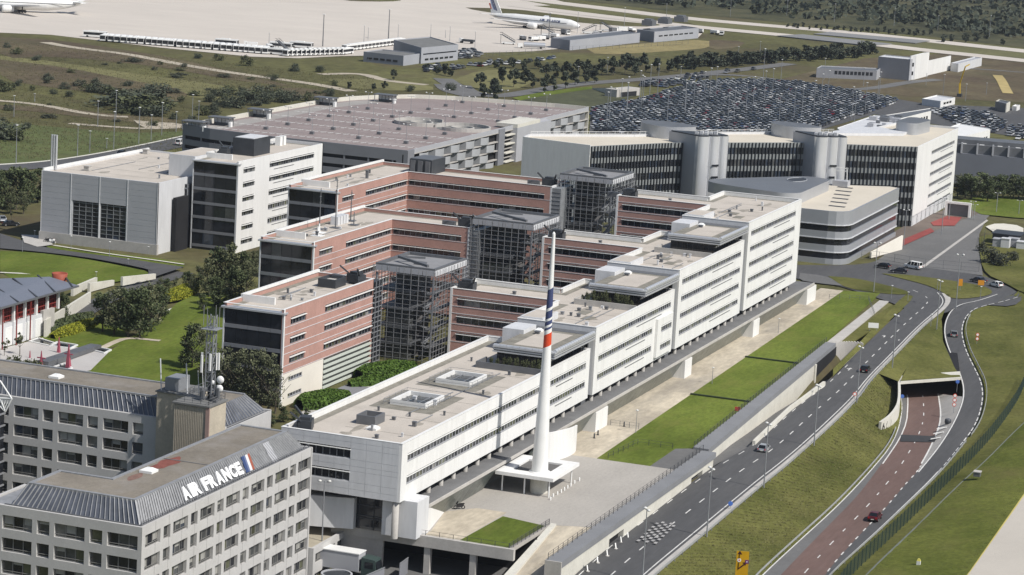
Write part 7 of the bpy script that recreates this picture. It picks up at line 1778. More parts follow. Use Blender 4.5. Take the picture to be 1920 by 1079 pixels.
def person(p, head, label, top, legs):
    t = thing('person', p, label, 'person', None, head); off = (0,0,0)
    V = [((0,0,.50),.14),((0,0,.75),.15),((.02,0,.98),.16),((.03,0,1.08),.06),((.05,0,1.16),.07),((.05,.19,.98),.06),((.16,.24,.74),.045),((.36,.16,.66),.035),((.05,-.19,.98),.06),((.16,-.24,.74),.045),((.36,-.16,.66),.035),((.08,.1,.48),.09),((.46,.13,.50),.07),((.5,.14,.1),.05),((.62,.15,.05),.045),((.08,-.1,.48),.09),((.46,-.13,.50),.07),((.5,-.14,.1),.05),((.62,-.15,.05),.045)]
    Ed = [(0,1),(1,2),(2,3),(3,4),(2,5),(5,6),(6,7),(2,8),(8,9),(9,10),(0,11),(11,12),(12,13),(13,14),(0,15),(15,16),(16,17),(17,18)]
    me = bpy.data.meshes.new('body'); me.from_pydata([v for v, r in V], Ed, []); o = bpy.data.objects.new('body', me); COL.objects.link(o)
    m = o.modifiers.new('skin', 'SKIN'); 
    for i, (v, r) in enumerate(V): me.skin_vertices[0].data[i].radius = (r, r)
    me.skin_vertices[0].data[0].use_root = True; o.modifiers.new('sub', 'SUBSURF').render_levels = 1
    dg = bpy.context.evaluated_depsgraph_get(); m2 = bpy.data.meshes.new_from_object(o.evaluated_get(dg)); bpy.data.objects.remove(o)
    SK = mat('skin', (.42,.27,.19), .6, .05); m2.materials.clear()
    for x in (top, legs, SK): m2.materials.append(x)
    for f in m2.polygons:
        c = f.center; f.material_index = 2 if c.z > 1.06 or (c.z > .6 and c.x > .26) else (0 if c.z > .56 else 1); f.use_smooth = True
    obj('body', m2, t)
    q = MB(); q.lathe([(.05,1.02),(.098,1.12),(.105,1.22),(.07,1.31)], (.05,0), 12); q.build('head', SK, t, off=off, smooth=True); q = MB(); q.lathe([(.11,1.2),(.115,1.26),(.085,1.335)], (.035,0), 12); q.build('hair', mat('dark_hair', (.03,.022,.016), .7, .1), t, off=off, smooth=True)
p = G(101,456.5,-3.6); person((p.x,p.y,-3.55), 3.6, 'person in a white shirt sitting at the foot of the grey hall', mat('white_shirt', (.78,.78,.77), .8, .04), mat('dark_trousers', (.05,.055,.07), .8, .1))
t = thing('wall_seat', (p.x+.1,p.y+.05,-3.6), 'low concrete block seat under the seated person by the hall', 'bench'); q = MB(); q.box(-.35,.12,-.5,.5,0,.4); q.box(-.38,.15,-.53,.53,.4,.44); q.build('block', CONC, t, off=(0,0,0))

# ================================================================== far buildings
def pxbox(name, label, Lp, Cp, Rp, vt, z, mL, mR, roof, cat='building', rows=None, group=None, para=.4):  # left wall darker, right wall lighter: shade and sun put into colour
    L, C, R = (G(*p, z) for p in (Lp, Cp, Rp)); h = HT(*Cp, vt, z); B = L+R-C
    t = thing(name, C, label, cat, group)
    pts = [L, C, R, B]; ar = sum(pts[i-1].x*pts[i].y-pts[i].x*pts[i-1].y for i in range(4))
    poly = [(p.x, p.y) for p in pts]; poly = poly if ar > 0 else poly[::-1]
    q = MB(); n = 4
    for i in range(4):
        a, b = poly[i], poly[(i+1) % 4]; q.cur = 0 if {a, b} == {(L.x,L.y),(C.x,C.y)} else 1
        F, ln = frame(a, b); q.fb(F, 0, ln-.3, z-1, z+h, -.3, 0)
    q.build('wall', [mL, mR], t); q = MB(); q.flat(poly, z+h-para); q.build('roof', roof, t)
    if rows:
        for i in range(4):
            a, b = poly[i], poly[(i+1) % 4]; F, ln = frame(a, b); left = {a, b} == {(L.x,L.y),(C.x,C.y)}; right = {a, b} == {(C.x,C.y),(R.x,R.y)}
            for (side, f0, f1, h0, h1, nb) in rows:
                if (side == 'L' and left) or (side == 'R' and right):
                    for k in range(nb):
                        u0 = ln*(f0+(f1-f0)*k/nb); u1 = ln*(f0+(f1-f0)*(k+.72)/nb) if nb > 1 else ln*f1
                        w_ = MB(); w_.fb(F, u0, u1, z+h*h0, z+h*h1, .02, .08); w_.build('window', G1, t)
    return t, h
GB1 = mat('apron_grey_shaded', (.22,.235,.27), .6, .06, .1); GB2 = mat('apron_grey_lit', (.36,.37,.40), .6, .05, .1)
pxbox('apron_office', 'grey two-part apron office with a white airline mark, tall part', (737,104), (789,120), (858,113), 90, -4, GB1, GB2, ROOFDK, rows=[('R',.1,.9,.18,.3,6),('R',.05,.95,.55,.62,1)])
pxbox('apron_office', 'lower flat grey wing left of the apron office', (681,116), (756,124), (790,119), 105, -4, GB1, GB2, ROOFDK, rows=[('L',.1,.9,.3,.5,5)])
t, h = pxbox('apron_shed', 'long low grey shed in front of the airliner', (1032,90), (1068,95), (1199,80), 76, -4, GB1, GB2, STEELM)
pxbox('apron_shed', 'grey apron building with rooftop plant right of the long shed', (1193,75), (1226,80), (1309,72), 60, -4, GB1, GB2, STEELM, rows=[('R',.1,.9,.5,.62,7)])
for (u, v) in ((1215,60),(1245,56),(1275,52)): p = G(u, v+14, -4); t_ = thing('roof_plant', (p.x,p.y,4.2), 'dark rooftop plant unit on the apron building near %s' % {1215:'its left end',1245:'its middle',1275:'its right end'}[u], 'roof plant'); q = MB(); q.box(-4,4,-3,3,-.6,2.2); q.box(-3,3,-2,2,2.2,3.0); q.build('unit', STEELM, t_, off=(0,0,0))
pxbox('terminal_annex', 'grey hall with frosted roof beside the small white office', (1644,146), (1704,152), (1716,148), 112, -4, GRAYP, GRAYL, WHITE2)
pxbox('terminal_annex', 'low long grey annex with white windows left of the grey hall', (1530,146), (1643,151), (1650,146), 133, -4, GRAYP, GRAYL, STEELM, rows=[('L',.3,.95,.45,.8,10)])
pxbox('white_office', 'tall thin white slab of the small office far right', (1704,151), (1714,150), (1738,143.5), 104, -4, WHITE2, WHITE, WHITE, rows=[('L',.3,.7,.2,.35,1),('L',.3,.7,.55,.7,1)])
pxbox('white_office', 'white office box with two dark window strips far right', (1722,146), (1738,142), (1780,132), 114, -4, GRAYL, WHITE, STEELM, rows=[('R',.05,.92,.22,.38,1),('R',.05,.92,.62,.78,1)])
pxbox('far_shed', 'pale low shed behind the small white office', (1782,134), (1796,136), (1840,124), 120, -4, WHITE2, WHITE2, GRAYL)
pxbox('site_hut', 'white flat-roofed hut between the car park lots', (1728,198), (1763,203), (1790,196), 190, -4, WHITE2, WHITE, WHITE2, rows=[('R',.2,.8,.4,.7,3)]); pxbox('site_hut', 'dark grey hut at the far end of the right-hand lot', (1865,207), (1886,212), (1893,208), 195, -4, STEELM, CONCL, STEELM); pxbox('site_hut', 'small white cabin beside the dark grey hut', (1897,208), (1906,209), (1912,206), 200, -4, WHITE2, WHITE, WHITE)
# white research roofs behind the silver building
def pxroof(name, label, px, z1, z0, mw, mr, cat='building'):
    P = [G(u, v, z1) for u, v in px]; ar = sum(P[i-1].x*P[i].y-P[i].x*P[i-1].y for i in range(len(P))); P = P if ar > 0 else P[::-1]
    t = thing(name, (P[0].x,P[0].y,z0), label, cat); q = MB(); q.prism([(p.x,p.y) for p in P], z0, z1, cap=False); q.build('wall', mw, t); q = MB(); q.flat([(p.x,p.y) for p in P], z1-.25); q.build('roof', mr, t); return t, P
t, P = pxroof('research_block', 'low white research block with cluttered roof behind the silver building', [(1570,240),(1640,216),(1700,222),(1712,236),(1640,262),(1590,262)], 8, -4, WHITE2, WHITE2)
for k in range(14): p = G(rnd.uniform(1615,1690), rnd.uniform(222,246), 8); q = MB(); s = rnd.uniform(.6,1.6); q.box(p.x-s,p.x+s,p.y-s,p.y+s,7.8,8.4+s*.6); q.build('roof_unit', STEELM if k % 2 else GRAYL, t)
t, P = pxroof('research_block', 'white block with small square windows just beyond the silver roof', [(1655,217),(1745,203),(1746,208),(1690,222)], 9, -4, WHITE, STEELM)
F_, L_ = frame((G(1690,222,9).x,G(1690,222,9).y),(G(1746,208,9).x,G(1746,208,9).y))
for k in range(9): q = MB(); q.fb(F_, L_*(.12+.09*k), L_*(.16+.09*k), 5.4, 7.4, .05, .2); q.build('window', G1, t)
t, P = pxroof('white_hall', 'white flat-roofed hall right of the silver end wall', [(1775,240),(1800,232),(1856,241),(1857,243),(1800,258)], 9, -5, WHITE, WHITE)
F_, L_ = frame((G(1800,258,9).x,G(1800,258,9).y),(G(1857,243,9).x,G(1857,243,9).y))
for k in range(12): q = MB(); q.fb(F_, L_*(.1+.07*k), L_*(.13+.07*k), 4.8, 6.8, .05, .2); q.build('window', G1, t)
lg = thing('long_grey_shed', G(1790,300,0), 'long dark grey shed with glazed roof edge above the tree belt on the right', 'shed')
a, b = G(1786,262,10), G(1960,276,10); d = (b-a).normalized(); F_ = ((a.x,a.y),(d.x,d.y),(d.y,-d.x)); 
if F_[2][0] > 0: F_ = ((b.x,b.y),(-d.x,-d.y),(-d.y,d.x))
L_ = (b-a).length; q = MB(); q.fb(F_, 0, L_, -5, 5.6, -14, 0); q.build('wall', mat('shed_dark_grey', (.165,.175,.20), .6, .06, .1), lg); q = MB(); q.fb(F_, 0, L_, 5.6, 8.6, -14, -1.2); q.build('upper_wall', STEELM, lg); q = MB(); q.fb(F_, 0, L_, 8.6, 10, -14, -3.6); q.build('roof_step', STEELM, lg)
for k in range(14): q = MB(); q.fb(F_, 3+k*5.2, 3.5+k*5.2, 5.6, 9.2, -1.2, .1); q.build('roof_edge_frame', GRAYL, lg)
for k in range(12): q = MB(); q.fb(F_, 3+k*6, 4.6+k*6, 8.62, 8.8, -3.0, -2.0); q.build('rooflight', PAINT, lg)
# taxiway bridge over the railway cutting
tb = thing('taxiway_bridge', G(1600,75,-4), 'grey twin taxiway bridge decks far right', 'bridge')
for P0, P1 in (((1540,64),(1730,81)),((1480,68),(1650,86))):
    a, b = G(*P0,-4), G(*P1,-4); d = (b-a).normalized(); F_ = ((a.x,a.y),(d.x,d.y),(d.y,-d.x)); L_ = (b-a).length
    q = MB(); q.fb(F_, 0, L_, -3.6, -3.3, -14, 14); q.build('deck', mat('bridge_deck', (.22,.22,.22), .85, .1, .02), tb); q = MB(); s_ = 1 if F_[2][0] < 0 else -1; q.fb(F_, L_*.25, L_, -6, -3.6, 12*s_, 14*s_) if s_ > 0 else q.fb(F_, L_*.25, L_, -6, -3.6, -14, -12); q.build('painted_shadow_strip', STEELD, tb)  # dark strip paints the shadow along the deck side
# sunken ramp portal by the upper car rows
sr = thing('ramp_portal', G(1150,185,-4), 'pale concrete ramp portal sunk behind the car park building', 'tunnel portal')
q = MB(); a, b = G(1112,168,-4), G(1156,182,-4); d = (b-a).normalized(); s = Vector((-d.y,d.x,0))*.4; q.hexa([a-s,b-s,b+s,a+s,a-s+Vector((0,0,.6)),b-s+Vector((0,0,3.8)),b+s+Vector((0,0,3.8)),a+s+Vector((0,0,.6))]); q.build('wing_wall', CONCL, sr)
a, b = G(1156,184,-4), G(1200,180,-4); d = (b-a).normalized(); F_ = ((a.x,a.y),(d.x,d.y),(d.y,-d.x)); L_ = (b-a).length; q = MB(); q.fb(F_, 0, L_, -4, -.6, -6, 0); q.build('portal_block', CONC, sr); q = MB(); q.fb(F_, 3, L_-3, -3.9, -1.8, 0.02, .1); q.build('portal_mouth_shade', CORE, sr)  # black panel on the solid block stands in for the mouth's shade
# apron fence posts row
fence('apron_fence', [tuple(G(690,118,-4)), tuple(G(860,112,-4)), tuple(G(1010,100,-4)), tuple(G(1290,84,-4))], 2.4, 6.0, STEELM, 'grey wire fence along the apron edge', rails=(1,.6,.2), rr=.05, pr=.07)

# ================================================================== red carpets, gate pieces, small site things
for i, px in enumerate(([(1688,452),(1745,428),(1752,435),(1690,463)], [(1745,418),(1775,406),(1804,408),(1790,424),(1750,424)])): patch('red_paving', px, -5.95, mat('red_paving', (.27,.062,.055), .9, .12, .2, fine=.1), dz=.1)
t = thing('entrance_wall', G(1640,486,-6), 'cream boundary wall between the banded block and the forecourt', 'wall'); a, b = G(1632,484,-6), G(1690,468,-6); d = (b-a).normalized(); s = Vector((-d.y,d.x,0))*.25; q = MB(); q.hexa([a-s,b-s,b+s,a+s,a-s+Vector((0,0,1.6)),b-s+Vector((0,0,4.0)),b+s+Vector((0,0,4.0)),a+s+Vector((0,0,1.6))]); q.build('wall', CREAM, t)
fence('site_fence', [tuple(G(1615,485,-6)), tuple(G(1655,488,-6)), tuple(G(1725,500,-6)), tuple(G(1835,510,-6))], 2.2, 4.5, STEELM, 'grey mesh fence with gates along the forecourt', rails=(1,.5,.05), rr=.05)
fence('site_fence', [tuple(G(1843,470,-6)), tuple(G(1846,445,-6)), tuple(G(1919,452,-6))], 2.4, 4, STEELD, 'dark fence round the equipment yard on the right', rails=(1,.5), infill=1.0)
ey = thing('equipment_yard', G(1885,462,-6), 'cluster of grey equipment cabins in the fenced yard on the right', 'equipment')
for (u, v, w_, h_, m_) in ((1872,462,3,2.2,GRAYL),(1885,464,2.4,2.6,WHITE2),(1900,462,3,2.4,GRAYL),(1915,466,2.6,2.0,WHITE2),(1890,456,8,3.0,STEELD)):
    p = G(u, v, -5.8); q = MB(); q.box(p.x-w_*.5,p.x+w_*.5,p.y-w_*.5,p.y+w_*.5,-5.9,-5.9+h_); q.box(p.x-w_*.54,p.x+w_*.54,p.y-w_*.54,p.y+w_*.54,-5.9+h_,-5.7+h_); q.build('cabin', m_, ey)
fr = thing('gate_frame', G(1795,404,-6), 'white concrete frame gateway at the corner of the silver end wall', 'gateway'); p = G(1795,406,-6); q = MB(); q.box(p.x-.5,p.x+.5,p.y-4,p.y-3.3,-6,-2.2); q.box(p.x-.5,p.x+.5,p.y+3.3,p.y+4,-6,-2.2); q.box(p.x-.5,p.x+.5,p.y-4,p.y+4,-2.2,-1.5); q.build('frame', WHITE, fr); q = MB(); q.box(p.x+.5,p.x+.7,p.y-3.3,p.y+3.3,-6,-2.2); q.build('shutter', STEELM, fr)
# ================================================================== lamps
LH = mat('lamp_head', (.62,.62,.6), .4, .05)
def lampset(name, h, pr, heads, span, m=None, hs=.32):
    po = MB().tube((0,0,0),(0,0,h),pr,pr*.6,n=7); pm = po.mesh('pole', m or STEEL); am = None
    a = MB()
    if heads == 2: a.bar((0,-span,h-.15),(0,span,h-.15),.09)
    hm = MB().lathe([(.05,-.1),(hs,.05),(hs*.95,.2),(.06,.32)], (0,0), 10).mesh('lamp_head', LH)
    return pm, (a.mesh('arm', m or STEEL) if a.v else None), hm, h, heads, span
def lamp(kit, p, rz, label, group, name='street_lamp', sc=1.0):
    pm, am, hm, h, heads, span = kit; t = thing(name, p, label, 'lamp', group, rz); t.scale = (1,1,sc)
    obj('pole', pm, t)
    if am: obj('arm', am, t)
    for s in ((-1, 1) if heads == 2 else (0,)): obj('lamp_head', hm, t, (0, s*span, h-.1))
    return t
K1 = lampset('tall', 11.6, .13, 2, .75); K2 = lampset('post', 5, .07, 1, 0, hs=.3); K3 = lampset('mast', 14, .14, 1, 0, hs=.5); K4 = lampset('roof', 6, .09, 2, 1.1, hs=.32); K5 = lampset('apronmast', 22, .3, 1, 0, STEELM, 1.1)
nm_ = ['nearest the chequered marking','second along the road from the chequered marking','third along the road from the chequered marking','fourth along the road from the chequered marking','fifth along the road, above the tunnel bank','sixth along the road, at the bend','seventh along the road, near the roundabout island']
for i, (u, v, z) in enumerate(((1204,1092,-9),(1325,1007,-8.7),(1432,915,-8),(1526,836,-7.5),(1606,756,-7),(1673,690,-6.6),(1756,618,-6.2))): lamp(K1, G(u, v, z), -.9, 'tall twin-headed lamp, '+nm_[i], 'tall road lamps')
for i, (u, v, vt) in enumerate(((1638,548,456),(1792,580,478),(1694,462,394),(1765,440,372),(1779,412,380),(1822,412,378),(1868,398,362),(1910,402,376),(1826,412,384))): lamp(K1, G(u, v, -6), .4, 'tall lamp by the roundabout and forecourt, %s in the group' % ORD[i], 'lamps round the roundabout', sc=HT(u,v,vt,-6)/11.6)
for i, (u, v, vt) in enumerate(((1671,560,536),(1757,545,525),(1838,560,538),(1745,612,590),(1702,565,548))): lamp(K2, G(u, v, -6), 0, 'low globe lamp at the roundabout end of the lawn, %s of the group' % ORD[i], 'low globe lamps', name='globe_lamp', sc=HT(u,v,vt,-6)/5)
for i, (u, v, vt) in enumerate(((1192,812,770),(1459,625,598),(1335,720,690))): lamp(K2, G(u, v, -6), 0, 'thin post lamp beside the sandy path, %s from the spire' % ORD[i], 'path lamps', name='path_lamp', sc=HT(u,v,vt,-6)/5)
for i, (u, v, vt) in enumerate(((133,468,443),(205,483,454),(278,476,463),(240,500,486),(42,475,446),(65,447,433),(180,525,510))): lamp(K2, G(u, v, -3.6), 0, 'small post lamp by the grey hall road, %s of the group' % ORD[i], 'hall road lamps', name='path_lamp', sc=HT(u,v,vt,-3.6)/5)
fl_ = [(30,308,235),(145,293,235),(168,287,246),(200,279,260),(213,280,210),(260,270,202),(283,266,216),(303,255,193),(183,238,190),(217,225,170),(330,248,210),(360,232,178),(372,230,190),(26,220,180),(65,192,176)]
for i, (u, v, vt) in enumerate(fl_): lamp(K3, G(u, v, -4), 0, 'slim lamp mast in the field along the back road, %s of the row' % ORD[i], 'field lamp masts', name='lamp_mast', sc=HT(u,v,vt,-4)/14)
k = 0
for x in range(376, 512, 16):
    for y in range(158, 222, 16):
        if (410 < x < 446 and 148 < y < 186) or (x > 470 and y > 205): continue
        lt_ = lamp(K4, (x, y, 6.93), 0, 'twin-headed lamp on the car park roof deck', 'car park roof lamps', name='roof_lamp')
        q = MB(); q.box(-.6,.6,-.6,.6,0,.8); q.build('kerbed_base', STEELM, lt_, off=(0,0,0))
for i in range(34):
    u = 1125+(i*53) % 560+rnd.uniform(-8,8); v = 172+((i*37) % 70)+rnd.uniform(-4,4)
    if v < 165+abs(u-1400)*.07 or v > 252-(abs(u-1400))*.04: continue
    lamp(K3, G(u, v, -4), 0, 'slim lamp mast among the dense parked cars', 'lamp masts in the large car park', name='lamp_mast', sc=.95)
for i, (u, v, vt) in enumerate(((605,88,27),(728,76,18),(1029,72,24),(690,76,52),(746,76,46),(807,75,46),(835,72,56),(843,78,50),(682,82,48),(890,96,60),(504,88,62))): lamp(K5 if i < 3 else K3, G(u, v, -4), 0, 'floodlight mast on the apron edge, %s of the row' % ORD[i], 'apron floodlight masts', name='floodlight_mast', sc=HT(u,v,vt,-4)/(22 if i < 3 else 14))
for i, (u, v, vt) in enumerate(((1082,64,22),(1170,52,15),(1249,34,8),(1369,32,-2),(1475,30,2),(1564,42,8),(1676,50,16),(1758,58,30),(1855,70,30),(1083,160,125),(1138,140,108),(1165,184,148),(1205,200,144),(1276,150,125),(1320,178,135),(1383,120,88),(1425,96,78),(1430,160,92),(1464,150,112),(1545,150,110),(1619,162,128),(1736,160,138),(1768,178,140),(1849,178,156),(1810,190,158))): lamp(K3, G(u, v, -4), 0, 'thin lamp mast far behind, %s counting from the apron side' % ORD[min(i,23)] if i < 24 else 'thin lamp mast far behind at the right end', 'far lamp masts', name='lamp_mast', sc=HT(u,v,vt,-4)/14)
# ================================================================== guard rails, fence posts, signs
def guard_rail(P, label, step=4.0, group='guard rails', dz=0.0):
    t = thing('guard_rail', P[0], label, 'guard rail', group); o = Vector(P[0]); q = MB(); n = max(2, int(sum((b-a).length for a, b in zip(P, P[1:]))/2)); R_ = resample(P, n)
    A, B, C2 = [], [], []
    for p in R_: A.append(p+Vector((0,0,.42+dz))); B.append(p+Vector((0,0,.78+dz)))
    for a, b in zip(R_, R_[1:]): q.bar(a+Vector((0,0,.62+dz)), b+Vector((0,0,.62+dz)), .10, .32)
    q.build('rail', mat('galvanised', (.42,.425,.42), .5, .1, .5, metal=.3), t)
    pm = MB().box(-.06,.06,-.06,.06,-.6,.6).mesh('post', STEEL)
    for p in resample(P, max(2, int(n*2/step))): obj('post', pm, t, p-o+Vector((0,0,dz)))
guard_rail(mid(RLs, RRs, 1.14)[:70], 'galvanised guard rail along the outer edge of the main road'); guard_rail([p+Vector((-.4,.3,0)) for p in BL][:-8], 'galvanised guard rail along the brown road at the foot of the bank')
guard_rail([p+Vector((.3,-.6,0)) for p in CR[int(len(CR)*.36):int(len(CR)*.78)]], 'galvanised guard rail round the outside of the slip road bend'); guard_rail([p+Vector((.2,-.5,0)) for p in CR[:int(len(CR)*.36)]], 'galvanised guard rail along the slip road below the green fence')
GRN = mat('green_fence', (.035,.06,.05), .6, .15)
def mesh_fence(P, h, step, label, m):
    t = thing('security_fence', P[0], label, 'fence'); o = Vector(P[0]); R_ = resample(P, int(sum((b-a).length for a, b in zip(P, P[1:]))/step)); pm = MB().box(-.06,.06,-.06,.06,-.3,h).mesh('post', m)
    for p in R_: obj('post', pm, t, p-o)
    q = MB()
    for a, b in zip(R_, R_[1:]):
        for k in range(8): z_ = Vector((0,0,h*.96*(k+.5)/8)); q.bar(a+z_, b+z_, .035)
        for j in range(1, 6): c = a.lerp(b, j/6); q.bar(c, c+Vector((0,0,h*.95)), .03)
    q.build('wire_mesh', m, t, kind='stuff')
FB = [a.lerp(b, .62) for a, b in zip(resample(HR[:int(len(HR)*.62)], 60), resample(HB, 60))]
mesh_fence([p+Vector((0,0,.1)) for p in FB], 2.7, 2.6, 'dark green security fence climbing beside the slip road', GRN)
# yellow diversion sign on the bank
p = G(1389,1092,-9.9); sg = thing('yellow_sign', p, 'yellow diversion sign with black forked arrow on the grass bank', 'road sign', None, -1.22-.05)
yb = mat('sign_yellow', (.52,.29,.008), .5, .08, .6); off = (0,0,0); Wd, Hb = 1.95, 4.1
q = MB(); q.box(-Wd/2,Wd/2,-.05,.05,.9,.9+Hb); q.build('board', yb, sg, off=off)
q = MB(); y_ = -.075; K_ = lambda x, z_: (x, y_, .9+z_)
q.bar(K_(-.55,1.2),K_(-.5,2.35),.04,.2); q.bar(K_(-.48,2.95),K_(-.46,3.7),.04,.18); q.bar(K_(-.55,1.25),K_(.42,2.1),.04,.2)
q.quad(K_(-.85,3.6),K_(-.1,3.6),K_(-.45,4.15),K_(-.5,4.15)); q.quad(K_(.05,2.3),K_(.5,1.8),K_(.72,2.4),K_(.68,2.42)); q.build('arrow', mat('sign_maroon_black', (.05,.012,.01), .6, .1), sg, off=off)
q = MB(); q.tube((-.5,-.06,3.55),(-.5,-.09,3.55),.3,n=18); q.build('round_symbol', PAINT, sg, off=off); q = MB(); q.tube((-.5,-.09,3.55),(-.5,-.1,3.55),.13,n=10); q.build('round_symbol_mark', REDP, sg, off=off)
q = MB(); q.box(.45,.98,-.09,-.05,3.1,3.65); q.build('purple_symbol', mat('sign_purple', (.14,.03,.16), .6, .1), sg, off=off); q = MB(); q.box(.62,.8,-.1,-.09,3.28,3.46); q.build('purple_symbol_mark', PAINT, sg, off=off)
for x in (-.7,.7): q = MB(); q.bar((x,.1,-.5),(x,.1,4.8),.12); q.build('leg', STEEL, sg, off=off)
for x in (-.7,.7): q = MB(); q.bar((x,.1,3.6),(x,2.2,-.3),.09); q.build('brace', STEEL, sg, off=off)
def board(u, v, z, w_, h_, zb, m, label, cat='road sign', post=True, rz=-1.22, mark=None):
    p = G(u, v, z); t = thing('sign_board', p, label, cat, None, rz); q = MB(); q.box(-w_/2,w_/2,-.05,.05,zb,zb+h_); q.build('panel', m, t, off=(0,0,0)); q = MB()
    for x in ((-w_*.35, w_*.35) if w_ > 1.2 else (0,)): q.bar((x,.08,-.3),(x,.08,zb+h_*.9),.09)
    q.build('post', STEEL, t, off=(0,0,0))
    if mark: q = MB(); q.box(-w_*.3,w_*.3,-.075,-.055,zb+h_*.35,zb+h_*.6); q.build('mark', mark, t, off=(0,0,0))
def disc(u, v, z, h, label, rim=REDP, n=1):
    p = G(u, v, z); t = thing('round_sign', p, label, 'road sign', None, -1.22); q = MB(); q.bar((0,.06,-.3),(0,.06,h+.3),.08); q.build('post', STEEL, t, off=(0,0,0))
    for k in range(n):
        q = MB(); q.tube((0,0,h-k*.95),(0,-.05,h-k*.95),.42,n=16); q.build('rim', rim, t, off=(0,0,0)); q = MB(); q.tube((0,-.05,h-k*.95),(0,-.07,h-k*.95),.29,n=16); q.build('face', PAINT if rim is not BLUEP else BLUEP, t, off=(0,0,0))
board(1637,620,-6.2,2.4,1.2,.6,PAINT,'small white board standing on the grass beside the road'); board(1839,538,-5.9,1.6,1.3,.4,mat('sign_orange', (.6,.25,.02), .5, .05),'orange panel between the two cars at the roundabout'); board(1800,545,-5.9,1.0,1.8,1.2,mat('sign_orange', (.6,.25,.02), .5, .05),'upright yellow panel on the roundabout island'); board(1381,794,-8.5,1.1,1.1,2.2,mat('sign_red', (.42,.05,.03), .5, .05),'small red square sign on the retaining wall'); disc(1373,798,-9,2.6,'pair of round speed signs on the retaining wall',REDP,2)
disc(1369,954,-8.3,.9,'dark blue round sign beside the guard rail',BLUEP); disc(1602,748,-6.9,1.0,'round red-rimmed sign at the guard rail bend'); disc(1788,772,-10.3,3.4,'post with stacked round signs at the tunnel gore',REDP,3); disc(1691,752,-11.9,1.0,'blue round sign at the left tunnel cheek',BLUEP); disc(1794,733,-9.8,2.0,'blue round sign at the right tunnel cheek',BLUEP); disc(1831,650,-8,2.8,'triangular-looking warning sign on the right verge',REDP,2)
t = thing('impact_bin', G(1777,795,-11), 'dark round impact bin at the tip of the gore', 'bin'); q = MB(); q.lathe([(.6,0),(.7,.5),(.6,1.0)], (0,0), 14); q.build('drum', STEELD, t, off=(0,0,0)); q = MB(); q.lathe([(.55,1.0),(.3,1.15)], (0,0), 14); q.build('lid', STEELM, t, off=(0,0,0))
t = thing('marker_post', G(1722,1060,-9), 'small white and yellow marker block on the hillside lawn', 'marker'); q = MB(); q.box(-.25,.25,-.3,.3,0,.7); q.build('block', PAINT, t, off=(0,0,0)); q = MB(); q.hexa([(-.25,-.3,.7),(.25,-.3,.7),(.25,.3,.7),(-.25,.3,.7),(-.1,-.15,1.1),(.1,-.15,1.1),(.1,.15,1.1),(-.1,.15,1.1)]); q.build('cap', mat('marker_yellow', (.55,.5,.12), .6, .05), t, off=(0,0,0))
t = thing('hatch_box', G(1832,893,-8.6), 'small grey hatch box on the hillside lawn with a drain trench', 'hatch'); q = MB(); q.box(-.7,.7,-.6,.6,0,.8); q.build('box', STEELM, t, off=(0,0,0)); q = MB(); q.box(-.8,.8,-.7,.7,.8,.95); q.build('lid', CONC, t, off=(0,0,0))
for i, (u, v) in enumerate(((1102,1072),(1121,1056),(1139,1043),(1155,1030),(1165,1018),(1178,1010))):
    t = thing('white_post', G(u, v, -9), 'leaning white traffic post at the foot of the wall, %s from the near end' % ORD[i], 'bollard', 'white posts at the wall foot'); q = MB(); q.bar((0,0,0),(.35,.3,.9),.16); q.build('stem', PAINT, t, off=(0,0,0)); q = MB(); q.lathe([(.3,-.02),(.3,.12)], (0,0), 10); q.build('base', CONC, t, off=(0,0,0))
# dark posts on the sandy path
for i, (u, v) in enumerate(((1114,822),(1121,816),(1170,800))): t = thing('dark_post', G(u, v, -6), 'short dark post on the sandy path, %s from the spire' % ORD[i], 'bollard', 'dark posts on the path'); q = MB(); q.lathe([(.14,0),(.14,.8),(.06,.95)], (0,0), 8); q.build('stem', STEELD, t, off=(0,0,0)); q = MB(); q.lathe([(.28,-.02),(.22,.1)], (0,0), 8); q.build('foot', BLACK, t, off=(0,0,0))
# ================================================================== service yard: lorry, round tank, gates
tk = thing('lorry', (-9, 3, -11.9), 'dark green lorry with pale box body backed up in the service yard', 'lorry', None, 0)
cpt = G(700,1046,-11.9)
q = MB(); x0, y0 = -3.0, 4.6
q.box(x0-1.3,x0+1.3,y0,y0+9,-10.8,-8.0); q.build('box_body', GRAYL, tk); q = MB(); q.box(x0-1.4,x0+1.4,y0-.1,y0+9.1,-8.0,-7.85); q.build('box_roof', PAINT, tk)
q = MB(); q.hexa([(x0-1.2,y0-3.0,-11.3),(x0+1.2,y0-3.0,-11.3),(x0+1.2,y0-.4,-11.3),(x0-1.2,y0-.4,-11.3),(x0-1.2,y0-2.7,-8.6),(x0+1.2,y0-2.7,-8.6),(x0+1.2,y0-.4,-8.4),(x0-1.2,y0-.4,-8.4)]); q.build('cab', mat('lorry_green', (.05,.075,.07), .4, .1, .5), tk)
q = MB(); q.hexa([(x0-1.05,y0-3.05,-10),(x0+1.05,y0-3.05,-10),(x0+1.05,y0-2.9,-10),(x0-1.05,y0-2.9,-10),(x0-1.05,y0-2.82,-8.9),(x0+1.05,y0-2.82,-8.9),(x0+1.05,y0-2.7,-8.9),(x0-1.05,y0-2.7,-8.9)]); q.box(x0-1.23,x0-1.2,y0-2.4,y0-1.0,-10,-9); q.build('cab_glass', CG, tk)
for yy in (y0-2, y0+2, y0+6.5):
    for s in (-1, 1): q = MB(); q.tube((x0+s*1.25-.15,yy,-11.4),(x0+s*1.25+.15,yy,-11.4),.5,n=12); q.build('wheel', BLACK, tk)
tnk = thing('round_tank', (-8.6, 6.5, -11.9), 'open-topped round dark tank with pale rim in the service yard', 'tank')
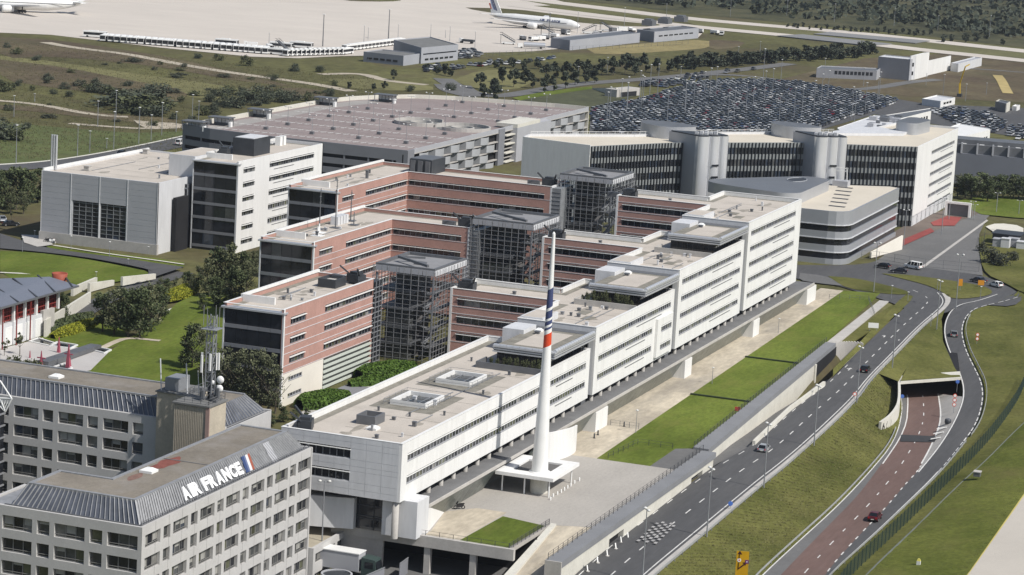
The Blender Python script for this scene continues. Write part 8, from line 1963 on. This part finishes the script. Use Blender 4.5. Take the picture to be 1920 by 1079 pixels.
q = MB(); q.lathe([(2.3,-11.9),(2.3,-10.4)], (-8.4,6.4), 28); q.build('drum', STEELD, tnk); q = MB(); n = 28
for k in range(n): a0, a1 = 2*pi*k/n, 2*pi*(k+1)/n; q.bar((-8.4+2.3*cos(a0),6.4+2.3*sin(a0),-10.35),(-8.4+2.3*cos(a1),6.4+2.3*sin(a1),-10.35),.3)
q.build('rim', GRAYL, tnk)
for i, (y0_, y1_, x_, lab) in enumerate(((.4,.5,0,'grey sheet gate leaf beside the dark service entrance'),)):
    pass
gt1 = thing('yard_gate', (-10, 1.2, -11.9), 'long grey sheet fence in front of the lorry in the service yard', 'fence'); q = MB(); q.hexa([(-16,2.6,-11.9),(-2.6,.9,-11.9),(-2.6,1.0,-11.9),(-16,2.7,-11.9),(-16,2.6,-9.9),(-2.6,.9,-9.9),(-2.6,1.0,-9.9),(-16,2.7,-9.9)]); q.build('sheet', GRAYP, gt1); q = MB(); q.bar((-16,2.55,-9.85),(-2.6,.85,-9.85),.12); q.build('top_rail', STEEL, gt1)
gt2 = thing('yard_gate', (0, -1.6, -11.9), 'short grey sheet gate leaf at the dark service entrance', 'gate'); q = MB(); q.hexa([(-1,-1.0,-11.9),(2.8,-.8,-11.9),(2.8,-.7,-11.9),(-1,-.9,-11.9),(-1,-1.0,-9.4),(2.8,-.8,-9.4),(2.8,-.7,-9.4),(-1,-.9,-9.4)]); q.build('sheet', GRAYP, gt2); q = MB(); q.bar((-1,-1,-9.35),(2.8,-.8,-9.35),.12); q.build('top_rail', STEEL, gt2)
lamp(K1, (-1.5, 12.2, -9.5), .4, 'tall twin-headed lamp between the annex and the white block', 'tall road lamps')
# crane arm far right
cr = thing('yellow_crane', G(1799,182,-4), 'thin yellow crane arm on the brown heath', 'crane'); q = MB(); p = G(1799,182,-4); q.bar(p,p+Vector((1,.5,6)),.7); q.bar(p+Vector((1,.5,6)),p+Vector((0,-1.5,14)),.5); q.bar(p+Vector((0,-1.5,14)),p+Vector((2,-3,15)),.4); q.build('arm', mat('crane_yellow', (.55,.36,.02), .5, .05), cr); q = MB(); q.box(p.x-1.5,p.x+1.5,p.y-1,p.y+1,-4,-2.5); q.build('base', STEELD, cr)
ribbon('ochre_track', [(1870,142),(1878,152),(1884,165),(1890,176)], 5, mat('ochre_soil', (.42,.33,.14), .95, .15, .1), z=-4, dz=.2)
# ================================================================== thin summer haze: one closed box of air round the whole place
hz_ = MB().box(-420, 5200, -1200, 2200, -19, 112).build('haze', [], kind='stuff')
hm = bpy.data.materials.new('haze_air'); hm.use_nodes = True; n_ = hm.node_tree; n_.nodes.remove(n_.nodes['Principled BSDF'])
pv = n_.nodes.new('ShaderNodeVolumePrincipled'); pv.inputs['Color'].default_value = (.86,.92,1,1); pv.inputs['Density'].default_value = 0.00005; pv.inputs['Anisotropy'].default_value = .3
n_.links.new(pv.outputs[0], n_.nodes['Material Output'].inputs['Volume']); hz_.data.materials.append(hm)
